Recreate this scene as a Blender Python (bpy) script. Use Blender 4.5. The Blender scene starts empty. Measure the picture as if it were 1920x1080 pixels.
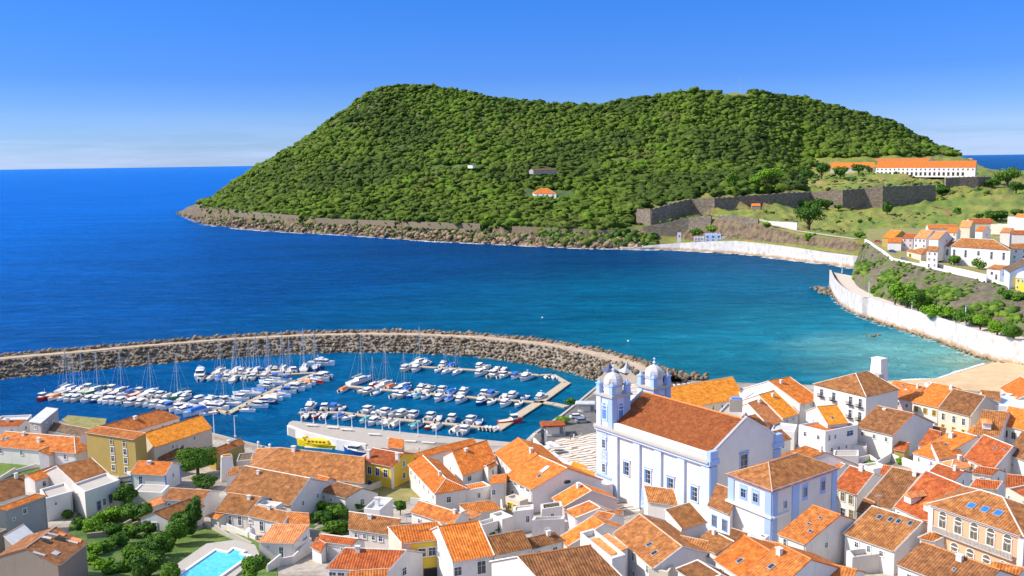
import bpy, math, random
import numpy as np
from mathutils import Vector, noise
random.seed(7); np.random.seed(7)
scene = bpy.context.scene
COL = scene.collection
R_ = math.radians
# ------------------------------------------------------------------ camera
F = 1800.0; CH = 80.0
PIT = math.atan(238/F); RHO = R_(0.858)
fw = Vector((0, math.cos(PIT), -math.sin(PIT)))
u0 = Vector((0, math.sin(PIT), math.cos(PIT))); r0 = Vector((1, 0, 0))
rt = r0*math.cos(RHO) - u0*math.sin(RHO); up = r0*math.sin(RHO) + u0*math.cos(RHO)
CAM = Vector((0, 0, CH))
cd = bpy.data.cameras.new('camera'); cam = bpy.data.objects.new('camera', cd); COL.objects.link(cam)
from mathutils import Matrix
M = Matrix(((rt.x, up.x, -fw.x, 0), (rt.y, up.y, -fw.y, 0), (rt.z, up.z, -fw.z, 0), (0, 0, 0, 1)))
cam.matrix_world = Matrix.Translation(CAM) @ M
cd.sensor_width = 36; cd.lens = F/1920*36; cd.clip_end = 200000; cd.clip_start = 1
scene.camera = cam
def ray(px, py):
    d = fw + rt*((px-960)/F) + up*((540-py)/F)
    return d
def at(px, py, z):
    d = ray(px, py)
    if d.z > -1e-4: d = Vector((d.x, d.y, -1e-4))
    return CAM + d*((z-CH)/d.z)
def atY(px, py, Y):
    d = ray(px, py); return CAM + d*(Y/d.y)
def proj(p):
    v = Vector(p)-CAM; w = v.dot(fw)
    return 960+F*v.dot(rt)/w, 540-F*v.dot(up)/w
GT = [(60, 24), (110, 18.5), (130, 15.5), (150, 12), (170, 8.6), (190, 6), (211, 5), (240, 3.2), (265, 2.6), (1000, 2.5)]
def interp(T, x):
    if x <= T[0][0]: return T[0][1]
    for (a, b), (c, d) in zip(T, T[1:]):
        if x <= c: return b+(d-b)*(x-a)/(c-a)
    return T[-1][1]
def ground(x, y):
    return interp(GT, y)
def onground(px, py, h=0.0, g=None):
    g = g or ground
    d = ray(px, py); t0 = 60/d.y; t = t0
    while t*d.y < 420:
        p = CAM+d*t
        if p.z <= g(p.x, p.y)+h: return p
        t += .5/d.y
    return CAM+d*t
# ------------------------------------------------------------------ objects
ORG = {}
def tag(o, label=None, cat=None, group=None, kind=None):
    if label: o['label'] = label
    if cat: o['category'] = cat
    if group: o['group'] = group
    if kind: o['kind'] = kind
    return o
def thing(name, loc, label, cat, group=None):
    o = bpy.data.objects.new(name, None); COL.objects.link(o); o.location = loc
    o.empty_display_size = .5
    ORG[o.name] = Vector(loc)
    return tag(o, label, cat, group)
def worg(o):
    return ORG.get(o.name, Vector((0, 0, 0)))
class MB:
    def __init__(s): s.v = []; s.f = []; s.uv = []; s.m = []; s.has = False
    def poly(s, pts, uv=None, m=0):
        n = len(s.v); s.v += [tuple(p) for p in pts]; s.f.append(tuple(range(n, n+len(pts))))
        if uv: s.has = True
        s.uv += [tuple(q) for q in (uv or [(0, 0)]*len(pts))]; s.m.append(m)
    def prism(s, pts, z0, z1, m=0, top=True, bot=False):
        # pts: xy list; sides and top
        A = [Vector((p[0], p[1], z0)) for p in pts]; B = [Vector((p[0], p[1], z1)) for p in pts]
        ar = sum(A[i].x*A[(i+1) % len(A)].y-A[(i+1) % len(A)].x*A[i].y for i in range(len(A)))
        if ar < 0: A.reverse(); B.reverse()
        for i in range(len(A)):
            j = (i+1) % len(A); s.poly([A[i], A[j], B[j], B[i]], m=m)
        if top: s.poly(B, m=m)
        if bot: s.poly(A[::-1], m=m)
    def box(s, c, hx, hy, hz, ux=(1, 0, 0), uy=None, uz=(0, 0, 1), m=0, tx=1, ty=1):
        # c centre; half sizes along the axes; tx,ty scale of the top
        ux = Vector(ux).normalized(); uz = Vector(uz).normalized()
        uy = Vector(uy).normalized() if uy else uz.cross(ux).normalized()
        c = Vector(c); P = []
        for k in (-1, 1):
            fx = hx*(tx if k > 0 else 1); fy = hy*(ty if k > 0 else 1)
            for a, b in ((-1, -1), (1, -1), (1, 1), (-1, 1)):
                P.append(c+ux*a*fx+uy*b*fy+uz*k*hz)
        for q in ((0, 3, 2, 1), (4, 5, 6, 7), (0, 1, 5, 4), (1, 2, 6, 5), (2, 3, 7, 6), (3, 0, 4, 7)):
            s.poly([P[i] for i in q], m=m)
    def tube(s, a, b, r, n=6, r2=None, m=0):
        a = Vector(a); b = Vector(b); d = (b-a)
        if d.length < 1e-6: return
        d.normalize(); t = Vector((0, 0, 1)) if abs(d.z) < .9 else Vector((1, 0, 0))
        x = d.cross(t).normalized(); y = d.cross(x)
        if r2 is None: r2 = r
        A = [a+(x*math.cos(k*2*math.pi/n)+y*math.sin(k*2*math.pi/n))*r for k in range(n)]
        B = [b+(x*math.cos(k*2*math.pi/n)+y*math.sin(k*2*math.pi/n))*r2 for k in range(n)]
        for k in range(n):
            j = (k+1) % n; s.poly([A[k], B[k], B[j], A[j]], m=m)
        s.poly(A, m=m); s.poly(B[::-1], m=m)
    def lathe(s, c, prof, n=12, m=0, ux=None, sq=False):
        # prof: (radius, z); sq aligns the faces of a 4-sided one
        c = Vector(c); ux = Vector(ux or (1, 0, 0)).normalized(); uy = Vector((0, 0, 1)).cross(ux)
        off = math.pi/n if sq else 0
        rings = [[c+(ux*math.cos(k*2*math.pi/n+off)+uy*math.sin(k*2*math.pi/n+off))*r+Vector((0, 0, z)) for k in range(n)] for r, z in prof]
        for A, B in zip(rings, rings[1:]):
            for k in range(n):
                j = (k+1) % n; s.poly([A[k], A[j], B[j], B[k]], m=m)
        s.poly(rings[-1], m=m); s.poly(rings[0][::-1], m=m)
    def build(s, name, mats, parent=None, smooth=False, org=None):
        me = bpy.data.meshes.new(name)
        o_ = worg(parent) if parent else (Vector(org) if org else Vector((0, 0, 0)))
        V = np.array(s.v, dtype=np.float64).reshape(-1, 3)-np.array(o_)
        me.from_pydata([tuple(q) for q in V], [], s.f)
        if s.has:
            l = me.uv_layers.new(name='uv'); l.data.foreach_set('uv', np.array(s.uv, dtype=np.float32).ravel())
        if not isinstance(mats, (list, tuple)): mats = [mats]
        for m_ in mats: me.materials.append(m_)
        if len(mats) > 1: me.polygons.foreach_set('material_index', s.m)
        if smooth: me.polygons.foreach_set('use_smooth', [True]*len(s.f))
        ob = bpy.data.objects.new(name, me); COL.objects.link(ob)
        if parent: ob.parent = parent; ORG[ob.name] = o_
        elif org: ob.location = o_; ORG[ob.name] = o_
        return ob
def npmesh(name, V, Fc, mats, k=3, smooth=False, mi=None):
    me = bpy.data.meshes.new(name)
    V = np.asarray(V, dtype=np.float32); Fc = np.asarray(Fc, dtype=np.int32); n = len(Fc)
    me.vertices.add(len(V)); me.vertices.foreach_set('co', V.ravel())
    me.loops.add(n*k); me.loops.foreach_set('vertex_index', Fc.ravel())
    me.polygons.add(n); me.polygons.foreach_set('loop_start', np.arange(n, dtype=np.int32)*k)
    try: me.polygons.foreach_set('loop_total', np.full(n, k, dtype=np.int32))
    except Exception: pass
    if not isinstance(mats, (list, tuple)): mats = [mats]
    for m_ in mats: me.materials.append(m_)
    if mi is not None: me.polygons.foreach_set('material_index', np.asarray(mi, dtype=np.int32))
    if smooth: me.polygons.foreach_set('use_smooth', np.ones(n, dtype=bool))
    me.update(); me.validate()
    ob = bpy.data.objects.new(name, me); COL.objects.link(ob); return ob
def copy_tree(o, loc, rz, label, group=None, mats=None):
    c = o.copy(); COL.objects.link(c); c.location = loc; c.rotation_euler = (0, 0, rz); c['label'] = label
    if group: c['group'] = group
    for ch in o.children:
        d = ch.copy(); COL.objects.link(d); d.parent = c
        if mats and ch.name.split('.')[0] in mats:
            d.material_slots[0].link = 'OBJECT'; d.material_slots[0].material = mats[ch.name.split('.')[0]]
        for g in ch.children:
            e = g.copy(); COL.objects.link(e); e.parent = d
    return c
# ------------------------------------------------------------------ materials
def new_mat(name):
    m = bpy.data.materials.new(name); m.use_nodes = True
    nt = m.node_tree; b = nt.nodes['Principled BSDF']; return m, nt, b
def N(nt, t, **k):
    n = nt.nodes.new(t)
    for a, v in k.items():
        if a.startswith('i_'): n.inputs[a[2:].replace('_', ' ')].default_value = v
        else: setattr(n, a, v)
    return n
def pos(nt, scale=(1, 1, 1), rot=(0, 0, 0)):
    g = N(nt, 'ShaderNodeNewGeometry'); mp = N(nt, 'ShaderNodeMapping')
    nt.links.new(g.outputs['Position'], mp.inputs['Vector']); mp.inputs['Scale'].default_value = scale
    mp.inputs['Rotation'].default_value = rot
    return mp.outputs['Vector']
def noise_n(nt, vec, scale, detail=3, rough=.5, dist=0):
    n = N(nt, 'ShaderNodeTexNoise'); n.inputs['Scale'].default_value = scale; n.inputs['Detail'].default_value = detail
    n.inputs['Roughness'].default_value = rough; n.inputs['Distortion'].default_value = dist
    nt.links.new(vec, n.inputs['Vector']); return n.outputs['Fac']
def ramp(nt, fac, stops, interp='LINEAR'):
    r = N(nt, 'ShaderNodeValToRGB'); cr = r.color_ramp; cr.interpolation = interp
    while len(cr.elements) < len(stops): cr.elements.new(.5)
    for e, (p, c) in zip(cr.elements, stops):
        e.position = p; e.color = (c[0], c[1], c[2], 1) if hasattr(c, '__len__') else (c, c, c, 1)
    nt.links.new(fac, r.inputs['Fac']); return r.outputs['Color']
def mix(nt, a, b, fac, mode='MIX'):
    m = N(nt, 'ShaderNodeMix', data_type='RGBA', blend_type=mode)
    for s, v in ((m.inputs['Factor'], fac), (m.inputs[6], a), (m.inputs[7], b)):
        if hasattr(v, 'links') or hasattr(v, 'is_linked'): nt.links.new(v, s)
        elif hasattr(v, '__len__'): s.default_value = (v[0], v[1], v[2], 1)
        else: s.default_value = v
    return m.outputs[2]
def math_n(nt, op, a, b=None, c=None):
    m = N(nt, 'ShaderNodeMath', operation=op)
    for i, v in enumerate((a, b, c)):
        if v is None: continue
        if hasattr(v, 'is_linked'): nt.links.new(v, m.inputs[i])
        else: m.inputs[i].default_value = v
    return m.outputs[0]
def bump(nt, b, h, strength=.4, dist=.1):
    n = N(nt, 'ShaderNodeBump'); n.inputs['Strength'].default_value = strength; n.inputs['Distance'].default_value = dist
    nt.links.new(h, n.inputs['Height']); nt.links.new(n.outputs[0], b.inputs['Normal'])
def scl(c, k): return (c[0]*k, c[1]*k, c[2]*k)
def plain(name, c, rough=.6, metal=0, vary=.12, vs=1.5, spec=.4):
    m, nt, b = new_mat(name); p = pos(nt)
    f = noise_n(nt, p, vs, 4, .6)
    nt.links.new(ramp(nt, f, [(.25, scl(c, 1-vary)), (.75, scl(c, 1+vary*.6))]), b.inputs['Base Color'])
    b.inputs['Roughness'].default_value = rough; b.inputs['Metallic'].default_value = metal
    b.inputs['Specular IOR Level'].default_value = spec
    return m
def plaster(name, c, dirt=.35, dc=(.30, .27, .23), rough=.85):
    m, nt, b = new_mat(name); p = pos(nt); pv = pos(nt, (1.6, 1.6, .22))
    a = ramp(nt, noise_n(nt, p, .35, 5, .62), [(.3, scl(c, .90)), (.7, c)])
    st = ramp(nt, noise_n(nt, pv, 1.1, 6, .68), [(.54, 0), (.80, dirt*.6)])
    bl = ramp(nt, noise_n(nt, p, 1.3, 5, .7, 1), [(.58, 0), (.76, dirt*.6)])
    x = mix(nt, a, dc, st); x = mix(nt, x, dc, bl)
    oi = N(nt, 'ShaderNodeObjectInfo')
    x = mix(nt, x, ramp(nt, oi.outputs['Random'], [(0, (.90, .87, .85)), (.5, (.98, .97, .96)), (1, (1, 1, 1))]), 1.0, 'MULTIPLY')
    nt.links.new(x, b.inputs['Base Color']); b.inputs['Roughness'].default_value = rough
    bump(nt, b, noise_n(nt, p, 6, 4, .6), .25, .05)
    return m
def rooftile(name, c1, c2, c3, lich=.35, lc=(.42, .36, .26)):
    # c1 base, c2 darker patches, c3 brighter tiles; uv in metres (u along the eave, v up the slope)
    m, nt, b = new_mat(name); p = pos(nt)
    tc = N(nt, 'ShaderNodeUVMap'); uvn = tc.outputs['UV']
    sep = N(nt, 'ShaderNodeSeparateXYZ'); nt.links.new(uvn, sep.inputs[0])
    base = ramp(nt, noise_n(nt, p, .8, 5, .62), [(.32, c2), (.5, c1), (.68, c3)])
    # one random tone per tile (0.30 x 0.42 m)
    fl = N(nt, 'ShaderNodeCombineXYZ')
    nt.links.new(math_n(nt, 'FLOOR', math_n(nt, 'MULTIPLY', sep.outputs[0], 1/.44)), fl.inputs[0])
    nt.links.new(math_n(nt, 'FLOOR', math_n(nt, 'MULTIPLY', sep.outputs[1], 1/.42)), fl.inputs[1])
    wn = N(nt, 'ShaderNodeTexWhiteNoise', noise_dimensions='3D'); nt.links.new(fl.outputs[0], wn.inputs[0])
    tone = ramp(nt, wn.outputs['Value'], [(0, .74), (.5, .98), (.85, 1.08), (1, 1.28)])
    x = mix(nt, base, tone, 1.0, 'MULTIPLY')
    li = ramp(nt, noise_n(nt, p, 2.6, 6, .75), [(.60, 0), (.72, lich*.8)])
    x = mix(nt, x, lc, li)
    dk = ramp(nt, noise_n(nt, p, 1.0, 6, .75, .6), [(.26, .30), (.42, 0)])
    x = mix(nt, x, scl(c2, .45), dk)
    # rows: shadow line between the channels
    w = math_n(nt, 'SINE', math_n(nt, 'MULTIPLY', sep.outputs[0], 2*math.pi/.44))
    x = mix(nt, x, ramp(nt, math_n(nt, 'ADD', math_n(nt, 'MULTIPLY', w, .5), .5), [(0, .70), (.45, 1.05), (1, 1.08)]), 1.0, 'MULTIPLY')
    vsaw = math_n(nt, 'FRACT', math_n(nt, 'MULTIPLY', sep.outputs[1], 1/.42))
    hgt = math_n(nt, 'ADD', w, math_n(nt, 'MULTIPLY', vsaw, -.9))
    oi = N(nt, 'ShaderNodeObjectInfo')
    x = mix(nt, x, ramp(nt, oi.outputs['Random'], [(0, (.74, .72, .70)), (.5, (.95, .96, .98)), (1, (1.15, 1.08, 1.0))]), 1.0, 'MULTIPLY')
    nt.links.new(x, b.inputs['Base Color']); b.inputs['Roughness'].default_value = .85
    b.inputs['Specular IOR Level'].default_value = .2
    bump(nt, b, hgt, .55, .06)
    return m
MT = {}
MT['white'] = plaster('white_plaster', (.77, .74, .70), .62)
MT['clean'] = plaster('clean_white_plaster', (.79, .76, .73), .24)
MT['cream'] = plaster('cream_plaster', (.72, .64, .50), .35)
MT['grey'] = plaster('grey_plaster', (.42, .40, .38), .6, (.16, .14, .13))
MT['yellow'] = plaster('yellow_plaster', (.86, .58, .05), .12, (.5, .3, .06))
MT['ochre'] = plaster('ochre_plaster', (.43, .31, .085), .35, (.35, .26, .12))
MT['peach'] = plaster('peach_plaster', (.74, .44, .26), .12, (.5, .3, .2))
MT['pink'] = plaster('pink_plaster', (.76, .60, .58), .12)
MT['blue'] = plaster('blue_and_shaded_trim', (.38, .53, .85), .12, (.25, .32, .5))  # blue trim, also the church trim's shaded copy with shade in the colour
MT['lblue'] = plaster('light_blue_plaster', (.60, .70, .90), .08, (.4, .45, .6))
MT['stone'] = plaster('rubble_stone', (.30, .25, .20), .7, (.10, .08, .07))
MT['orange'] = rooftile('orange_roof_tile', (.72, .21, .035), (.58, .14, .025), (.82, .28, .06), .25, (.75, .42, .2))
MT['amber'] = rooftile('amber_roof_tile', (.76, .27, .025), (.62, .20, .02), (.84, .36, .05), .2, (.8, .5, .2))
MT['brown'] = rooftile('brown_roof_tile', (.27, .115, .045), (.17, .075, .03), (.38, .17, .06), .55)
MT['umber'] = rooftile('weathered_roof_tile', (.36, .15, .05), (.24, .09, .03), (.50, .22, .07), .55, (.5, .38, .22))
MT['red'] = rooftile('red_roof_tile', (.40, .10, .03), (.28, .07, .02), (.50, .15, .045), .28)
MT['rust'] = rooftile('rust_roof_tile', (.50, .165, .04), (.36, .10, .025), (.62, .24, .06), .4)
MT['salmon'] = rooftile('salmon_roof_tile', (.75, .28, .10), (.64, .22, .07), (.84, .36, .15), .15, (.8, .5, .35))
MT['slate'] = rooftile('dark_roof_tile', (.16, .11, .07), (.10, .07, .05), (.24, .17, .11), .5)
MT['sheet'] = plain('pale_sheet_roof', (.55, .56, .55), .5, 0, .2, .6)
MT['ridge'] = plain('ridge_mortar', (.62, .40, .26), .9, 0, .35, 2)
MT['ridgew'] = plain('white_mortar', (.72, .66, .58), .9, 0, .25, 2)
MT['ridgeo'] = plain('clay_ridge', (.66, .24, .07), .85, 0, .3, 2)
MT['frame'] = plain('white_paint', (.80, .80, .80), .5)
MT['bframe'] = plain('blue_paint', (.12, .30, .75), .5)
MT['stonef'] = plain('stone_trim', (.50, .46, .40), .8, 0, .25, 3)
MT['pane'] = plain('window_glass', (.035, .045, .06), .12, 0, .5, .9, .8)
MT['paneg'] = plain('shutter_green', (.03, .12, .08), .5)
MT['paneb'] = plain('blue_door_paint', (.02, .07, .20), .5)
MT['paneo'] = plain('curtained_glass', (.15, .135, .09), .3, 0, .4, 2, .6)
MT['grass'] = None
MT['metal'] = plain('galvanised_metal', (.55, .57, .58), .4, .6)
MT['dark'] = plain('dark_void', (.03, .028, .025), .8)
MT['wood'] = plain('weathered_wood', (.20, .13, .08), .8, 0, .35, 3)
MT['concrete'] = plaster('concrete', (.47, .43, .37), .45, (.22, .19, .15))
MT['asphalt'] = plain('asphalt', (.16, .15, .14), .9, 0, .3, .5)
def foliage(name, a, b_, c, sc=.9):
    m, nt, b = new_mat(name); p = pos(nt)
    x = ramp(nt, noise_n(nt, p, sc, 4, .6), [(.28, a), (.5, b_), (.72, c)])
    wn = N(nt, 'ShaderNodeTexNoise'); wn.inputs['Scale'].default_value = 9; nt.links.new(p, wn.inputs['Vector'])
    x = mix(nt, x, ramp(nt, wn.outputs['Fac'], [(.3, .55), (.7, 1.35)]), 1.0, 'MULTIPLY')
    nt.links.new(x, b.inputs['Base Color']); b.inputs['Roughness'].default_value = .75
    b.inputs['Specular IOR Level'].default_value = .15
    return m
MT['leaf'] = foliage('tree_leaves', (.035, .10, .010), (.085, .19, .016), (.16, .29, .025))
MT['leafd'] = foliage('dark_leaves', (.020, .065, .008), (.05, .125, .014), (.10, .19, .02))
MT['leafy'] = foliage('bright_leaves', (.06, .17, .010), (.14, .29, .015), (.24, .38, .03))
MT['bark'] = plain('tree_bark', (.10, .07, .045), .9, 0, .4, 4)
# ------------------------------------------------------------------ light and sky
SUN = Vector((-1, -.05, 0)).normalized(); ELEV = R_(42)
sd = Vector((SUN.x*math.cos(ELEV), SUN.y*math.cos(ELEV), math.sin(ELEV)))
ld = bpy.data.lights.new('sun', 'SUN'); ld.energy = 4.3; ld.angle = R_(.5); ld.color = (1, .93, .82)
lo = bpy.data.objects.new('sun', ld); COL.objects.link(lo); lo.rotation_euler = sd.to_track_quat('Z', 'Y').to_euler()
world = bpy.data.worlds.new('World'); scene.world = world; world.use_nodes = True
wn = world.node_tree; bg = wn.nodes['Background']
sky = wn.nodes.new('ShaderNodeTexSky'); sky.sky_type = 'NISHITA'; sky.sun_disc = False
sky.sun_elevation = ELEV; sky.sun_rotation = math.atan2(sd.x, sd.y)
sky.altitude = 0; sky.air_density = 1.0; sky.dust_density = .25; sky.ozone_density = 3.0
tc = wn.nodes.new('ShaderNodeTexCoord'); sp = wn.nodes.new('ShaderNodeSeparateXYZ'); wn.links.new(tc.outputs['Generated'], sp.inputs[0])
# clear-air tint, bluer with height; the unseen upper sky is boosted warm as fill
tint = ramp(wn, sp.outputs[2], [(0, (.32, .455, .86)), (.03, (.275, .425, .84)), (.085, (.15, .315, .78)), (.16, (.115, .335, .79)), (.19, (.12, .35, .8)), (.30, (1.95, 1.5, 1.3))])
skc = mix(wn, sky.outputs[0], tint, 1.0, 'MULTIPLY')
# thin bank of cloud low over the horizon
mpw = wn.nodes.new('ShaderNodeMapping'); wn.links.new(tc.outputs['Generated'], mpw.inputs[0]); mpw.inputs['Scale'].default_value = (2.2, 2.2, 30)
cn = noise_n(wn, mpw.outputs[0], 1.6, 5, .6)
cm = ramp(wn, cn, [(.42, 0), (.62, 1)])
band = ramp(wn, sp.outputs[2], [(0, .75), (.022, .6), (.04, .12), (.06, 0)])
cf = math_n(wn, 'MULTIPLY', math_n(wn, 'MULTIPLY', cm, band), .55)
skc = mix(wn, skc, (3.4, 4.2, 6.3), cf)
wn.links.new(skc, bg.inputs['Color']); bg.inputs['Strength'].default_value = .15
scene.view_settings.view_transform = 'Standard'; scene.view_settings.look = 'None'
scene.view_settings.exposure = 0.46; scene.view_settings.gamma = 1
scene.render.engine = 'CYCLES'
scene.cycles.max_bounces = 6; scene.cycles.diffuse_bounces = 3; scene.cycles.glossy_bounces = 2
scene.cycles.transmission_bounces = 2; scene.cycles.transparent_max_bounces = 4
# ------------------------------------------------------------------ sea
def sea_mat():
    m, nt, b = new_mat('sea_water'); g = N(nt, 'ShaderNodeNewGeometry')
    sp = N(nt, 'ShaderNodeSeparateXYZ'); nt.links.new(g.outputs['Position'], sp.inputs[0])
    def dist(cx, cy, sx=1, sy=1):
        dx = math_n(nt, 'MULTIPLY', math_n(nt, 'SUBTRACT', sp.outputs[0], cx), sx); dy = math_n(nt, 'MULTIPLY', math_n(nt, 'SUBTRACT', sp.outputs[1], cy), sy)
        return math_n(nt, 'SQRT', math_n(nt, 'ADD', math_n(nt, 'MULTIPLY', dx, dx), math_n(nt, 'MULTIPLY', dy, dy)))
    p = pos(nt)
    d = math_n(nt, 'ADD', dist(185, 365), math_n(nt, 'MULTIPLY', math_n(nt, 'SUBTRACT', noise_n(nt, p, .012, 4, .6), .5), 90))
    c = ramp(nt, math_n(nt, 'DIVIDE', d, 700), [(0, (.36, .48, .34)), (.045, (.16, .42, .38)), (.12, (.008, .19, .27)), (.27, (.0, .115, .22)), (.38, (.0, .10, .205)), (.56, (.0, .045, .145)), (.9, (.0, .033, .125))])
    # open sea to the left is a clearer blue than the sheltered bay
    o = ramp(nt, math_n(nt, 'DIVIDE', math_n(nt, 'SUBTRACT', 50, sp.outputs[0]), 700), [(0, 0), (1, 1)])
    c = mix(nt, c, (.0, .105, .47), o)
    # currents and gust patches
    pp = pos(nt, (.004, .016, 1), (0, 0, .12)); cu = noise_n(nt, pp, 1.0, 6, .65, .8)
    c = mix(nt, c, ramp(nt, cu, [(.35, .80), (.65, 1.16)]), 1.0, 'MULTIPLY')
    out = nt.nodes['Material Output']; df = N(nt, 'ShaderNodeBsdfDiffuse'); gl = N(nt, 'ShaderNodeBsdfGlossy'); fr = N(nt, 'ShaderNodeFresnel'); ms = N(nt, 'ShaderNodeMixShader')
    nt.links.new(c, df.inputs['Color']); gl.inputs['Roughness'].default_value = .16; gl.inputs['Color'].default_value = (.28, .70, 1, 1); fr.inputs['IOR'].default_value = 1.12
    nt.links.new(fr.outputs[0], ms.inputs[0]); nt.links.new(df.outputs[0], ms.inputs[1]); nt.links.new(gl.outputs[0], ms.inputs[2]); nt.links.new(ms.outputs[0], out.inputs[0])
    w1 = noise_n(nt, pos(nt, (.055, .11, .1), (0, 0, .25)), 1.0, 7, .66, .4); w2 = noise_n(nt, pos(nt, (.6, 1.1, .5), (0, 0, -.3)), 1.0, 4, .6)
    c = mix(nt, c, ramp(nt, w1, [(.35, .84), (.65, 1.18)]), 1.0, 'MULTIPLY'); nt.links.new(c, df.inputs['Color'])  # wave highlights and dark troughs put into the colour, following the bump noise
    h = math_n(nt, 'ADD', math_n(nt, 'MULTIPLY', w1, 9), math_n(nt, 'MULTIPLY', w2, .35))
    bn = N(nt, 'ShaderNodeBump'); bn.inputs['Strength'].default_value = .9; bn.inputs['Distance'].default_value = .8; nt.links.new(h, bn.inputs['Height'])
    for q in (df, gl, fr): nt.links.new(bn.outputs[0], q.inputs['Normal'])
    return m
MT['sea'] = sea_mat()
mb = MB(); n = 72; rs = [700, 2000, 6000, 20000, 90000]
ring = lambda r: [Vector((r*math.cos(k*2*math.pi/n), 300+r*math.sin(k*2*math.pi/n), 0)) for k in range(n)]
mb.poly(ring(rs[0]))
for a, b_ in zip(rs, rs[1:]):
    A, B = ring(a), ring(b_)
    for k in range(n): mb.poly([A[k], B[k], B[(k+1) % n], A[(k+1) % n]])
tag(mb.build('water', MT['sea']), 'deep blue sea and bay turning turquoise by the beach', kind='structure')
# ------------------------------------------------------------------ far hill, fort lawn
YH = lambda px: 302-(px-960)*.015
def hz(px, py, Y):
    return atY(px, py, Y).z
SH = [(338, 403), (379, 420), (437, 427), (500, 432), (562, 436), (633, 439), (717, 445), (800, 451), (883, 455), (967, 459), (1092, 465), (1170, 466), (1260, 467), (1300, 469), (1400, 476), (1480, 486), (1560, 495), (1605, 502), (1700, 506), (1760, 506), (2150, 506)]
def shoreY(px): return at(px, interp(SH, px), 0).y
COLS = [
 (336, [(399, 15), (397, 40), (402, 80)], 60),
 (352, [(393, 18), (390, 50), (391, 90)], 120),
 (378, [(388, 22), (382, 60), (379, 90)], 170),
 (430, [(396, 18), (385, 60), (352, 260)], 250),
 (500, [(402, 18), (365, 130), (307, 330)], 300),
 (571, [(409, 18), (352, 150), (305, 280), (266, 400)], 300),
 (621, [(410, 18), (350, 150), (290, 300), (228, 450)], 300),
 (654, [(411, 18), (350, 150), (280, 310), (207, 480)], 300),
 (696, [(412, 18), (350, 160), (280, 320), (178, 520)], 300),
 (721, [(413, 18), (350, 160), (280, 330), (220, 440), (165, 540)], 300),
 (767, [(415, 18), (350, 160), (280, 340), (220, 470), (160, 580)], 300),
 (825, [(418, 18), (350, 170), (285, 340), (225, 470), (166, 585)], 300),
 (896, [(420, 18), (350, 180), (290, 330), (230, 470), (178, 585)], 300),
 (950, [(424, 18), (355, 180), (300, 330), (240, 470), (188, 590)], 300),
 (1008, [(427, 18), (360, 180), (300, 330), (240, 480), (194, 590)], 300),
 (1092, [(430, 18), (370, 170), (310, 330), (250, 490), (200, 600)], 300),
 (1150, [(432, 18), (370, 170), (310, 330), (250, 490), (195, 610)], 300),
 (1207, [(450, 12), (424, 26), (418, 62), (392, 66), (360, 190), (305, 350), (240, 500), (185, 620)], 300),
 (1296, [(456, 10), (452, 22), (410, 34), (405, 80), (374, 84), (350, 170), (320, 300), (240, 510), (172, 650)], 300),
 (1376, [(453, 8), (448, 16), (408, 30), (398, 90), (391, 122), (371, 126), (345, 220), (310, 370), (240, 540), (174, 690)], 300),
 (1412, [(455, 8), (450, 16), (413, 30), (408, 66), (388, 150), (368, 154), (345, 240), (310, 390), (240, 560), (174, 720)], 300),
 (1500, [(465, 8), (461, 16), (437, 27), (428, 60), (400, 180), (388, 240), (362, 244), (352, 300), (333, 400), (325, 490), (300, 570), (240, 690), (184, 820)], 300),
 (1600, [(478, 8), (472, 16), (449, 26), (440, 90), (405, 200), (386, 300), (358, 304), (342, 360), (330, 440), (322, 520), (298, 600), (262, 710), (213, 850)], 300),
 (1668, [(480, 8), (472, 16), (452, 30), (432, 120), (402, 220), (381, 315), (350, 319), (338, 400), (324, 430), (319.5, 520), (297, 620), (262, 740), (229, 850)], 300),
 (1719, [(480, 8), (465, 25), (448, 70), (428, 130), (400, 235), (374, 330), (347, 334), (336, 410), (323.5, 430), (319, 530), (298, 650), (260, 850)], 300),
 (1766, [(480, 8), (460, 30), (445, 80), (422, 140), (395, 240), (368, 330), (350, 345), (335, 400), (323.5, 430), (302, 650), (281, 800)], 300),
 (1805, [(480, 8), (460, 30), (440, 90), (416, 150), (390, 240), (358, 330), (338, 400), (324, 430), (310, 600), (297, 700)], 250),
 (1860, [(480, 8), (455, 30), (436, 90), (411, 150), (385, 240), (358, 330), (336, 400), (326, 470), (318, 560)], 300),
 (1940, [(480, 8), (455, 30), (430, 90), (405, 160), (375, 280), (350, 380), (334, 480), (322, 600)], 300),
 (2150, [(480, 8), (455, 30), (430, 90), (405, 160), (375, 280), (350, 380), (334, 480), (322, 600)], 300)]
for c in COLS:
    Y0 = shoreY(c[0]); T = [(-30, -12), (0, -.6)]
    for py, s in c[1]: T.append((s, hz(c[0], py, Y0+s)))
    T.append((T[-1][0]+c[2]*.25, T[-1][1]*.93)); T.append((T[-2][0]+c[2], -6)); c_ = T
    COLS[COLS.index(c)] = (c[0], Y0, T)
CX = [c[0] for c in COLS]
def hill_s(px, s):
    for i in range(len(CX)-1):
        if px <= CX[i+1]: break
    f = min(1, max(0, (px-CX[i])/(CX[i+1]-CX[i])))
    # blend the two profiles at matching fractions of their own length
    A, B = COLS[i][2], COLS[i+1][2]
    la, lb = A[-1][0], B[-1][0]; L = la+(lb-la)*f; q = s/L
    if s < 120: return interp(A, s)*(1-f)+interp(B, s)*f
    w = min(1, (s-120)/150)
    za = interp(A, s)*(1-w)+interp(A, q*la)*w; zb = interp(B, s)*(1-w)+interp(B, q*lb)*w
    return za*(1-f)+zb*f
def hill(x, y):
    # px of the direction (for z near the camera's horizon row)
    v = Vector((x, y, 40))-CAM; w = v.dot(fw); px = 960+F*v.dot(rt)/w
    return hill_s(px, y-shoreY(px)), px
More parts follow.
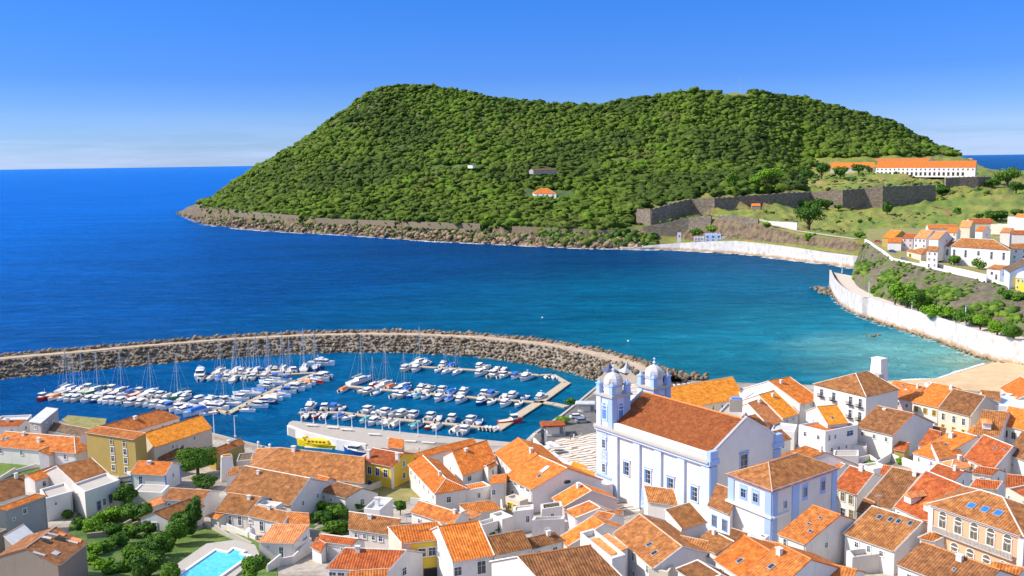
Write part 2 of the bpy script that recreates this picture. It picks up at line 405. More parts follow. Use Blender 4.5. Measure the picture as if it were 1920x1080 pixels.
def on_hill(px, py, s0=-5):
    d = ray(px, py); Y0 = shoreY(px); Y = Y0+s0
    while Y < Y0+1300:
        p = CAM+d*(Y/d.y)
        if p.z <= hill_s(px, Y-Y0): return p
        Y += 1.5
    return CAM+d*(Y/d.y)
def terrain_mat():
    m, nt, b = new_mat('hillside_ground'); g = N(nt, 'ShaderNodeNewGeometry'); p = pos(nt)
    sp = N(nt, 'ShaderNodeSeparateXYZ'); nt.links.new(g.outputs['Normal'], sp.inputs[0])
    gr = ramp(nt, noise_n(nt, p, .022, 6, .68), [(.3, (.075, .15, .014)), (.45, (.15, .21, .024)), (.55, (.23, .23, .04)), (.7, (.30, .22, .07))])
    gr = mix(nt, gr, ramp(nt, noise_n(nt, p, .25, 5, .7), [(.3, .7), (.7, 1.2)]), 1.0, 'MULTIPLY')
    sp2 = N(nt, 'ShaderNodeSeparateXYZ'); nt.links.new(p, sp2.inputs[0])
    gr = mix(nt, ramp(nt, noise_n(nt, p, .06, 5, .6), [(.35, (.03, .065, .012)), (.65, (.08, .13, .02))]), gr, ramp(nt, math_n(nt, 'DIVIDE', sp2.outputs[0], 200), [(.5, 0), (.75, 1)]))
    rk = ramp(nt, noise_n(nt, pos(nt, (.25, .25, .12)), 1.0, 7, .75, .5), [(.30, (.035, .025, .016)), (.44, (.10, .072, .045)), (.58, (.22, .155, .09)), (.68, (.16, .16, .04)), (.8, (.22, .20, .05))])
    # rock where the ground is steep
    fac = ramp(nt, sp.outputs[2], [(.80, 1), (.92, 0)])
    nt.links.new(mix(nt, gr, rk, fac), b.inputs['Base Color']); b.inputs['Roughness'].default_value = .95
    bump(nt, b, noise_n(nt, p, .5, 7, .7), .8, 1.0)
    return m
MT['hillm'] = terrain_mat()
def hill_mesh():
    pxs = []; x = 330.0
    while x < 2150: pxs.append(x); x += 4.0
    ss = [-30, -10, -4, 0, 2.5, 5, 8, 11, 14, 18, 22, 26, 32, 38, 44, 50, 56, 62, 66, 72, 78, 84, 90, 100, 110, 118, 122, 126, 132, 140, 150, 154, 160, 170]+[180+8*i for i in range(7)]+[238, 241, 245, 255, 270, 285, 296, 299, 302, 306, 312, 316, 320, 326, 331, 335, 342, 348, 360]+[375+15*i for i in range(60)]
    V = []; n = len(ss)
    for px in pxs:
        Y0 = shoreY(px); dx = ray(px, 400)
        for s in ss:
            z = hill_s(px, s); Y = Y0+s
            q = Vector((px*.05, s*.02, 3)); k = min(1, max(0, (s+2)/20))
            cliff = max(0, 1-abs(s-9)/14)
            if px < 1200 or s > 60: z += (noise.fractal(Vector((px*.035, s*.03, 0)), .8, 2, 5))*3.0*k
            jag = noise.fractal(Vector((px*.09, s*.11, 5)), .6, 2.2, 5)*cliff*(7 if px < 1180 else .3)
            z += jag*.9 if s > 1 else 0
            Yn = Y+noise.fractal(Vector((px*.06, s*.05, 9)), .7, 2, 4)*6*cliff*(1 if px < 1190 else 0)
            p = CAM+dx*(Yn/dx.y); V.append((p.x, p.y, z))
    Fc = []
    for i in range(len(pxs)-1):
        for j in range(n-1):
            a = i*n+j; Fc.append((a, a+n, a+n+1, a+1))
    ob = npmesh('hill', V, Fc, MT['hillm'], 4)
    return tag(ob, 'green volcanic hill across the bay with rocky shore and grassy fort lawns', kind='structure')
hill_mesh()
# ---- forest on the hill: one mass of crowns
FP = [(340, 388), (372, 383), (430, 397), (500, 403), (592, 412), (717, 414), (800, 418), (900, 421), (1008, 427), (1092, 430), (1150, 433), (1180, 428), (1188, 405), (1205, 391), (1296, 371), (1376, 366), (1420, 362), (1500, 357), (1502, 345), (1480, 335), (1500, 322), (1528, 312), (1530, 297), (1600, 294), (1700, 293), (1780, 292), (1812, 296), (1840, 300), (1840, 100), (300, 100), (300, 388)]
HOLES = [[(820, 312), (890, 308), (930, 314), (900, 322), (850, 320), (800, 317)], [(1350, 170), (1400, 168), (1412, 178), (1400, 186), (1345, 184)], [(975, 358), (1080, 358), (1080, 374), (975, 374)], [(990, 316), (1050, 314), (1050, 322), (990, 323)], [(1138, 300), (1180, 298), (1175, 306), (1138, 307)]]
def inside(P, x, y):
    c = False; n = len(P)
    for i in range(n):
        x1, y1 = P[i]; x2, y2 = P[i-1]
        if (y1 > y) != (y2 > y) and x < (x2-x1)*(y-y1)/(y2-y1)+x1: c = not c
    return c
def ico(sub):
    import bmesh
    bm = bmesh.new(); bmesh.ops.create_icosphere(bm, subdivisions=sub, radius=1)
    v = np.array([q.co[:] for q in bm.verts]); f = np.array([[w.index for w in q.verts] for q in bm.faces]); bm.free(); return v, f
def lumpy(sub, seed, amp=.35, fr=1.6):
    v, f = ico(sub); o = v.copy()
    for i, q in enumerate(v):
        k = 1+amp*noise.fractal(Vector(q)*fr+Vector((seed*7.3, 0, 0)), .8, 2.1, 4)+amp*.25*(random.random()-.5)
        o[i] = q*k
    return o, f
def forest():
    tpl = [lumpy(2, i, 1.25, 2.3) for i in range(8)]; tpl1 = [lumpy(1, i+20, .95, 2.0) for i in range(6)]
    VV = []; FF = []; MI = []; off = 0; cnt = 0
    def add(x, y, z, r, hgt, near, kind):
        nonlocal off
        v, f = random.choice(tpl if near else tpl1)
        a = random.random()*6.28; ca, sa = math.cos(a), math.sin(a)
        w = v*np.array([r, r*random.uniform(.8, 1.2), hgt])
        w = np.stack([w[:, 0]*ca-w[:, 1]*sa+x, w[:, 0]*sa+w[:, 1]*ca+y, w[:, 2]+z], 1)
        VV.append(w); FF.append(f+off); MI.append(np.full(len(f), kind)); off += len(v)
    y = 700.0
    while y < 2150:
        x = -620.0
        while x < 1000:
            st = 6.8
            X = x+random.uniform(-3, 3); Y = y+random.uniform(-3, 3); x += st
            z, px = hill(X, Y)
            if px < 336 or px > 1860: continue
            s = Y-shoreY(px)
            if z < 5 or s < 8: continue
            cx, cy = proj((X, Y, z))
            if not inside(FP, cx, cy): continue
            if any(inside(Hh, cx, cy+2) for Hh in HOLES): continue
            if random.random() < .03: continue
            big = noise.noise(Vector((X*.012, Y*.012, 2)))
            if big > .25 and cx < 1000 and random.random() < .25: continue
            r = random.choice([3.2, 3.8, 4.4, 5.0, 6.2])*random.uniform(.85, 1.15)*(1+.2*big); hh = r*random.uniform(.5, .8)
            if cx > 1180: r *= 1.05
            kn = noise.noise(Vector((X*.009, Y*.009, 7)))*1.1+random.uniform(-.22, .22)
            kind = 0 if kn < -.12 else (1 if kn < .28 else (2 if kn < .46 else 3))
            add(X, Y, z+hh*.5, r, hh, Y < 1180 or random.random() < .3, kind)
            for _ in range(random.choice([0, 1, 2, 2])):
                q = random.uniform(.3, .62); add(X+random.uniform(-r, r)*.9, Y+random.uniform(-r, r)*.9, z+hh*random.uniform(.45, .95), r*q, hh*q*1.2, False, kind if random.random() < .75 else random.randrange(4))
            cnt += 1
        y += 6.8
    def foliage(nm, a, b_, c, sc):
        m, nt, b = new_mat(nm); p = pos(nt); x = ramp(nt, noise_n(nt, p, sc, 5, .7), [(.3, a), (.5, b_), (.7, c)])
        x = mix(nt, x, ramp(nt, noise_n(nt, p, .75, 5, .75), [(.32, .45), (.5, 1), (.68, 1.5)]), 1.0, 'MULTIPLY'); nt.links.new(x, b.inputs['Base Color']); b.inputs['Roughness'].default_value = .8; b.inputs['Specular IOR Level'].default_value = .1; bump(nt, b, noise_n(nt, p, .8, 5, .75), .9, .9); return m
    mats = [foliage('wood_dark', (.034, .064, .011), (.058, .095, .015), (.085, .122, .019), .12),
            foliage('wood_green', (.048, .092, .010), (.088, .138, .016), (.135, .182, .022), .12),
            foliage('wood_bright', (.06, .125, .010), (.10, .175, .015), (.15, .22, .022), .12),
            foliage('wood_olive', (.055, .085, .015), (.095, .125, .022), (.13, .16, .028), .12)]
    ob = npmesh('forest', np.concatenate(VV), np.concatenate(FF), mats, 3, mi=np.concatenate(MI), smooth=True)
    print('forest crowns', cnt, 'faces', sum(len(f) for f in FF))
    return tag(ob, 'dense dark and bright green wood covering the hill', kind='stuff')
forest()
# ------------------------------------------------------------------ town ground
EDGE = [(-400, 740, 0), (-80, 778, 0), (120, 790, 0), (200, 798, 0), (391, 812, 0), (457, 831, 0), (530, 849, 0), (655, 870, 0), (703, 846, 0), (760, 826, 0), (900, 838, 0), (975, 838, 0), (1000, 812, 0), (1050, 780, 0), (1085, 752, 0), (1118, 724, 0), (1150, 712, 0), (1300, 714, 0), (1420, 719, 0), (1520, 722, 0), (1600, 719, 0), (1700, 724, 0), (1770, 730, 0), (1920, 738, 0), (2300, 745, 0)]
EW = [at(a, b, 2.5) for a, b, _ in EDGE]
EX = [(p.x, p.y) for p in EW]
def land_mesh():
    xs = sorted(set([p.x for p in EW]+[EW[0].x+i*3.0 for i in range(int((EW[-1].x-EW[0].x)/3))]))
    tt = [i/44 for i in range(45)]; V = []; n = len(tt)+1
    for x in xs:
        ye = interp(EX, x)
        for t in tt:
            y = 40+(ye-40)*t; V.append((x, y, ground(x, y)))
        V.append((x, ye+.02, -6))
    Fc = []
    for i in range(len(xs)-1):
        for j in range(n-1):
            a = i*n+j; Fc.append((a, a+n, a+n+1, a+1))
    m, nt, b = new_mat('town_ground'); p = pos(nt)
    c = ramp(nt, noise_n(nt, p, .09, 6, .65), [(.3, (.20, .17, .13)), (.45, (.33, .28, .22)), (.55, (.48, .42, .34)), (.7, (.28, .25, .20))])
    c = mix(nt, c, ramp(nt, noise_n(nt, p, 1.2, 5, .7), [(.3, .7), (.7, 1.15)]), 1.0, 'MULTIPLY')
    nt.links.new(c, b.inputs['Base Color']); b.inputs['Roughness'].default_value = .9
    tag(npmesh('ground', V, Fc, m, 4), 'paved and earthen ground of the town running down to the quay', kind='structure')
land_mesh()
def sheet(name, pts, mat_, dz=.06, label=None, kind='structure', g=None, n=10):
    # a ground-hugging patch given by its outline (pixels on the town ground)
    P = [onground(a, b) for a, b in pts] if g is None else [g(a, b) for a, b in pts]
    import bmesh
    bm = bmesh.new(); vs = [bm.verts.new((p.x, p.y, 0)) for p in P]; f = bm.faces.new(vs)
    if f.normal.z < 0: f.normal_flip()
    bmesh.ops.triangulate(bm, faces=[f])
    for _ in range(3): bmesh.ops.subdivide_edges(bm, edges=[e for e in bm.edges if e.calc_length() > 4], cuts=1, use_grid_fill=False); bmesh.ops.triangulate(bm, faces=bm.faces[:])
    for v in bm.verts: v.co.z = (ground(v.co.x, v.co.y) if g is None else interp([(0, P[0].z), (1, P[0].z)], 0))+dz
    bm.normal_update()
    for f in bm.faces:
        if f.normal.z < 0: f.normal_flip()
    me = bpy.data.meshes.new(name); bm.to_mesh(me); bm.free(); me.materials.append(mat_)
    o = bpy.data.objects.new(name, me); COL.objects.link(o); return tag(o, label, kind=kind)
def pave_mat():
    m, nt, b = new_mat('wave_paving'); p = pos(nt)
    w = N(nt, 'ShaderNodeTexWave', wave_type='BANDS', bands_direction='Y', wave_profile='SIN'); nt.links.new(pos(nt, (1, 1, 1), (0, 0, -.45)), w.inputs['Vector'])
    w.inputs['Scale'].default_value = .155; w.inputs['Distortion'].default_value = 7.5; w.inputs['Detail'].default_value = 2; w.inputs['Detail Scale'].default_value = 1.3
    c = ramp(nt, w.outputs['Fac'], [(.30, (.25, .18, .13)), (.42, (.74, .64, .52))])
    nt.links.new(c, b.inputs['Base Color']); b.inputs['Roughness'].default_value = .8; return m
def swirl_mat():
    m, nt, b = new_mat('ring_paving'); g = N(nt, 'ShaderNodeNewGeometry'); c0 = at(1192, 722, 2.6)
    mp = N(nt, 'ShaderNodeMapping'); mp.inputs['Location'].default_value = (-c0.x, -c0.y, 0); nt.links.new(g.outputs['Position'], mp.inputs[0])
    w = N(nt, 'ShaderNodeTexWave', wave_type='RINGS', rings_direction='Z', wave_profile='SIN'); nt.links.new(mp.outputs[0], w.inputs['Vector'])
    w.inputs['Scale'].default_value = .16; w.inputs['Distortion'].default_value = 2.5; w.inputs['Detail'].default_value = .5; w.inputs['Detail Scale'].default_value = .3
    c = ramp(nt, w.outputs['Fac'], [(.28, (.20, .12, .09)), (.40, (.74, .66, .56))])
    nt.links.new(c, b.inputs['Base Color']); b.inputs['Roughness'].default_value = .8; return m
MT['pave'] = pave_mat(); MT['swirl'] = swirl_mat()
def lawn_mat(name, a, b_, c):
    m, nt, b = new_mat(name); p = pos(nt)
    x = ramp(nt, noise_n(nt, p, .35, 6, .7), [(.3, a), (.5, b_), (.7, c)])
    x = mix(nt, x, ramp(nt, noise_n(nt, p, 4, 4, .7), [(.3, .65), (.7, 1.3)]), 1.0, 'MULTIPLY')
    nt.links.new(x, b.inputs['Base Color']); b.inputs['Roughness'].default_value = .9; bump(nt, b, noise_n(nt, p, 3, 5, .7), .8, .25); return m
MT['lawn'] = lawn_mat('lawn_grass', (.05, .12, .012), (.11, .19, .02), (.22, .24, .04))
MT['scrub'] = lawn_mat('rough_scrub', (.03, .09, .012), (.07, .15, .016), (.16, .18, .04))
MT['dry'] = lawn_mat('dry_grass', (.14, .16, .03), (.26, .24, .07), (.36, .29, .13))
sheet('plaza', [(1010, 850), (1045, 825), (1115, 812), (1200, 812), (1200, 960), (1080, 960), (1000, 900)], MT['pave'], .08, 'plaza with wavy pale and brown stone paving')
sheet('car_park', [(985, 846), (1003, 816), (1052, 783), (1088, 756), (1120, 738), (1160, 738), (1160, 812), (1045, 822), (1010, 850)], MT['asphalt'], .05, 'grey asphalt quay road and car park')
sheet('plaza', [(1120, 730), (1150, 716), (1300, 718), (1330, 735), (1320, 770), (1160, 770)], MT['swirl'], .09, 'plaza with rings of dark and pale paving')
# gardens
sheet('lawn', [(300, 1085), (330, 1010), (395, 985), (470, 1010), (520, 1040), (520, 1085)], MT['lawn'], .10, 'mown garden lawn around the pool')
sheet('lawn', [(-30, 1100), (-30, 985), (60, 1010), (110, 1090)], MT['lawn'], .10, 'shaded grassy slope in the lower left corner')
sheet('lawn', [(-30, 895), (-30, 860), (60, 858), (75, 882), (5, 905)], MT['lawn'], .10, 'small green lawn by the long white building')
sheet('lawn', [(115, 788), (128, 779), (200, 786), (195, 804), (150, 806)], MT['dry'], .10, 'grassy quayside plot behind the metal roof')
sheet('garden_ground', [(130, 985), (170, 930), (230, 905), (290, 925), (330, 960), (330, 1010), (300, 1085), (110, 1095)], MT['scrub'], .08, 'overgrown garden ground beside the ruin')
sheet('garden_ground', [(575, 960), (600, 940), (670, 945), (690, 970), (650, 1010), (580, 990)], MT['scrub'], .08, 'green walled garden between the brown roofs')
sheet('garden_ground', [(690, 900), (760, 890), (790, 935), (700, 955), (655, 945)], MT['dry'], .08, 'dry sloping yard beside the yellow house')
# ------------------------------------------------------------------ beach
def beach():
    wl = [(1545, 716), (1620, 716), (1698, 713), (1760, 709), (1806, 694), (1847, 682), (1862, 676), (1880, 674), (2100, 676)]
    bk = [(1545, 724), (1620, 722), (1700, 727), (1770, 733), (1840, 735), (1900, 738), (1960, 739), (2020, 740), (2200, 742)]
    V = []; n = 14
    for a, b in zip(wl, bk):
        A = at(a[0], a[1], 0); B = at(b[0], b[1], 2.5)
        A2 = A+(A-B).normalized()*8
        V.append((A2.x, A2.y, -1.0))
        for k in range(n):
            t = k/(n-1); V.append((A.x+(B.x-A.x)*t, A.y+(B.y-A.y)*t, .03+2.6*t**.7))
    Fc = []; n += 1
    for i in range(len(wl)-1):
        for j in range(n-1):
            q = i*n+j; Fc.append((q, q+1, q+n+1, q+n))
    m, nt, b = new_mat('beach_sand'); p = pos(nt); g = N(nt, 'ShaderNodeSeparateXYZ'); nt.links.new(p, g.inputs[0])
    c = ramp(nt, noise_n(nt, p, .15, 6, .65), [(.3, (.50, .34, .17)), (.7, (.66, .48, .28))])
    wet = ramp(nt, g.outputs[2], [(.1, 1), (.5, 0)])
    c = mix(nt, c, (.26, .19, .10), wet); nt.links.new(c, b.inputs['Base Color']); b.inputs['Roughness'].default_value = .9
    bump(nt, b, noise_n(nt, p, 1.5, 5, .7), .5, .2)
    tag(npmesh('beach', V, Fc, m, 4, smooth=True), 'golden sand beach at the head of the bay', kind='structure')
beach()
# ------------------------------------------------------------------ breakwater
RD = [(-120, 684), (0, 671.5), (150, 658.5), (300, 645), (450, 634), (600, 627), (740, 625.5), (880, 631), (1000, 642), (1080, 655), (1150, 671), (1200, 688), (1235, 704)]
def spline(P, step):
    out = []; P = [Vector(p) for p in P]; P = [P[0]*2-P[1]]+P+[P[-1]*2-P[-2]]
    for i in range(1, len(P)-2):
        n = max(1, int((P[i+1]-P[i]).length/step))
        for k in range(n):
            t = k/n; a, b, c, d = P[i-1:i+3]
            out.append(.5*((2*b)+(c-a)*t+(2*a-5*b+4*c-d)*t*t+(3*b-a-3*c+d)*t**3))
    out.append(P[-2]); return out
road = spline([at(x, y, 6)*1 for x, y in RD], 3.0)
def offs(L, i): 
    d = (L[min(i+1, len(L)-1)]-L[max(i-1, 0)]); d.z = 0; d.normalize(); return Vector((-d.y, d.x, 0))   # points to the sea side
PROF = [(-15, -3, 1), (-11.5, 0, 1), (-8, 2.3, 1), (-5, 4.4, 1), (-2.6, 5.8, 1), (-2.5, 6, 0), (2.4, 6, 0), (2.5, 6.4, 1), (4.0, 6.5, 1), (6.5, 5.2, 1), (12, 2.5, 1), (18, -3, 1)]
rockm, rnt, rb = new_mat('boulder_rock'); rp = pos(rnt)
rc = ramp(rnt, noise_n(rnt, rp, .55, 6, .7), [(.28, (.05, .042, .03)), (.44, (.13, .10, .065)), (.56, (.235, .185, .12)), (.66, (.36, .30, .21)), (.78, (.55, .49, .38))])
rnt.links.new(rc, rb.inputs['Base Color']); rb.inputs['Roughness'].default_value = .95; bump(rnt, rb, noise_n(rnt, rp, 2.5, 5, .7), .7, .2)
roadm = plain('breakwater_road', (.48, .36, .25), .9, 0, .3, .4)
mb = MB()
sec = []
for i, c in enumerate(road):
    o = offs(road, i); row = []
    for k, (d, z, rough) in enumerate(PROF):
        j = noise.noise(Vector((i*.9, k*3.1, 1)))*.7*rough
        row.append(c*1+o*(d+j)+Vector((0, 0, z-6+j*.6)))
    sec.append(row)
for A, B in zip(sec, sec[1:]):
    for k in range(len(PROF)-1):
        mb.poly([A[k], B[k], B[k+1], A[k+1]], m=1 if k == 5 else 0)
bw = mb.build('breakwater', [MT['stone'], roadm]); tag(bw, 'long curved rubble breakwater with a pale road on top', kind='structure')
# boulders of the armour layer: the nearest 300 one by one, the rest as one mass
rt_ = [lumpy(1, 50+i, .55, 1.1) for i in range(8)]
spots = []
for i in range(0, len(road)-1):
    for rep in range(1):
        for (d, z) in [(-12.3, -.2), (-11, .8), (-9.5, 1.6), (-8, 2.6), (-6.5, 3.6), (-5.2, 4.5), (-3.8, 5.4), (3.2, 6.5), (4.4, 6.5), (6.2, 5.6), (8.5, 4.4), (11, 3.2), (13.5, 1)]:
            for h_ in (0, .33, .66):
                t = h_+random.random()*.33; c = road[i].lerp(road[i+1], t); o = offs(road, i)
                if d < 0 and c.x > 22 and c.y < 350 and d < -4 and proj(c)[0] > 1130: continue
                dd = d+random.uniform(-.9, .9)
                spots.append((c+o*dd+Vector((0, 0, z-6+random.uniform(-.2, .2))), random.choice([.4, .52, .66, .78, .92, 1.2])*random.uniform(.85, 1.15)))
for cx_, cy_ in [(1240, 699), (1262, 705), (1285, 711), (1215, 694), (1300, 714)]:
    for k in range(26):
        p = at(cx_, cy_, 1.5); spots.append((p+Vector((random.uniform(-6, 6), random.uniform(-1, 6), random.uniform(-1, .8))), random.uniform(.6, 1.3)))
def put(v, f, p, r):
    a = random.random()*6.28; ca, sa = math.cos(a), math.sin(a); s3 = [r*random.uniform(.8, 1.4), r*random.uniform(.7, 1.1), r*random.uniform(.6, .9)]
    w = v*np.array(s3); return np.stack([w[:, 0]*ca-w[:, 1]*sa, w[:, 0]*sa+w[:, 1]*ca, w[:, 2]], 1)
spots.sort(key=lambda q: q[0].y)
VV = []; FF = []; off = 0; base_me = []
for i, (v, f) in enumerate(rt_):
    o = npmesh('boulder', v, f, rockm, 3); base_me.append(o.data); bpy.data.objects.remove(o)
for i, (p, r) in enumerate(spots):
    if i < 300:
        o = bpy.data.objects.new('boulder', base_me[i % 8]); COL.objects.link(o); o.location = p; o.rotation_euler = (random.random()*3, random.random()*3, random.random()*6)
        o.scale = (r*1.2, r, r*.8)
        tag(o, 'rough brown boulder near the landward end of the breakwater', 'boulder', 'boulders heaped near the landward end of the breakwater')
    else:
        v, f = random.choice(rt_); w = put(v, f, p, r); VV.append(w+np.array(p)); FF.append(f+off); off += len(v)
tag(npmesh('rubble', np.concatenate(VV), np.concatenate(FF), rockm, 3), 'brown armour rocks piled along both sides of the breakwater', kind='stuff')
# ------------------------------------------------------------------ quay (pier) with lamp posts and benches
PIER = [(549, 789), (600, 795), (700, 804.5), (800, 815), (900, 824), (985, 832), (975, 846), (900, 846), (760, 836), (703, 858), (687, 836), (633, 827), (573, 813), (540, 801), (541, 793)]
mb = MB(); P = [at(a, b, 2.5) for a, b in PIER]; mb.prism([(p.x, p.y) for p in P], -4, 2.56)
tag(mb.build('quay', MT['concrete']), 'broad concrete quay in the middle of the harbour', kind='structure')
mb = MB(); Q = [at(a, b, 2.6) for a, b in [(540, 799), (573, 811.5), (633, 826), (687, 835)]]
for a, b in zip(Q, Q[1:]): 
    d = (b-a); n_ = Vector((d.y, -d.x, 0)).normalized()*.35
    mb.prism([(a+n_)[:2], (b+n_)[:2], (b-n_)[:2], (a-n_)[:2]], -1, 3.0)
tag(mb.build('quay_wall', MT['clean']), 'white painted curb wall along the near edge of the quay', 'wall')
def lampt():
    t = thing('lamp_post', (0, 0, 0), 'x', 'lamp post', 'slim lamp posts along the quay')
    m = MB(); m.tube((0, 0, 0), (0, 0, 4.2), .13, 6, .08); m.box((0, 0, .15), .25, .25, .15); m.build('post', MT['frame'], t)
    m = MB(); m.box((.35, 0, 4.2), .45, .12, .08); m.build('lamp_head', MT['metal'], t); return t
lp = lampt(); first = True
for k, (x, y) in enumerate([(565, 792), (588, 794), (611, 796), (634, 799), (660, 801), (686, 804), (717, 807), (750, 812), (784, 818), (818, 820)]):
    p = at(x, y, 2.56); lab = 'slim white lamp post on the quay, %s of the row of ten from the left' % ['first', 'second', 'third', 'fourth', 'fifth', 'sixth', 'seventh', 'eighth', 'ninth', 'tenth'][k]
    if first: lp.location = p; lp['label'] = lab; first = False
    else: copy_tree(lp, p, 0, lab)
for k, (x, y) in enumerate([(377, 814), (402, 816), (441, 820)]):
    c_ = copy_tree(lp, onground(x, y), 0, 'white double lamp post on the waterfront, %s from the left behind the ochre building' % ['first', 'second', 'third'][k], 'lamp posts on the waterfront promenade')
    c_.scale = (1.25, 1.25, 1.5)
m0 = None
for k, (x, y) in enumerate([(625, 804), (650, 808), (702, 817), (738, 826), (768, 830), (803, 833), (585, 800)]):
    p = at(x, y, 2.56); lab = 'low concrete bench on the quay, ' + ['second', 'third', 'fourth', 'fifth', 'sixth', 'rightmost', 'leftmost'][k] + ' of seven'
    if m0 is None:
        t = thing('bench', p, lab, 'bench', 'low concrete benches on the quay'); m = MB(); m.box(p+Vector((0, 0, .5)), 1.9, .4, .10, (1, -.25, 0)); m.build('seat', MT['white'], t)
        m = MB(); m.box(p+Vector((-1.2, .3, .2)), .25, .35, .21, (1, -.25, 0)); m.build('support', MT['concrete'], t); m = MB(); m.box(p+Vector((1.2, -.3, .2)), .25, .35, .21, (1, -.25, 0)); m.build('support', MT['concrete'], t); m0 = t
    else: copy_tree(m0, p, 0, lab)
# bollards on the near promenade
m0 = None
for k, (x, y) in enumerate([(485, 843), (506.5, 848)]):
    p = at(x, y, 2.5); lab = 'stout white pillar on the promenade wall, ' + ['left', 'right'][k] + ' of two'
    m = MB(); m.lathe((0, 0, 0), [(.45, 0), (.45, .3), (.32, .4), (.30, 2.0), (.42, 2.1), (.2, 2.4)], 10)
    if m0 is None: m0 = m.build('pillar', MT['frame']); m0.location = p; tag(m0, lab, 'pillar', 'pillars on the promenade')
    else: c_ = m0.copy(); COL.objects.link(c_); c_.location = p; c_['label'] = lab
# promenade parapet
mb = MB(); Q = [at(a, b, 2.6) for a, b in [(385, 812.5), (457, 831.5), (530, 849.5), (640, 868)]]
for a, b in zip(Q, Q[1:]):
    d = (b-a); n_ = Vector((d.y, -d.x, 0)).normalized()
    mb.prism([(a)[:2], (b)[:2], (b+n_*.5)[:2], (a+n_*.5)[:2]], 2.2, 3.4)
tag(mb.build('parapet', MT['concrete']), 'low pale parapet along the near waterfront', 'wall')
# ------------------------------------------------------------------ pontoons
PONT = {
 'A': ([(92, 738), (160, 741), (250, 746), (330, 753), (400, 766), (428, 774)], 2.0, 'long timber pontoon with the leftmost row of boats'),
 'B': ([(428, 774), (470, 752), (520, 728), (560, 712), (604, 696)], 2.4, 'timber pontoon running diagonally between the boats at centre left'),
 'C': ([(378, 704), (430, 704), (480, 703), (545, 701), (598, 698)], 1.8, 'timber pontoon of the row with the large white yacht'),
 'D': ([(648, 723), (740, 732), (820, 739), (900, 746), (1010, 754)], 2.0, 'timber pontoon through the middle of the marina'),
 'E': ([(764, 686), (840, 690), (900, 694), (960, 699), (1012, 703), (1036, 702), (1062, 717)], 2.0, 'timber pontoon nearest the breakwater on the right'),
 'F': ([(1062, 717), (1010, 754), (960, 786), (932, 804)], 3.4, 'wide diagonal walkway linking the pontoons on the right'),
 'G': ([(562, 773), (640, 773), (700, 781), (780, 789), (860, 796), (932, 804)], 2.0, 'timber pontoon in front of the concrete quay'),
 'R': ([(1012, 753), (1040, 757), (1062, 762)], 2.6, 'gangway from the diagonal walkway to the shore')}
deckm = plain('pontoon_timber', (.50, .40, .28), .85, 0, .25, 1.2)
LN = {}
for k, (pts, w, lab) in PONT.items():
    L = [at(x, y, .6) for x, y in pts]; LN[k] = (pts, L)
    t = thing('pontoon', L[0], lab, 'pontoon'); mb = MB(); m2 = MB()
    for a, b in zip(L, L[1:]):
        d = (b-a).normalized(); n_ = Vector((d.y, -d.x, 0))*w/2
        a_ = a-d*.3; mb.prism([(a_+n_)[:2], (b+n_)[:2], (b-n_)[:2], (a_-n_)[:2]], .35, .62)
        q = int((b-a).length/4)
        m2.prism([(a_+n_*.8)[:2], (b+n_*.8)[:2], (b-n_*.8)[:2], (a_-n_*.8)[:2]], -.3, .34)
    mb.build('deck', deckm, t); m2.build('float', MT['concrete'], t)
# ------------------------------------------------------------------ boats
WH = plain('white_hull', (.80, .80, .80), .3, 0, .05, 1); CRM = plain('cream_deck', (.62, .55, .45), .6, 0, .15, 3)
NAVY = plain('navy_hull', (.02, .07, .28), .3); BLU = plain('blue_canvas', (.03, .16, .55), .7); REDM = plain('red_hull', (.60, .03, .02), .4)
GRN = plain('green_hull', (.03, .25, .15), .5); YEL = plain('yellow_hull', (.90, .62, .01), .4); GRY = plain('grey_rubber', (.30, .30, .30), .7)
TEAL = plain('teal_canvas', (.05, .32, .36), .7); ORA = plain('orange_canvas', (.75, .22, .05), .7); TIN = MT['pane']; BLK = plain('black_engine', (.03, .03, .03), .4)
WOODB = plain('varnished_wood', (.30, .14, .05), .4, 0, .2, 2)
def hull(L, B, fb, sheer=.35, stern=.85, fine=2.2):
    m = MB(); S = []; n = 9
    for i in range(n):
        s = i/(n-1); w = B/2*(1-max(0, (s-.3)/.7)**fine)*(stern+(1-stern)*min(1, s/.3)); w = max(w, .02)
        g = fb*(1+sheer*s*s); x = -L/2+L*s; ov = .25*s**3
        S.append([Vector((x-ov*2, 0, -.35)), Vector((x-ov, w*.72, .02)), Vector((x, w, g))])
    for A, B_ in zip(S, S[1:]):
        for y in (1, -1):
            f = lambda p: Vector((p.x, p.y*y, p.z))
            for a, b in ((0, 1), (1, 2)):
                q = [f(A[a]), f(B_[a]), f(B_[b]), f(A[b])]
                m.poly(q if y < 0 else q[::-1])
    A = S[0]; m.poly([A[0], A[1], A[2], Vector((A[2].x, -A[2].y, A[2].z)), Vector((A[1].x, -A[1].y, A[1].z))])
    d = MB()
    for A, B_ in zip(S, S[1:]):
        z = Vector((0, 0, -.06)); k = .97
        d.poly([Vector((A[2].x, -A[2].y*k, A[2].z))+z, Vector((B_[2].x, -B_[2].y*k, B_[2].z))+z, Vector((B_[2].x, B_[2].y*k, B_[2].z))+z, Vector((A[2].x, A[2].y*k, A[2].z))+z])
    return m, d
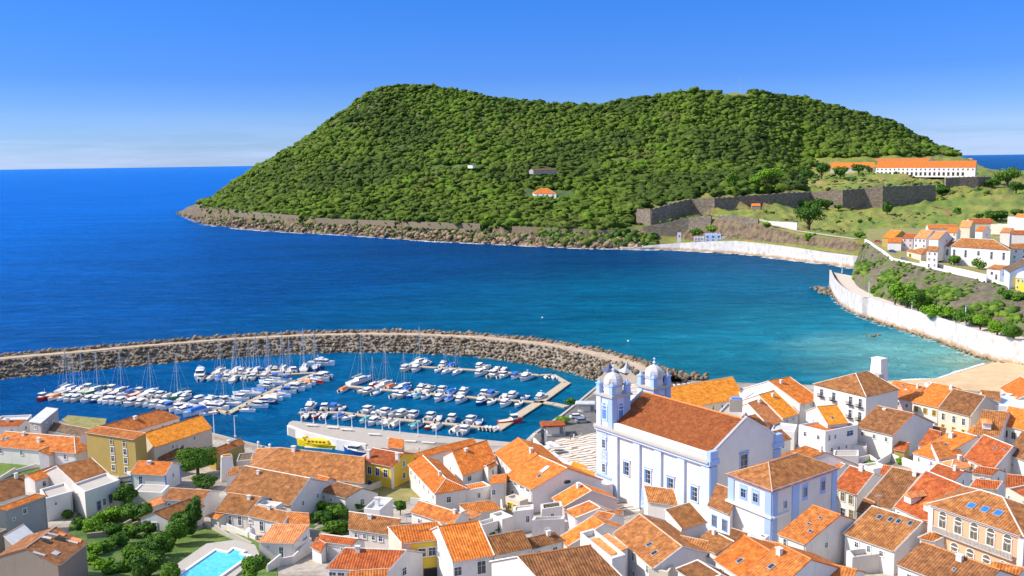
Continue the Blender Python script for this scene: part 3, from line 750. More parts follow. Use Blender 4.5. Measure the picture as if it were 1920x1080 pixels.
def boat(kind, hm=None, cm=None):
    hm = hm or WH; cm = cm or WH
    nm = {'motor': 'motorboat', 'open': 'open_boat', 'yacht': 'motor_yacht', 'sail': 'sailing_boat', 'cover': 'covered_boat', 'dinghy': 'dinghy', 'fish': 'fishing_boat'}[kind]
    t = thing(nm, (0, 0, 0), 'x', nm.replace('_', ' '))
    if kind == 'motor':
        h, d = hull(7.2, 2.6, .95); h.build('hull', hm, t); d.build('deck', CRM if random.random() < .5 else WH, t)
        m = MB(); m.box((.4, 0, 1.45), 1.4, .95, .5, tx=.72, ty=.85); m.box((-.2, 0, 2.02), 1.15, .95, .05); m.build('cabin', cm, t)
        m = MB(); m.box((.4, 0, 1.52), 1.33, .93, .24, tx=.86, ty=.94); m.build('window', TIN, t)
        m = MB(); m.box((-2.4, 0, .92), .9, .9, .12); m.build('cockpit', GRY, t)
        m = MB(); m.box((-3.8, 0, .75), .25, .25, .55, tx=.7); m.build('outboard_motor', BLK, t)
    elif kind == 'open':
        h, d = hull(5.6, 2.2, .75); h.build('hull', hm, t); d.build('deck', WH, t)
        m = MB(); m.box((-.3, 0, .70), 1.7, .72, .10); m.build('cockpit', CRM, t)
        m = MB(); m.box((.5, 0, 1.0), .35, .6, .35, tx=.6); m.build('console', cm, t)
        m = MB(); m.box((.85, 0, 1.45), .06, .62, .2, (1, 0, .4)); m.build('windshield', TIN, t)
        m = MB(); m.box((-3.0, 0, .75), .25, .22, .5, tx=.7); m.build('outboard_motor', BLK, t)
    elif kind == 'yacht':
        h, d = hull(12, 3.9, 1.5, .45); h.build('hull', hm, t); d.build('deck', WH, t)
        m = MB(); m.box((.3, 0, 2.05), 3.4, 1.5, .6, tx=.68, ty=.85); m.box((-.6, 0, 2.72), 2.4, 1.45, .07); m.box((-.2, 0, 3.1), 1.2, 1.1, .35, tx=.7); m.build('cabin', cm, t)
        m = MB(); m.box((.3, 0, 2.12), 3.2, 1.46, .3, tx=.82, ty=.93); m.build('window', TIN, t)
        m = MB(); m.box((-4.6, 0, 1.5), 1.1, 1.3, .1); m.build('cockpit', CRM, t)
        m = MB(); m.tube((-1.2, 0, 2.8), (-1.6, 0, 4.4), .08); m.box((-1.5, 0, 4.2), .1, .6, .06); m.build('radar_mast', WH, t)
    elif kind == 'sail':
        h, d = hull(10, 3.0, 1.05, .25, .7, 1.8); h.build('hull', hm, t); d.build('deck', CRM, t)
        m = MB(); m.box((.5, 0, 1.3), 2.2, .85, .28, tx=.8, ty=.8); m.build('cabin', WH, t)
        m = MB(); m.box((.5, 0, 1.32), 2.0, .86, .12, tx=.9, ty=.92); m.build('window', TIN, t)
        m = MB(); m.tube((.9, 0, 1), (.9, 0, 13.2), .11, 6, .07); m.box((.9, 0, 8.2), .04, .85, .04); m.build('mast', MT['metal'], t)
        m = MB(); m.tube((.9, 0, 2.2), (-3.4, 0, 2.1), .09); m.tube((.7, 0, 2.35), (-3.2, 0, 2.22), .22, 6, .15, m=1); m.build('boom', [MT['metal'], cm if cm is not WH else BLU], t)
        m = MB()
        for q in ((5, 0, 1.3), (-4.8, 0, 1.1), (.7, 1.45, 1.1), (.7, -1.45, 1.1)): m.tube(q, (.9, 0, 12.8), .035, 4)
        m.build('rigging', MT['metal'], t)
    elif kind == 'cover':
        h, d = hull(6.4, 2.4, .85); h.build('hull', hm, t); d.build('deck', WH, t)
        m = MB(); m.box((-.4, 0, 1.12), 2.3, 1.05, .32, tx=.75, ty=.45); m.build('cover', cm, t)
        m = MB(); m.box((-3.4, 0, .75), .25, .25, .5, tx=.7); m.build('outboard_motor', BLK, t)
    elif kind == 'dinghy':
        m = MB()
        for y in (1, -1): m.tube((-1.6, .6*y, .3), (.9, .6*y, .34), .25, 8); m.tube((.9, .6*y, .34), (1.7, 0, .5), .25, 8, .2)
        m.build('tube', hm, t); m = MB(); m.box((-.3, 0, .25), 1.3, .45, .06); m.box((-.4, 0, .45), .15, .55, .05); m.build('floor', MT['wood'], t)
        m = MB(); m.box((-1.7, 0, .6), .18, .18, .4); m.build('outboard_motor', BLK, t)
    elif kind == 'fish':
        h, d = hull(8.5, 2.9, 1.1, .5); h.build('hull', hm, t); d.build('deck', CRM, t)
        m = MB(); m.box((1.2, 0, 1.85), .95, .9, .8, tx=.9, ty=.9); m.box((1.1, 0, 2.7), 1.15, 1.0, .06); m.build('wheelhouse', cm, t)
        m = MB(); m.box((1.2, 0, 2.1), .97, .91, .28, tx=.97, ty=.97); m.build('window', TIN, t)
        m = MB(); m.tube((-.2, 0, 1), (-.2, 0, 4.2), .07); m.build('mast', MT['metal'], t)
    return t
PROTO = {}
VAR = {'motor': [(WH, WH, 'all-white motorboat'), (WH, BLU, 'white motorboat, blue cabin'), (NAVY, WH, 'navy motorboat'), (CRM, WH, 'cream motorboat')],
 'open': [(WH, WH, 'white open boat'), (WH, BLU, 'white open boat, blue console'), (BLU, WH, 'blue open boat'), (REDM, WH, 'red hulled open boat')],
 'yacht': [(WH, WH, 'large white motor yacht'), (WH, CRM, 'cream-topped motor yacht')],
 'sail': [(WH, BLU, 'sailing boat, blue sail cover'), (WH, CRM, 'sailing boat, cream sail cover'), (GRN, TEAL, 'teal sailing boat'), (NAVY, BLU, 'navy sailing boat'), (REDM, WH, 'red hulled sailing boat')],
 'cover': [(WH, BLU, 'white boat, blue cover'), (WH, CRM, 'white boat, cream cover'), (WH, ORA, 'white boat,n orange cover'), (WH, TEAL, 'white boat, teal cover'), (WH, GRY, 'white boat, grey cover')],
 'dinghy': [(GRY, GRY, 'grey inflatable dinghy'), (WH, WH, 'white inflatable dinghy')],
 'fish': [(WH, WH, 'white fishing boat'), (REDM, WH, 'red fishing boat'), (TEAL, WH, 'teal fishing boat')]}
NB = 0
def place(kind, var, p, rz, lab, group, sc=1):
    global NB; NB += 1
    key = (kind, var)
    if key not in PROTO:
        hm, cm, _ = VAR[kind][var]; t = boat(kind, hm, cm); PROTO[key] = t; t.location = p; t.rotation_euler = (0, 0, rz); t['label'] = lab; t['group'] = group
    else: t = copy_tree(PROTO[key], p, rz, lab, group)
    t.scale = (sc*1.05, sc*1.05, sc*1.05); return t
def ORD(n): return ['first', 'second', 'third', 'fourth', 'fifth', 'sixth', 'seventh', 'eighth', 'ninth', 'tenth', 'eleventh', 'twelfth', 'thirteenth', 'fourteenth', 'fifteenth', 'sixteenth', 'seventeenth', 'eighteenth', 'nineteenth', 'twentieth', 'twenty-first', 'twenty-second', 'twenty-third', 'twenty-fourth', 'twenty-fifth'][n]
PN = {'A': 'leftmost pontoon', 'B': 'diagonal left pontoon', 'C': 'upper left pontoon', 'D': 'middle pontoon', 'E': 'upper right pontoon', 'F': 'wide walkway', 'G': 'front pontoon'}
def row(k, side, items, dist=None):
    pts, L = LN[k]
    for n_, it in enumerate(items):
        x, kind, var = it[0], it[1], it[2]; sc = it[3] if len(it) > 3 else 1
        sgn = 1 if pts[-1][0] > pts[0][0] else -1
        for i in range(len(pts)-1):
            x0, x1 = pts[i][0], pts[i+1][0]
            if (x-x0)*(x-x1) <= 0 or (i == len(pts)-2): break
        t = (x-x0)/(x1-x0); c = L[i]+(L[i+1]-L[i])*t; d = (L[i+1]-L[i]).normalized()*sgn
        nf = Vector((-d.y, d.x, 0)); nf = nf if nf.y > 0 else -nf
        nn = nf if side == 'far' else -nf
        ln = {'motor': 7.2, 'open': 5.6, 'yacht': 12, 'sail': 10, 'cover': 6.4, 'dinghy': 3.4, 'fish': 8.5}[kind]*sc
        p = c+nn*(PONT[k][1]/2+ln/2+.7); p.z = 0
        a = math.atan2(nn.y, nn.x)+random.uniform(-.13, .13)+(math.pi if random.random() < .3 else 0)
        place(kind, var, p, a, '%s, %s on the %s side of the %s' % (VAR[kind][var][2], ORD(n_), side, PN[k]), 'boats moored along the '+PN[k], sc)
row('A', 'far', [(98, 'sail', 1, 1.1), (112, 'sail', 0), (128, 'sail', 3, 1.05), (141, 'fish', 2), (155, 'sail', 2, 1.1), (170, 'open', 1), (184, 'fish', 0), (200, 'sail', 3, 1.1), (212, 'open', 0), (226, 'motor', 1), (239, 'fish', 1, .9), (253, 'sail', 0, 1.1), (266, 'motor', 0), (281, 'motor', 3), (296, 'cover', 1), (311, 'sail', 2, 1.1), (328, 'yacht', 0, .6), (350, 'motor', 0), (370, 'yacht', 0, .75), (390, 'fish', 2)])
row('A', 'near', [(104, 'fish', 1, .9), (119, 'cover', 2), (133, 'open', 0), (150, 'motor', 0), (163, 'motor', 3), (176, 'open', 0), (188, 'motor', 0), (199, 'motor', 2, .9), (211, 'cover', 1), (222, 'motor', 0), (234, 'fish', 0, .85), (246, 'motor', 0), (259, 'open', 0), (272, 'motor', 0, 1.1), (286, 'motor', 3), (299, 'cover', 4), (312, 'motor', 0), (327, 'motor', 0), (343, 'motor', 1), (360, 'motor', 0), (377, 'yacht', 0, .7), (395, 'cover', 0, 1.5), (413, 'open', 1)])
row('B', 'near', [(440, 'open', 0), (455, 'motor', 0), (469, 'motor', 2), (483, 'cover', 1, 1.2), (497, 'sail', 0, .8), (511, 'motor', 1), (524, 'motor', 0, 1.2), (537, 'yacht', 1, .7), (549, 'cover', 2, 1.2), (561, 'sail', 4, .9), (573, 'motor', 0, 1.2), (585, 'motor', 0)])
row('B', 'far', [(440, 'yacht', 0, .85), (460, 'sail', 1, 1), (478, 'motor', 0), (495, 'sail', 0, 1), (510, 'cover', 0), (525, 'motor', 3), (541, 'sail', 1, 1.05), (557, 'motor', 1)])
row('C', 'far', [(376, 'yacht', 0, 1.0), (400, 'sail', 1, 1), (416, 'cover', 1), (430, 'sail', 0, 1.15), (446, 'motor', 0), (459, 'sail', 1, .95), (472, 'sail', 3, 1.1), (485, 'motor', 1), (497, 'sail', 0, 1.15), (511, 'yacht', 1, .7), (524, 'sail', 1, 1.15), (538, 'sail', 0, .95), (550, 'motor', 0), (570, 'sail', 1, 1.2), (592, 'sail', 3, 1.15)])
row('C', 'near', [(388, 'motor', 0), (403, 'cover', 1), (418, 'cover', 0), (433, 'motor', 0), (447, 'sail', 1, .95), (462, 'open', 0), (480, 'motor', 3), (500, 'motor', 0), (520, 'motor', 1)])
row('D', 'far', [(652, 'sail', 1, 1.25), (686, 'sail', 4, .8), (703, 'sail', 1, 1), (720, 'cover', 2, 1), (738, 'sail', 3, .95), (752, 'cover', 0, .9), (777, 'yacht', 0, .65), (793, 'yacht', 1, .6), (816, 'motor', 0), (834, 'cover', 0), (857, 'yacht', 0, .65), (896, 'motor', 0), (911, 'motor', 1), (937, 'open', 0), (951, 'motor', 0), (975, 'open', 1), (1003, 'yacht', 0, .65)])
row('D', 'near', [(660, 'cover', 2), (682, 'dinghy', 0), (693, 'open', 0), (706, 'motor', 3), (720, 'open', 1), (758, 'motor', 0), (770, 'motor', 3), (782, 'open', 2), (794, 'cover', 3, .9), (808, 'open', 1), (836, 'motor', 0), (852, 'cover', 0, .9), (876, 'motor', 0), (913, 'motor', 2), (929, 'open', 0), (957, 'motor', 0), (980, 'open', 0)])
row('E', 'far', [(772, 'sail', 1, 1.1), (789, 'yacht', 0, .6), (822, 'yacht', 0, .6), (838, 'cover', 0), (889, 'motor', 0), (902, 'cover', 1), (921, 'open', 0), (935, 'open', 3)])
row('E', 'near', [(771, 'motor', 3, 1.1), (790, 'motor', 0, 1.1), (828, 'open', 0), (848, 'sail', 1, .75), (868, 'sail', 1, .8), (912, 'motor', 0, 1.1), (937, 'motor', 3, 1.1), (955, 'motor', 0), (976, 'motor', 1), (998, 'yacht', 0, .75), (1022, 'dinghy', 1), (1035, 'open', 0)])
row('G', 'far', [(572, 'yacht', 0, .72), (601, 'motor', 3), (618, 'motor', 1), (634, 'open', 0), (671, 'motor', 0), (688, 'open', 0), (706, 'motor', 0), (724, 'cover', 4), (738, 'motor', 3), (760, 'motor', 0), (794, 'motor', 0), (811, 'open', 0), (835, 'motor', 0), (868, 'motor', 0), (886, 'open', 1)])
row('G', 'near', [(580, 'open', 0), (597, 'open', 3), (614, 'open', 0), (634, 'dinghy', 0), (650, 'cover', 0, .8), (668, 'open', 0), (700, 'cover', 3, .9), (718, 'motor', 0), (729, 'open', 0), (742, 'cover', 1), (757, 'cover', 1), (782, 'dinghy', 0), (793, 'cover', 3), (817, 'open', 3), (831, 'cover', 1), (869, 'cover', 1), (887, 'motor', 0)])
for k in range(4):
    p = at(907+k*7, 805+k*.7, .1); place('dinghy', 1, p, R_(60), 'small white tender, %s of four lying side by side by the walkway' % ORD(k), 'white tenders by the walkway', 1.1)
place('fish', 1, at(958, 793, 0), R_(20), 'red fishing boat with a dark mast moored on the wide walkway', 'working boats', .9)
place('yacht', 0, at(603, 685, 0), R_(-10), 'blue and white yacht lying outermost behind the left pontoons', 'boats moored along the upper left pontoon', .9)
place('sail', 1, at(588, 822, 0)+Vector((-14, 6, 0)), .3, 'x', 'g') if False else None
# yellow tour boat, lying by the near side of the quay
def tour():
    p = at(594, 838, 0); t = thing('tour_boat', (0, 0, 0), 'bright yellow tour boat with a white waterline beside the quay', 'tour boat')
    h, d = hull(14.5, 3.8, 1.3, 1.0, .75, 1.7); h.build('hull', YEL, t); d.build('deck', YEL, t)
    m = MB(); m.box((-.6, 0, 2.1), 4.2, 1.3, .55, tx=.88, ty=.8); m.build('cabin', YEL, t)
    for s in (1, -1):
        for k in range(5):
            m = MB(); m.box((-3.2+k*1.35, s*1.22, 2.1), .38, .06, .22); m.build('window', TIN, t)
    m = MB(); m.box((4.1, 0, 3.1), .7, .9, .35, tx=.7); m.tube((4.3, 0, 2.2), (4.3, 0, 3), .5); m.build('bridge', YEL, t)
    m = MB(); m.box((-1.2, 0, .06), 5.0, 1.45, .12, tx=1.0); m.build('waterline', WH, t)
    t.location = p; t.rotation_euler = (0, 0, R_(165)); t.scale = (.86, .86, .86)
tour()
place('cover', 4, at(650, 822, 0)+Vector((3, -9, 0)), R_(150), 'white boat with grey cover lying behind the yellow tour boat', 'boats by the near quay', 1.5)
place('motor', 2, at(668, 850, 0), R_(150), 'white launch with dark deck moored below the quay wall', 'boats by the near quay', 1.2)
print('boats', NB)
# ------------------------------------------------------------------ houses
def Kc(k, p):
    X, Y = p
    if k == 7: return (1400+X/3.692, 640+Y/3.692)
    if k == 8: return (1520+X/3.6, 380+Y/3.6)
    if k == 9: return (980+X/3.84, 620+Y/3.84)
    if k == 0: return (X, Y)
    return ({1: 0, 2: 300, 3: 600, 4: 880, 5: 1180, 6: 1480}[k]+X/3.1765, 740+Y/3.1765)
PLACED = []
class House:
    """a box a-b-c-d at eave height; a-b is the eave nearest the camera, from left to right"""
    def __init__(s, name, label, k, A, B, h, R=None, C=None, D=None, p=.44, roof='gable', ax=0, hip=(0, 0), wall='white', tile='orange', zg=None,
                 cat='house', win=None, side=None, left=None, ovh=.3, chim=(), sky=(), verge=None, depth=None, ridge='ridge', par=.5, door=None, base=None, group=None, wf='frame', wp='pane', gutter=True, auto=True):
        A = Kc(k, A); B = Kc(k, B)
        if zg is None:
            pa = onground(A[0], A[1], h); pb = onground(B[0], B[1], h)
            ze = (pa.z+pb.z)/2
        else: ze = zg+h
        a = at(A[0], A[1], ze); b = at(B[0], B[1], ze)
        d = (b-a).normalized(); n = Vector((-d.y, d.x, 0))
        if n.dot((a+b)/2-CAM) < 0: n = -n
        sk = 0
        if C is not None:
            C_ = Kc(k, C); c = at(C_[0], C_[1], ze); t = (c-b).dot(n); sk = (c-b).dot(d)
            sk = max(-.3*t, min(.3*t, sk))
        elif D is not None:
            D_ = Kc(k, D); c = at(D_[0], D_[1], ze); t = (c-a).dot(n); sk = (c-a).dot(d); sk = max(-.3*t, min(.3*t, sk))
        elif R is not None:
            Rr = Kc(k, R); t, sk = 4.0, 0.0
            f = lambda t, q: proj(b+n*t+d*q+Vector((0, 0, p*t)))
            for _ in range(12):
                x0, y0 = f(t, sk); e = (Rr[0]-x0, Rr[1]-y0); h1 = .01
                x1, y1 = f(t+h1, sk); x2, y2 = f(t, sk+h1)
                a11, a12, a21, a22 = (x1-x0)/h1, (x2-x0)/h1, (y1-y0)/h1, (y2-y0)/h1; D0 = a11*a22-a12*a21
                if abs(D0) < 1e-9: break
                dt = (e[0]*a22-e[1]*a12)/D0; ds = (a11*e[1]-a21*e[0])/D0
                t += max(-3, min(3, dt)); sk += max(-3, min(3, ds)); t = max(.8, min(16, t)); sk = max(-12, min(12, sk))
            lim = .55*t
            if abs(sk) > lim:
                sk = lim if sk > 0 else -lim
                # refit the depth to the ridge row alone
                for _ in range(8):
                    y0 = f(t, sk)[1]; y1 = f(t+.01, sk)[1]; t += max(-2, min(2, (Rr[1]-y0)/((y1-y0)/.01))); t = max(.8, min(16, t))
            if roof not in ('shed', 'flat'): t *= 2; sk *= 2
        else: t = depth or 6
        t = max(t, 1.2)
        c = b+n*t+d*sk; e = a+n*t+d*sk
        s.a, s.b, s.c, s.d, s.ze, s.dir, s.n = a, b, c, e, ze, d, n
        s.zb = min(ground(q.x, q.y) for q in (a, b, c, e))-1.5 if zg is None else zg-1.5
        if base is not None: s.zb = ze-base
        cx = (a+b+c+e)/4; zg_ = ground(cx.x, cx.y) if zg is None else zg
        s.t = thing(name, (cx.x, cx.y, zg_), label, cat, group); T = s.t
        PLACED.append((label, round(h, 1), round((b-a).length, 1), round(t, 1), round(sk, 1)))
        Z = Vector((0, 0, 1)); Q = [a, b, c, e]; L = [(Q[(i+1) % 4]-Q[i]).length for i in range(4)]
        mw = MB()
        for i in range(4):
            u, v = Q[i], Q[(i+1) % 4]; mw.poly([Vector((u.x, u.y, s.zb)), Vector((v.x, v.y, s.zb)), v, u])
        s.roofkind = roof; s.ax = ax
        mr = MB(); mc = MB(); mg = []
        def plane(pts, eu, th=.16):
            # slab; eu = unit along the eave, uv in metres
            nn = (pts[1]-pts[0]).cross(pts[2]-pts[0]).normalized(); nn = nn if nn.z > 0 else -nn
            ev = nn.cross(eu).normalized()
            if ev.z < 0: ev = -ev
            uv = [((q-pts[0]).dot(eu), (q-pts[0]).dot(ev)) for q in pts]
            T1 = [q+nn*.08 for q in pts]; T2 = [q-nn*(th-.08) for q in pts]
            cr = (T1[1]-T1[0]).cross(T1[2]-T1[0])
            if cr.z < 0: T1r, uvr = T1[::-1], uv[::-1]
            else: T1r, uvr = T1, uv
            mr.poly(T1r, uvr); mr.poly([q for q in (T2 if cr.z < 0 else T2[::-1])])
            for i in range(len(pts)):
                j = (i+1) % len(pts); mr.poly([T2[i], T2[j], T1[j], T1[i]] if cr.z >= 0 else [T2[j], T2[i], T1[i], T1[j]])
        q4 = [a, b, c, e]
        if ax: q4 = [b, c, e, a]
        A0, B0, C0, D0 = q4
        ln = (B0-A0).length; dp = (D0-A0).length; du = (B0-A0).normalized(); dn = (D0-A0).normalized()
        s.rise = p*dp/2
        if roof in ('gable', 'hip'):
            r1 = (A0+D0)/2+Z*s.rise; r2 = (B0+C0)/2+Z*s.rise
            h1, h2 = (min(dp/2*hip[0], ln*.49), min(dp/2*hip[1], ln*.49))
            s.r1 = r1 = r1+du*h1; s.r2 = r2 = r2-du*h2
            vo = .12; o1 = -du*(ovh if h1 else vo); o2 = du*(ovh if h2 else vo)
            dz = -Z*(p*ovh); on = dn*ovh
            fa, fb, fc, fd = A0-on+dz+o1, B0-on+dz+o2, C0+on+dz+o2, D0+on+dz+o1
            R1 = r1+(-du*vo if not h1 else Vector((0, 0, 0))); R2 = r2+(du*vo if not h2 else Vector((0, 0, 0)))
            plane([fa, fb, R2, R1], du); plane([fc, fd, R1, R2], -du)
            if h1: plane([fd, fa, R1], -dn)
            else: mw.poly([D0, A0, r1])
            if h2: plane([fb, fc, R2], dn)
            else: mw.poly([B0, C0, r2])
            rw = .14
            mc.tube(R1+Z*.09, R2+Z*.09, rw, 5)
            for (hh, R__, p1, p2) in ((h1, R1, fa, fd), (h2, R2, fb, fc)):
                if hh: mc.tube(R__+Z*.06, p1+Z*.06, rw*.85, 5); mc.tube(R__+Z*.06, p2+Z*.06, rw*.85, 5)
                elif verge is not None: mg.append((R__+Z*.07, p1+Z*.07)); mg.append((R__+Z*.07, p2+Z*.07))
            s.planes = [(fa, fb, R2, R1)]
        elif roof == 'shed':
            zt = Z*(p*dp); C1, D1 = C0+zt, D0+zt
            mw.poly([B0, C0, C1]); mw.poly([D0, A0, D1]); mw.poly([C0, D0, D1, C1])
            on = dn*ovh; fa, fb, fc, fd = A0-on-Z*p*ovh-du*.1, B0-on-Z*p*ovh+du*.1, C1+dn*.05+Z*.02+du*.1, D1+dn*.05+Z*.02-du*.1
            plane([fa, fb, fc, fd], du); s.planes = [(fa, fb, fc, fd)]; s.r1, s.r2 = D1, C1; mc.tube(fc+Z*.05, fd+Z*.05, .13, 5)
            if verge is not None: mg += [(fb+Z*.07, fc+Z*.07), (fa+Z*.07, fd+Z*.07)]
        else:
            # flat terrace with a parapet
            i4 = [q+((cx-q)*1).normalized()*.38*1.4 for q in Q]
            for i in range(4):
                j = (i+1) % 4; up_ = Z*par
                mw.poly([Q[i], Q[j], Q[j]+up_, Q[i]+up_]); mw.poly([Q[i]+up_, Q[j]+up_, i4[j]+up_, i4[i]+up_]); mw.poly([i4[j], i4[i], i4[i]+up_, i4[j]+up_])
            I = [Vector((q.x, q.y, ze+.02)) for q in i4]; mr.poly(I, [(q.x, q.y) for q in I]); s.planes = [tuple(Q)]; s.r1, s.r2 = e, c
        s.wall = mw.build('wall', MT[wall], T)
        s.roof = mr.build('roof', MT[tile], T)
        if mc.f: mc.build('ridge_cap', MT[ridge], s.roof)
        for g1, g2 in mg: g_ = MB(); g_.tube(g1, g2, .13, 4); g_.build('verge', MT[verge], s.roof)
        if gutter and roof in ('gable', 'hip', 'shed') and not ax:
            g_ = MB(); g_.tube(a-n*(ovh+.06)-Z*(p*ovh+.02), b-n*(ovh+.06)-Z*(p*ovh+.02), .07, 5); g_.build('gutter', MT['stonef'], s.roof)
        if auto and zg is None and roof in ('gable', 'hip') and not chim and (b-a).length > 5 and random.random() < .45: s.chimney(random.uniform(.12, .88), random.uniform(.75, .97), random.uniform(.7, 1.3), random.uniform(.3, .5))
        for (u, v, hh) in chim: s.chimney(u, v, hh)
        for q in sky: s.skylight(*q)
        if auto and zg is None and cat not in ('chapel', 'annex', 'church building'):
            if roof in ('gable', 'shed') and not ax and wall != 'stone':
                m = MB(); m.box((a+b)/2-n*.07-Z*.16, (b-a).length/2, .1, .15, d, n); m.build('cornice', MT['clean' if wall in ('white', 'clean') else 'stonef'], T)
            if h > 3 and random.random() < .6:
                m = MB(); q = b-n*.12-d*.25; m.tube(q-Z*.1, Vector((q.x, q.y, s.zb+.5)), .06, 5); m.build('downpipe', MT['metal'], T)
            if h > 3.2 and wall != 'stone':
                dy = (c-b); 
                if side is None and dy.length > 4 and random.random() < .7:
                    for u in ([.5] if dy.length < 8 else [.3, .68]): s.opening('R', u, 1.3+random.uniform(-.2, .3), .8, 1.1)
                if left is None and dy.length > 4 and random.random() < .6: s.opening('L', random.uniform(.35, .65), 1.4, .8, 1.1)
                if win is None and (b-a).length > 4.5:
                    for k_ in range(int((b-a).length/3.2)): s.opening('F', (k_+.5)/int((b-a).length/3.2), 1.5, .85, 1.2, 'frame', random.choice(['pane', 'pane', 'paneg', 'paneo']))
                elif win is None: s.opening('F', .5, 1.5, .8, 1.2)
        if win: s.windows('F', win, wf, wp)
        if side: s.windows('R', side, wf, wp)
        if left: s.windows('L', left, wf, wp)
        if door: 
            for u in (door if hasattr(door, '__len__') else [door]): s.opening('F', u, s.ze-max(ground(s.a.x, s.a.y), s.zb)-1.05 if zg is None else h-1.05, 1.0, 2.1, wf, 'paneg' if len(label) % 2 else 'wood', 'door')
    def face(s, f):
        P = {'F': (s.a, s.b), 'R': (s.b, s.c), 'L': (s.d, s.a), 'B': (s.c, s.d)}[f]
        d = (P[1]-P[0]).normalized(); o = Vector((d.y, -d.x, 0))
        cx = (s.a+s.b+s.c+s.d)/4
        if o.dot(P[0]-cx) < 0: o = -o
        return P[0], P[1], d, o
    def opening(s, f, u, drop, w, h, fr='frame', pn='pane', nm='window', arch=False):
        p0, p1, d, o = s.face(f); Z = Vector((0, 0, 1)); c = p0.lerp(p1, u)-Z*drop
        m = MB(); fw_ = .10 if w > .6 else .07
        for sx in (-1, 1): m.box(c+d*sx*(w/2)+o*.04, fw_/2+.02, .07, h/2+fw_/2, d, o)
        for sz in (-1, 1): m.box(c+Z*sz*(h/2)+o*(.05 if sz > 0 else .07), w/2+fw_, .08, fw_/2+.02, d, o)
        if nm == 'window' and w > .5:
            m.box(c+o*.03, .018, .04, h/2, d, o); m.box(c+Z*h*.12+o*.034, w/2, .04, .018, d, o)
            
        if arch: m.tube(c+Z*h/2-o*.02, c+Z*h/2+o*.07, w/2+fw_, 12)
        fr_ = m.build(nm, MT[fr], s.t)
        m = MB(); m.box(c+o*.01, w/2, .02, h/2, d, o)
        if arch: m.tube(c+Z*h/2-o*.02, c+Z*h/2+o*.085, w/2, 12)
        m.build('pane' if nm == 'window' else 'panel', MT[pn], fr_)
        return fr_
    def windows(s, f, spec, fr, pn):
        # spec: int -> evenly spaced; or list of (u, drop, w, h)
        if isinstance(spec, int):
            p0, p1, d, o = s.face(f); zb = max(s.zb+1.5, min(ground(p0.x, p0.y), s.ze-2)) if s.t.location.y < 420 else s.zb+1.5
            H_ = s.ze-zb; fl = max(1, int(round(H_/3.1))); fl = min(fl, 3)
            L = (p1-p0).length; w = min(1.0, L/(spec*2.0))
            for k in range(fl):
                for i in range(spec):
                    if random.random() < .08 and spec > 2: continue
                    dr = (1.25 if fl > 1 else min(1.5, H_*.5))+k*2.9
                    hh = 1.35 if (k < fl-1 or fl == 1) else (2.0 if random.random() < .3 else 1.35)
                    if dr+hh/2 > H_-.1: continue
                    s.opening(f, (i+.5+random.uniform(-.08, .08))/spec, dr+(hh-1.35)/2, w*random.uniform(.9, 1.1), hh, fr, random.choice([pn, pn, 'paneo']))
        else:
            for q in spec: s.opening(f, q[0], q[1], q[2], q[3], q[4] if len(q) > 4 else fr, q[5] if len(q) > 5 else pn)
    def pt(s, u, v):
        P = s.planes[0]; lo = P[0].lerp(P[1], u); hi = P[3].lerp(P[2], u); return lo.lerp(hi, v)
    def chimney(s, u, v, hh=1.1, w=.45, mat_='white'):
        p = s.pt(u, v); m = MB(); m.box(p+Vector((0, 0, hh/2-.3)), w, w*.7, hh/2+.35, s.dir, tx=.92, ty=.92); m.box(p+Vector((0, 0, hh+.08)), w*1.15, w*.9, .07, s.dir)
        c = m.build('chimney', MT[mat_], s.roof); return c
    def skylight(s, u, v, w=.7, h=1.0, mt='pane'):
        P = s.planes[0]; p = s.pt(u, v); du = (P[1]-P[0]).normalized(); dv = (P[3]-P[0]); dv = (dv-du*dv.dot(du)).normalized(); nn = du.cross(dv).normalized(); nn = nn if nn.z > 0 else -nn
        m = MB(); m.box(p+nn*.14, w/2+.08, h/2+.08, .07, du, dv, nn); fr = m.build('skylight', MT['metal'], s.roof)
        m = MB(); m.box(p+nn*.20, w/2-.04, h/2-.04, .03, du, dv, nn); m.build('skylight_glass', MT[mt], fr) if False else None
        m = MB(); m.box(p+nn*.20, w/2-.04, h/2-.04, .03, du, dv, nn); g = m.build('skylight_glass', MT[mt], s.roof)
H = House
MT['blueglass'] = plain('blue_skylight', (.03, .18, .60), .15)
# ---- crop 1: far left
H('long_house', 'long white building with brown hipped roof, dormer and chimney at the far left edge', 1, (-70, 300), (450, 347), 4.6, C=(645, 277), hip=(0, 1), tile='rust', win=4, side=1, chim=[(.55, .5, 1.1), (.30, .85, .8)], sky=[(.1, .5), (.14, .55)], ridge='ridgew', p=.40, cat='building')
H('warehouse', 'white low building with pale parapet behind the long roof at the far left', 1, (-60, 200), (130, 192), 4, C=(190, 128), roof='flat', tile='sheet', win=2)
H('house', 'low red-brown roof strip with white gable at the left edge near the water', 1, (-60, 190), (110, 186), 4.8, R=(150, 152), tile='red')
H('metal_shed', 'tall grey shed with a slanted pale metal roof by the water', 1, (175, 158), (245, 168), 6.5, R=(345, 88), roof='shed', p=.2, tile='sheet', wall='grey', cat='shed')
H('low_house', 'low building with dark weathered roof between the long house and quay lawn', 1, (285, 210), (500, 250), 3.6, R=(522, 208), tile='slate', roof='shed', p=.3, verge='ridgew')
H('warehouse', 'large white warehouse with long speckled orange roof nearest the harbour water', 1, (722, 236), (1068, 134), 8.0, R=(905, 97), tile='rust', ridge='ridgeo', chim=[(.5, .8, .8)], cat='warehouse')
ho = H('tall_house', 'tall ochre house with arched windows below the two orange warehouse roofs', 1, (512, 222), (803, 266), 10.2, depth=3.5, auto=False, roof='shed', p=.16, tile='rust', wall='ochre', cat='building')
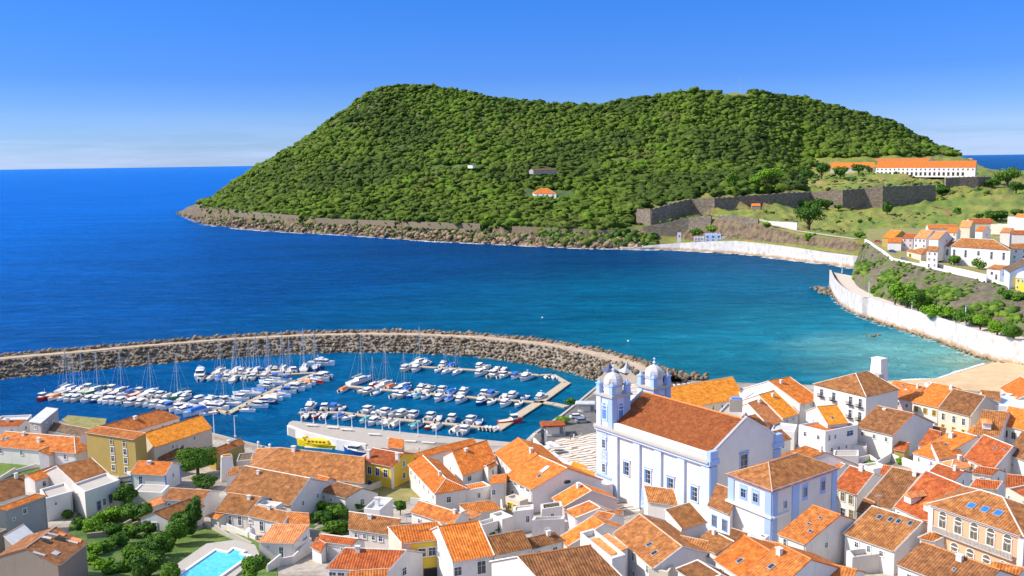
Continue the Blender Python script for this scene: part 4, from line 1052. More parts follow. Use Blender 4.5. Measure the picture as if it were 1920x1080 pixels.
for u, dr, arch in ((.52, 1.6, 1), (.78, 1.8, 1)): ho.opening('F', u, dr, 1.1, 1.1, 'cream', 'pane', 'window', True)
for u in (.53, .79):
    for dr in (3.6, 5.8, 8.2): ho.opening('F', u, dr, 1.2, 1.6, 'frame', 'pane')
H('warehouse', 'cream warehouse with amber hipped roof, right of the speckled orange one', 0, (254, 822), (289, 838), 7.0, C=(388, 799), ax=1, hip=(0, 0), roof='gable', tile='amber', ridge='ridgeo', wall='cream', win=1, cat='warehouse')
H('cottage', 'cottage with a short brown roof tucked between amber warehouse and tree', 0, (298, 864), (345, 852), 3.4, R=(349, 836), tile='brown', wall='cream')
H('cottage', 'cottage with terracotta roof and white verges in front of the ochre house', 1, (441, 522), (643, 468), 3.2, R=(540, 376), tile='umber', verge='ridgew', ridge='ridgew')
H('cottage', 'small white roof room with bright orange roof and two windows, far left', 1, (207, 512), (391, 448), 3.2, R=(345, 416), tile='orange', win=2, verge='ridgeo')
H('cottage', 'cottage with dark brown roof at the left edge below the small lawn', 1, (-60, 650), (145, 590), 3.4, R=(150, 486), tile='brown')
H('house', 'grey concrete house with a narrow orange roof at the left edge', 1, (32, 688), (272, 600), 6.5, R=(130, 602), roof='shed', tile='orange', wall='grey', win=[(.45, 1.6, .9, 1.1), (.18, 2.4, .6, .6)], p=.3)
H('terrace_house', 'weathered white terrace with a cluttered flat roof beside the grey house', 1, (275, 632), (428, 588), 4.8, C=(440, 520), roof='flat', tile='concrete', wall='white', win=[(.35, 1.2, .6, .7)])
H('terrace_house', 'white flat-roofed house with blue doors above the overgrown garden', 1, (505, 592), (712, 520), 5.6, C=(655, 470), roof='flat', tile='concrete', win=[(.36, 3.6, 1.0, 2.1, 'stonef', 'paneb'), (.52, 3.2, .8, 1.6, 'frame', 'pane'), (.70, 3.0, .9, 2.1, 'stonef', 'paneb')])
hr = H('ruined_house', 'ruined stone house with broken brown roof in the lower left corner', 1, (345, 1012), (512, 882), 5.5, R=(332, 792), auto=False, tile='brown', wall='stone', p=.35, cat='ruin')
H('lean_to', 'collapsed lean-to with bent grey metal sheets beside the ruined house', 1, (100, 915), (215, 845), 3.8, R=(150, 780), roof='shed', tile='sheet', wall='stone', p=.3, cat='lean-to')
hb = H('white_cottage', 'white cottage with blue corner stripes and amber gable roof', 1, (782, 466), (985, 476), 4.2, R=(1026, 405), tile='orange', verge='ridgew', ridge='ridgeo', win=[(.27, 1.7, 1.0, 2.1, 'frame', 'paneb')])
for p_ in (hb.b, hb.a, hb.c):
    m = MB(); m.box(Vector((p_.x, p_.y, (hb.ze+hb.zb)/2)), .14, .14, (hb.ze-hb.zb)/2-.05); m.build('corner_stripe', MT['bframe'], hb.t)
H('terrace_house', 'low store with flat concrete roof just below the blue-striped cottage', 1, (790, 582), (965, 590), 2.8, C=(1010, 545), roof='flat', tile='concrete', par=.25)
H('low_house', 'low building with patched salmon roof below the blue-striped cottage', 1, (905, 668), (1080, 600), 3.0, R=(985, 590), roof='shed', tile='salmon', p=.25)
# ---- crop 2
H('cottage', 'white cottage with brown roof behind the patched salmon roof', 2, (15, 618), (258, 634), 3.6, R=(303, 572), tile='brown', verge='ridgew')
H('cottage', 'white cottage with terracotta roof above the dark hedge', 2, (45, 742), (258, 660), 3.6, R=(178, 622), tile='umber', left=1, win=[(.3, 1.4, .6, .6)])
H('barn', 'big building with broad mottled brown roof and plain white gable, left of centre', 2, (388, 572), (778, 655), 4.6, R=(892, 500), tile='umber', ridge='ridgew', verge='ridgew', cat='building')
H('villa_wing', 'left wing of the white villa with dark windows above the pool', 2, (330, 690), (523, 716), 3.6, R=(602, 610), tile='umber', win=[(.45, 1.6, .9, 2.0), (.75, 1.5, .9, 2.0)], left=1, verge='ridgew', cat='villa')
H('villa_wing', 'right wing of the white villa with a door and windows above the pool', 2, (525, 717), (737, 762), 3.5, R=(776, 704), tile='umber', win=[(.07, 1.2, .9, .8), (.38, 1.7, 1.1, 2.1), (.70, 1.3, .9, .9)], verge='ridgew', cat='villa')
hs = H('pool_house', 'small white pool house with terracotta mono-pitch roof and green door', 2, (590, 874), (800, 880), 3.4, R=(887, 780), roof='shed', p=.28, tile='salmon', wall='clean', win=[(.62, 1.95, .9, 2.2, 'frame', 'paneg'), (.25, .9, .25, .12, 'metal', 'pane')], side=[(.68, .5, 1.6, .7)], cat='pool house')
H('long_house', 'yellow waterfront building with rust roof at the left of the harbour opening', 2, (330, 358), (500, 288), 4.4, R=(478, 262), tile='rust', wall='ochre', win=[(.2, 3.3, 1.4, 1.3)], cat='building')
H('shed', 'small shed with dark flat roof beside the yellow waterfront building', 2, (455, 402), (545, 392), 2.6, C=(560, 345), roof='flat', tile='slate', wall='grey', par=.2)
H('warehouse', 'very broad warehouse with brown hipped roof behind the yellow tour boat', 0, (466, 878), (682, 905), 4.2, R=(682, 861), hip=(1.0, 0), tile='umber', ridge='ridge', cat='warehouse')
H('house', 'narrow white house with bright orange roof by the walled garden', 2, (898, 556), (965, 574), 3.2, R=(1010, 500), tile='orange', win=1)
H('low_house', 'low house with tan lean roof left of the mottled brown roof', 2, (395, 480), (500, 470), 3.2, R=(540, 428), tile='umber', roof='shed', p=.3)
m = MB()
p = onground(Kc(2, (405, 515))[0], Kc(2, (405, 515))[1]); t = thing('chimney_stack', p, 'broad white tapering chimney stack left of the mottled brown roof', 'chimney')
m.box(p+Vector((0, 0, 3.0)), 1.7, .8, 3.4, (1, .4, 0), tx=.75); m.build('stack', MT['white'], t); m = MB(); m.box(p+Vector((0, 0, 6.5)), 1.0, .5, .22, (1, .4, 0)); m.build('cap', MT['ridgeo'], t)
# ---- crop 3
H('house', 'white house with brown roof right beside the bright orange one, centre left', 3, (8, 572), (157, 612), 3.6, R=(278, 563), tile='brown', win=[(.4, 1.4, .7, .8, 'frame', 'paneg'), (.1, 1.3, .7, .9)], side=1)
hy = H('yellow_house', 'bright yellow house with red roof and three white windows facing left', 3, (250, 393), (430, 427), 5.6, C=(560, 352), tile='red', wall='yellow', p=.30, win=[(.25, 2.0, 1.25, 1.9), (.51, 2.0, 1.25, 1.9), (.78, 2.0, 1.25, 1.9), (.25, 5.0, 1.3, 1.2)], side=[(.5, .9, 1.2, 1.5), (.5, 3.8, 1.2, 1.5)], chim=[(.14, .30, 1.9), (.97, .55, 1.5)], ridge='ridgew')
m = MB(); m.box(Vector((hy.b.x, hy.b.y, (hy.ze+hy.zb)/2)), .28, .28, (hy.ze-hy.zb)/2-.1); m.build('corner_pilaster', MT['clean'], hy.t)
H('hut', 'small hut with an orange roof behind the bright yellow house', 3, (405, 306), (492, 318), 3.0, R=(500, 272), roof='shed', tile='orange', wall='grey', cat='hut')
H('large_house', 'white building with orange hipped roof end left of the central courtyard', 3, (530, 414), (688, 586), 5.2, C=(870, 556), hip=(0, 1), tile='orange', ridge='ridgew', win=None, side=[(.42, 1.9, 1.1, 1.4)], left=None, cat='building')
H('long_house', 'wing with long orange roof along the back of the central courtyard', 3, (850, 480), (1057, 408), 3.8, R=(992, 282), tile='orange', ridge='ridgeo', win=[(.18, 1.3, 1.3, 1.3), (.68, 1.3, 1.3, 1.6)], chim=[(.35, .85, .6)], cat='building')
H('courtyard_wall_house', 'grey-white annex with plain wall closing the central courtyard', 3, (872, 575), (1018, 545), 3.6, depth=3.5, roof='flat', par=.15, tile='orange')
H('house', 'house with brown roof, white verges and small blue window, below the courtyard', 3, (545, 694), (790, 772), 4.0, R=(838, 708), tile='rust', verge='ridgew', ridge='ridgew', win=[(.2, 1.5, .9, .9, 'frame', 'paneb')])
H('small_house', 'small house with salmon roof squeezed below the central courtyard', 3, (845, 758), (955, 712), 3.0, R=(885, 690), tile='salmon', roof='shed', p=.3)
H('town_house', 'white town house with big rippled orange roof and two grey windows', 3, (790, 990), (1032, 950), 5.6, R=(942, 752), tile='orange', ridge='ridgeo', verge='ridgew', win=[(.12, 1.8, 1.3, 1.5), (.70, 1.8, 1.5, 2.2)], p=.5)
hq = H('yellow_front_house', 'house with a yellow panel facade, two windows and a dark garage grille', 3, (485, 882), (785, 850), 7.2, auto=False, R=(700, 762), roof='shed', p=.22, tile='orange', wall='cream', verge='ridgew')
p0, p1, d_, o_ = hq.face('F'); m = MB(); m.box(p0.lerp(p1, .46)-Vector((0, 0, 3.3)), (p1-p0).length*.28, .02, 2.9, d_, o_); m.build('yellow_panel', MT['yellow'], hq.t)
for u in (.40, .60): hq.opening('F', u, 2.0, 1.3, 1.5, 'frame', 'pane')
hq.opening('F', .60, 5.9, 3.0, 2.2, 'wood', 'dark', 'gate'); hq.opening('F', .86, 5.4, .5, 1.2, 'frame', 'dark')
H('house', 'white house with a row of small windows under a pale terracotta roof', 3, (172, 793), (478, 838), 4.0, R=(466, 747), tile='umber', win=[(.14, 1.2, .7, 1.0), (.31, 1.2, .7, 1.0), (.48, 1.2, .8, 1.0), (.62, 1.2, .9, 1.1), (.84, 1.3, .6, .9)], ridge='ridgew')
H('box_house', 'small white flat-roofed block with a chimney above the walled garden', 3, (262, 694), (355, 705), 4.4, C=(435, 632), roof='flat', tile='sheet', par=.6, chim=[(.4, .5, 1.6)])
H('long_house', 'white house with dark red roof and two windows at the bottom edge', 3, (45, 1027), (412, 1042), 4.2, R=(512, 936), tile='red', verge='ridgew', ridge='ridgew', win=[(.08, 1.5, 1.2, 1.6), (.22, 1.5, 1.2, 1.6)], side=1)
H('long_house', 'long low building with dark red roof right of the small pool house', 3, (-25, 862), (190, 890), 3.6, R=(232, 862), tile='red', ridge='ridgew')
H('low_house', 'low roof strip at the very bottom edge below the dark red roof', 3, (150, 1100), (385, 1085), 3.2, R=(410, 1042), tile='rust', roof='shed')
# ---- crop 4
H('hall', 'white hall with orange roof and a row of four small arched windows', 4, (155, 343), (263, 450), 5.2, R=(406, 359), tile='orange', ridge='ridgeo', win=[(.12, 1.0, .7, 1.2, 'frame', 'paneb'), (.38, 1.1, .6, 1.1), (.62, 1.2, .6, 1.1), (.86, 1.2, .6, 1.1)], cat='building')
hg = H('gable_house', 'large house with glowing orange roof and pale gable with oval window', 4, (215, 483), (374, 562), 5.6, R=(582, 441), tile='orange', ridge='ridgew', verge='ridgeo', win=[(.15, .7, 1.3, .8), (.38, .7, 1.3, .8), (.62, .7, 1.3, .8), (.85, .7, 1.3, .8), (.28, 3.4, 1.0, 2.0)], side=[(.42, 1.9, 1.4, .7)], sky=[(.60, .70, 1.2, 2.2, 'sheet'), (.72, .45)], cat='house')
c_ = hg.face('R'); m = MB(); q = (hg.b+hg.c)/2+Vector((0, 0, .55)); m.lathe((0, 0, 0), [(0.01, -.02), (.55, -.02), (.55, .05)], 14); 
for i, v in enumerate(m.v):
    m.v[i] = tuple(q+c_[2]*v[0]*1.5+Vector((0, 0, v[1]*.75))+c_[3]*(v[2]+.03))
m.build('oval_window', MT['pane'], hg.t)
H('row_house', 'house with small orange gable roof in front of the pale oval-window gable', 4, (500, 613), (569, 664), 3.4, R=(726, 573), tile='orange', ridge='ridgew', verge='ridgew', wall='pink')
H('row_house', 'house with red-orange gable roof, second before the blue church tower', 4, (578, 690), (640, 730), 3.2, R=(811, 683), tile='rust', ridge='ridgew', verge='ridgew')
H('row_house', 'house with orange gable roof and white verges above the terrace ruins', 4, (535, 852), (592, 900), 4.4, R=(800, 769), tile='orange', ridge='ridgeo', verge='ridgew')
H('corner_house', 'large house with long mottled brown roof and skylight left of the church', 5, (-88, 824), (150, 1028), 6.5, R=(312, 906), tile='umber', ridge='ridge', verge='ridgew', sky=[(.62, .45), (.8, .35, .8, 1.0, 'dark')], win=3, p=.42)
H('row_house', 'row house with spotted tan roof and four windows at the bottom centre', 4, (148, 952), (366, 908), 6.0, R=(313, 808), tile='umber', ridge='ridge', win=[(.30, 1.6, 1.1, 1.5), (.58, 1.5, 1.1, 1.5), (.57, 4.7, 1.5, 1.7), (.84, 4.5, 1.0, 1.4)], door=None)
H('row_house', 'row house with brown roof and two windows right of the spotted tan one', 4, (371, 913), (562, 865), 5.6, R=(500, 822), tile='brown', ridge='ridge', win=[(.2, 1.5, 1.0, 1.5), (.72, 1.5, 1.0, 1.5)])
H('big_roof_house', 'house with large dark brown roof filling the bottom edge at centre', 4, (465, 1160), (905, 1085), 5, R=(722, 906), tile='brown', ridge='ridgeo', verge='ridgew')
H('terrace_house', 'small white terraced building with flat yellowish roof, centre bottom', 4, (262, 704), (382, 690), 4.2, C=(430, 655), roof='flat', tile='cream', par=.3, win=[(.7, 1.6, .8, 1.4)])
H('terrace_house', 'white roof terrace with reddish parapet wall below the oval-window gable', 4, (372, 772), (560, 765), 4.2, C=(590, 745), roof='flat', tile='cream', par=.8)
H('terrace_house', 'white block with mossy flat roof between orange gables and terraces', 4, (432, 690), (555, 672), 4.0, C=(560, 640), roof='flat', tile='slate', par=.3)
H('low_house', 'low tiled canopy roof along the courtyard wall at centre', 4, (0, 705), (190, 682), 2.8, R=(130, 635), roof='shed', p=.3, tile='rust')
H('tall_house', 'tall plain white house left of the glowing orange roof', 4, (125, 530), (218, 520), 5.6, C=(235, 470), roof='gable', p=.2, tile='orange', win=[(.2, 2.0, .9, 1.2)])
H('roof_room', 'roof room with salmon roof above the ruined terrace by the mottled roof', 4, (738, 866), (850, 952), 6.6, R=(942, 915), roof='shed', p=.2, tile='salmon', wall='white', win=[(.5, 3, 1.2, 1.6)])
H('terrace_house', 'tall white party wall building with open flat top at bottom centre', 4, (660, 850), (850, 1010), 6.4, C=(930, 985), roof='flat', tile='concrete', par=.9, win=[(.8, 2.5, 1.0, 1.5)])
H('low_house', 'tiny amber roof at the foot of the church tower', 4, (600, 432), (680, 462), 3.2, R=(700, 430), roof='shed', p=.3, tile='amber')
# ---- crop 5
H('side_chapel', 'side chapel with brown roof and white scalloped wall, left of two', 5, (110, 632), (290, 658), 5.6, R=(238, 572), tile='umber', roof='shed', ridge='ridgew', verge='ridgew', p=.4, cat='chapel')
H('side_chapel', 'side chapel with brown roof against the church wall, right of two', 5, (310, 797), (456, 753), 7.4, R=(360, 646), tile='umber', roof='shed', ridge='ridgew', verge='ridgew', p=.45, cat='chapel')
H('annex', 'white annex with brown roof and two blue windows between church and sacristy', 5, (470, 655), (598, 708), 7.2, R=(640, 590), roof='shed', tile='brown', wall='clean', win=[(.3, 2.6, 1.2, 2.1, 'bframe', 'paneo'), (.78, 2.6, 1.2, 2.1, 'bframe', 'paneo')], cat='annex')
H('house', 'small house with brown roof at the foot of the annex', 5, (392, 872), (525, 945), 4.4, R=(622, 877), tile='umber', ridge='ridgew')
H('big_roof_house', 'house with plain bright orange roof below the blue sacristy', 5, (515, 978), (665, 1080), 5.0, R=(842, 936), tile='orange', ridge='ridgeo', sky=[(.6, .35)])
H('big_roof_house', 'house with dark rust roof at the bottom right of the bright orange one', 5, (665, 1085), (850, 1190), 5.0, R=(1080, 982), tile='rust', ridge='ridgeo', sky=[(.4, .5)])
H('big_roof_house', 'house with brown roof and white ridge at the bottom edge, lower centre', 5, (290, 1036), (420, 1120), 5.0, R=(548, 1078), tile='brown', ridge='ridgew', verge='ridgew')
H('house', 'house with sunlit orange and brown roof right below the sacristy', 6, (-62, 826), (98, 888), 5.0, R=(303, 717), tile='rust', ridge='ridgeo', sky=[(.6, .75, .5, .5), (.5, .5, .5, .5), (.75, .35, .6, .6)], win=[(.85, 2.2, .7, 1.4), (.25, 1.4, .8, 1.8)])
# ---- crop 6
H('town_house', 'white town house with red-brown roof and tall cream shuttered windows', 6, (262, 545), (403, 593), 6.6, R=(503, 469), tile='red', ridge='ridgew', verge='ridgew', win=[(.12, 1.5, 1.1, 1.9, 'cream', 'paneo'), (.42, 1.5, 1.1, 1.9, 'cream', 'paneo'), (.76, 1.5, 1.1, 1.9, 'cream', 'paneo'), (.45, 4.9, 1.2, 2.2), (.8, 4.6, 1.2, 2.0, 'cream', 'paneo')])
H('big_roof_house', 'house with steep dark speckled roof between the two red-brown roofs', 6, (440, 636), (612, 679), 5.6, R=(786, 471), tile='brown', ridge='ridge', verge='ridgew')
hd = H('dormer_house', 'house with red-brown roof and two gabled dormers right of the speckled roof', 6, (632, 662), (842, 762), 6.2, R=(1030, 549), tile='red', ridge='ridgew', verge='ridgew', sky=[(.85, .65)], win=[(.1, 1.7, .7, 1.9), (.3, 1.7, .7, 1.9), (.5, 1.7, .7, 1.9), (.7, 1.7, .7, 1.9), (.9, 1.7, .7, 1.9)])
for u in (.28, .82):
    q = hd.pt(u, .28); m = MB(); m.box(q+Vector((0, 0, .5))-hd.n*.1, .9, 1.2, .7, hd.dir, hd.n); dm = m.build('dormer', MT['clean'], hd.roof)
    m = MB(); zz = Vector((0, 0, 1)); w = hd.dir*1.15; f0 = q-hd.n*1.5+zz*1.1; f1 = q+hd.n*2.4+zz*1.1
    for sg in (1, -1):
        P4 = [f0+w*sg, f1+w*sg, f1+zz*.75, f0+zz*.75]; m.poly(P4 if sg > 0 else P4[::-1], [(0, 0), (3.9, 0), (3.9, 1.3), (0, 1.3)]); m.poly([p-zz*.1 for p in (P4[::-1] if sg > 0 else P4)])
    m.poly([f0+w-zz*.05, f0+zz*.72, f0-w-zz*.05]); m.build('dormer_roof', MT['salmon'], hd.roof)
hp = H('patio_house', 'house with orange-brown roof and skylights above a walled green patio', 6, (332, 824), (626, 927), 5.0, R=(790, 758), tile='umber', ridge='ridgew', verge='ridgew', sky=[(.3, .75), (.5, .78), (.65, .8), (.85, .85)], win=[(.25, 1.3, .8, 1.0), (.5, 1.3, .7, 1.2, 'frame', 'paneg'), (.75, 1.3, .8, 1.0)])
H('patio', 'walled patio with greenish paving in front of the skylight house', 6, (375, 1000), (640, 965), 2.4, C=(600, 925), roof='flat', tile='grey', par=.9, cat='patio')
H('party_wall_house', 'grey-white gabled house right of the skylight house', 6, (778, 850), (868, 870), 6.0, R=(990, 845), tile='rust', roof='gable', verge='ridgew', side=[(.5, 1.2, .5, .8)], p=.3)
H('big_roof_house', 'house with broad dark brown roof at the bottom right edge', 6, (648, 1005), (1100, 1180), 5.4, R=(1250, 1045), tile='brown', ridge='ridgeo', sky=[(.6, .5, .4, .4)], chim=[(.55, .85, .8)])
hk = H('big_roof_house', 'house with dark roof between patio and bottom edge, lower right', 6, (100, 1095), (345, 1150), 4.6, R=(400, 1045), tile='rust', ridge='ridgeo')
H('big_roof_house', 'house with rust roof at the bottom edge left of the patio', 6, (-120, 1040), (60, 1120), 4.4, R=(205, 1012), tile='rust', ridge='ridgeo')
# ---- crop 7: right side
H('hall', 'low hall with long amber-orange roof behind the church', 0, (1258, 770), (1396, 745), 6.0, R=(1373, 708), tile='amber', ridge='ridgew', wall='cream', cat='building')
H('pale_block', 'pale blue-white flat-roofed block behind the white complex', 0, (1398, 752), (1478, 745), 7.0, C=(1470, 722), roof='flat', tile='lblue', wall='lblue', par=.3)
H('house', 'white house with orange roof above small round holes, nearest the bay', 7, (368, 434), (513, 401), 6.4, R=(296, 247), tile='orange', ridge='ridgeo', verge='ridgew', win=[(.2, .9, .5, .5), (.5, .9, .5, .5), (.78, .9, .5, .5)])
H('row_house', 'narrow house with amber roof between white parapets', 7, (247, 533), (357, 498), 5.6, R=(190, 344), tile='amber', verge='ridgew', win=[(.3, 1.2, .7, .9), (.7, 1.2, .7, .9)])
H('row_house', 'narrow house with salmon roof and blue band between white parapets', 7, (155, 588), (246, 548), 5.2, R=(98, 404), tile='salmon', verge='ridgew', win=[(.5, .6, 3.2, .5, 'bframe', 'paneb')])
H('row_house', 'house with two-part orange roof left of the narrow row', 7, (-5, 636), (152, 598), 5.0, R=(60, 508), tile='rust', ridge='ridge', win=[(.5, 1.2, .9, .9), (.8, 1.2, .9, .9)])
H('roof_terrace', 'cluttered white roof terrace with a concrete tank behind the church', 9, (1400, 610), (1570, 640), 6.4, C=(1640, 560), roof='flat', tile='concrete', par=.6)
m = MB(); p = at(*Kc(9, (1535, 560)), 13); t = thing('water_tank', p, 'grey concrete water tank with blue top on the roof terrace', 'water tank'); m.box(p+Vector((0, 0, 1)), 1.7, 1.2, 1.7, (1, -.2, 0)); m.build('tank', MT['concrete'], t); m = MB(); m.box(p+Vector((0, 0, 2.9)), 1.2, .9, .2, (1, -.2, 0)); m.build('lid', MT['bframe'], t)
H('cottage', 'cottage with weathered brown roof tucked behind the church gable', 7, (195, 700), (305, 672), 5.0, R=(240, 612), tile='brown', ridge='ridge')
hw = H('white_house', 'big white cubic house with a flat parapet roof and balcony openings', 7, (360, 590), (545, 636), 8.0, C=(770, 590), roof='flat', tile='rust', par=.5, wall='clean', side=[(.12, 1.4, .8, 1.6), (.30, 1.4, .8, 1.2), (.75, 1.3, 2.4, 1.5, 'frame', 'paneb'), (.2, 4.6, .8, 1.0), (.42, 4.6, .8, 1.0), (.65, 4.6, .8, 1.0)])
H('roof_room', 'roof room with amber gable roof on the white cubic house', 7, (560, 575), (702, 560), 9.2, R=(625, 442), tile='amber', wall='clean', ridge='ridgeo', verge='ridgew', sky=[(.4, .35, .6, .6)], base=2.5)
H('low_house', 'low salmon roof beside the balcony house', 7, (510, 440), (625, 432), 4.0, R=(600, 412), roof='shed', p=.3, tile='salmon')
hB = H('balcony_house', 'large white house with flower balconies, brown hipped roof and huge chimney', 7, (466, 294), (827, 380), 11.5, C=(1050, 330), ax=1, auto=False, hip=(.9, .2), tile='umber', ridge='ridgew', p=.42, cat='house',
  win=[(.16, 2.0, 1.2, 2.1), (.40, 2.2, 1.2, 2.3), (.72, 2.2, 1.2, 2.3), (.90, 2.2, 1.2, 2.3), (.72, 6.0, 1.2, 2.3), (.90, 6.0, 1.2, 2.3), (.40, 6.0, 1.2, 2.1)])
p0, p1, d_, o_ = hB.face('F')
for u, dr in ((.16, 3.2), (.40, 3.5), (.72, 3.5), (.90, 3.5), (.72, 7.3), (.90, 7.3)):
    q = p0.lerp(p1, u)-Vector((0, 0, dr)); m = MB(); m.box(q+o_*.45, .95, .45, .07, d_, o_)
    for k in range(7): m.box(q+d_*(-.9+k*.3)+o_*.86+Vector((0, 0, .45)), .035, .035, .42, d_, o_)
    m.box(q+o_*.86+Vector((0, 0, .9)), .95, .05, .05, d_, o_); m.build('balcony', MT['dark'], hB.t)
p = at(*Kc(7, (915, 200)), hB.ze+3.2); m = MB(); m.box(p+Vector((0, 0, .2)), 2.1, 1.6, 3.3, hB.dir, tx=.78, ty=.85); m.box(p+Vector((0, 0, 3.6)), 1.8, 1.5, .15, hB.dir); m.build('great_chimney', MT['clean'], hB.roof)
m = MB(); p = at(*Kc(7, (910, 245)), hB.ze+2.4); m.box(p, 1.3, 1.0, .9, hB.dir, tx=.8); m.build('dormer', MT['stonef'], hB.roof)
H('pink_house', 'pale pink house with rust roof, leftmost of the joined row of three', 7, (940, 368), (1148, 414), 5.6, R=(1232, 318), tile='rust', wall='pink', ridge='ridgeo', win=[(.28, 1.7, 1.0, 1.3), (.54, 1.7, 1.0, 1.3), (.82, 1.7, 1.0, 1.3)], sky=[(.55, .6, .7, .7, 'sheet'), (.35, .85, .6, .6)])
H('yellow_trim_house', 'house with orange roof and yellow window frames, middle of the joined row', 7, (1148, 418), (1330, 458), 5.8, R=(1467, 326), tile='orange', wall='white', ridge='ridgeo', win=[(.16, 1.9, 1.2, 1.7, 'yellow', 'paneo'), (.5, 1.9, 1.2, 1.7, 'yellow', 'paneo'), (.84, 1.9, 1.2, 1.7, 'yellow', 'paneo')])
H('cream_house', 'cream house with dark brown roof, rightmost of the joined row', 7, (1330, 462), (1550, 517), 6.6, R=(1652, 382), tile='brown', wall='cream', ridge='ridge', verge='ridgew', win=[(.16, 2.1, 1.1, 2.0), (.5, 2.1, 1.1, 2.0), (.8, 2.1, 1.1, 2.0), (.16, 4.8, 1.0, 1.1, 'yellow'), (.5, 4.8, 1.0, 1.1, 'yellow'), (.8, 4.8, 1.0, 1.1, 'yellow')])
H('round_house', 'white house with wide brown roof and bulging yard wall, centre right', 7, (762, 590), (1010, 648), 7.0, R=(1157, 500), tile='brown', ridge='ridge', verge='ridgeo', side=None, chim=[(.25, .9, .3)])
H('annex', 'white annex with pale metal roof right of the wide brown roof', 7, (1100, 605), (1270, 622), 5.4, R=(1300, 575), roof='shed', p=.2, tile='sheet', wall='clean', win=[(.3, 1.1, .6, .8, 'dark', 'dark')], side=1)
H('yard_block', 'curved white yard wall block in front of the wide brown roof', 7, (820, 668), (905, 672), 4.6, C=(1000, 650), roof='flat', par=.2, tile='cream', wall='white')
H('yard_block', 'low white block with steps right of the white cubic house', 7, (700, 720), (830, 735), 3.4, C=(835, 690), roof='flat', par=.2, tile='concrete', wall='clean')
H('yard_block', 'lower white block with concrete top beside the sacristy', 7, (600, 800), (775, 800), 3.0, C=(800, 760), roof='flat', par=.3, tile='concrete', wall='clean')
H('red_hut', 'small dark red roofed hut between white yard walls', 7, (1020, 745), (1100, 760), 3.2, R=(1125, 705), roof='shed', tile='red', wall='ochre', cat='hut')
H('curved_house', 'white house with vivid red-orange roof and skylight, right of centre', 7, (1155, 770), (1312, 816), 4.6, R=(1592, 662), tile='orange', ridge='ridgew', wall='clean', sky=[(.55, .5)], win=[(.25, 1.3, .6, 1.2), (.8, 1.3, .6, 1.0)], left=1, p=.4)
H('lavender_house', 'house with red-brown roof and two small skylights at the right', 7, (1508, 800), (1706, 888), 5.6, R=(1842, 738), tile='red', ridge='ridgew', verge='ridgew', sky=[(.6, .7, .6, .6), (.85, .8, .5, .5)], win=[(.3, 1.5, 1.2, 1.6, 'cream', 'paneo'), (.75, 1.5, .8, 1.2)], p=.4)
H('small_house', 'small white house with salmon hipped roof in front of the vivid roof', 7, (1330, 840), (1412, 888), 4.2, C=(1562, 852), hip=(1, 1), ax=1, tile='salmon', ridge='ridgew', wall='clean', side=[(.3, 1.4, .7, 1.3), (.7, 1.4, .7, 1.3)], win=[(.5, 1.6, .8, 1.8)])
H('shop_house', 'white house with orange roof and three large yellow-sided windows at the right edge', 7, (1762, 575), (1960, 622), 6.0, R=(2010, 500), tile='orange', ridge='ridgeo', verge='ridgew', win=[(.18, 2.2, 1.3, 1.9, 'cream'), (.46, 2.2, 1.3, 1.9, 'cream'), (.76, 2.2, 1.3, 1.9, 'cream')])
hz_ = H('dormer_house', 'small house with brown roof and one white gabled dormer at the right', 7, (1565, 640), (1745, 655), 5.0, R=(1812, 495), tile='umber', ridge='ridge', wall='clean')
q = hz_.pt(.4, .35); m = MB(); m.box(q+Vector((0, 0, .5)), 1.0, 1.6, .8, hz_.dir, hz_.n); m.build('dormer', MT['clean'], hz_.roof); m = MB(); m.box(q+Vector((0, 0, 1.45))-hz_.n*.1, 1.3, 2.0, .16, hz_.dir, hz_.n, tx=.1); m.build('dormer_roof', MT['salmon'], hz_.roof)
H('right_edge_house', 'grey-white house with brown roof cut by the right edge', 7, (1808, 775), (2000, 850), 7.0, R=(2080, 700), tile='brown', ridge='ridge', wall='white', win=[(.2, 2.2, .7, .8)])
H('beach_house', 'white house with red roof next to the beach at the right edge', 7, (1760, 318), (1875, 405), 4.6, R=(1960, 330), tile='orange', verge='ridgew', ridge='ridgew', wall='cream')
H('beach_house', 'low white block with small openings behind the cream house, right edge', 7, (1690, 450), (1920, 470), 4.6, C=(1960, 400), roof='flat', tile='lblue', wall='clean', par=.4, win=[(.4, 1.2, .4, .6), (.75, 1.2, 1.0, .4)])
H('beach_house', 'small building with rounded brown roof behind the cream house', 7, (1640, 400), (1760, 412), 5.4, R=(1745, 350), tile='umber', wall='cream')
hc_ = H('chimney_house', 'pair of pale chimney walls between the cream house and beach', 7, (1675, 440), (1730, 448), 6.6, depth=2, roof='flat', par=.2, tile='sheet')
H('low_house', 'low brick-red terrace behind the balcony house by the beach', 7, (1045, 335), (1180, 310), 3.4, C=(1200, 275), roof='flat', tile='salmon', par=.3, wall='cream')
H('house', 'red roofed strip behind the sacristy roof', 7, (172, 812), (300, 860), 7.4, R=(600, 782), tile='rust', ridge='ridgew', p=.4)
H('house', 'red-tiled roof joining the white wall at the right edge', 6, (1080, 545), (1235, 560), 5.8, R=(1290, 522), tile='red', verge='ridgew')
H('cream_block', 'cream block with small openings at the right edge above the peach building', 6, (1290, 570), (1400, 630), 8.0, C=(1480, 560), roof='flat', tile='red', wall='cream', par=.4, win=[(.2, 1.0, .5, .7), (.7, 1.2, .5, .7)])
H('house', 'house with dark red roof between peach building and lavender house', 7, (1265, 905), (1440, 960), 5.4, R=(1500, 900), tile='red', ridge='ridgew', p=.3)
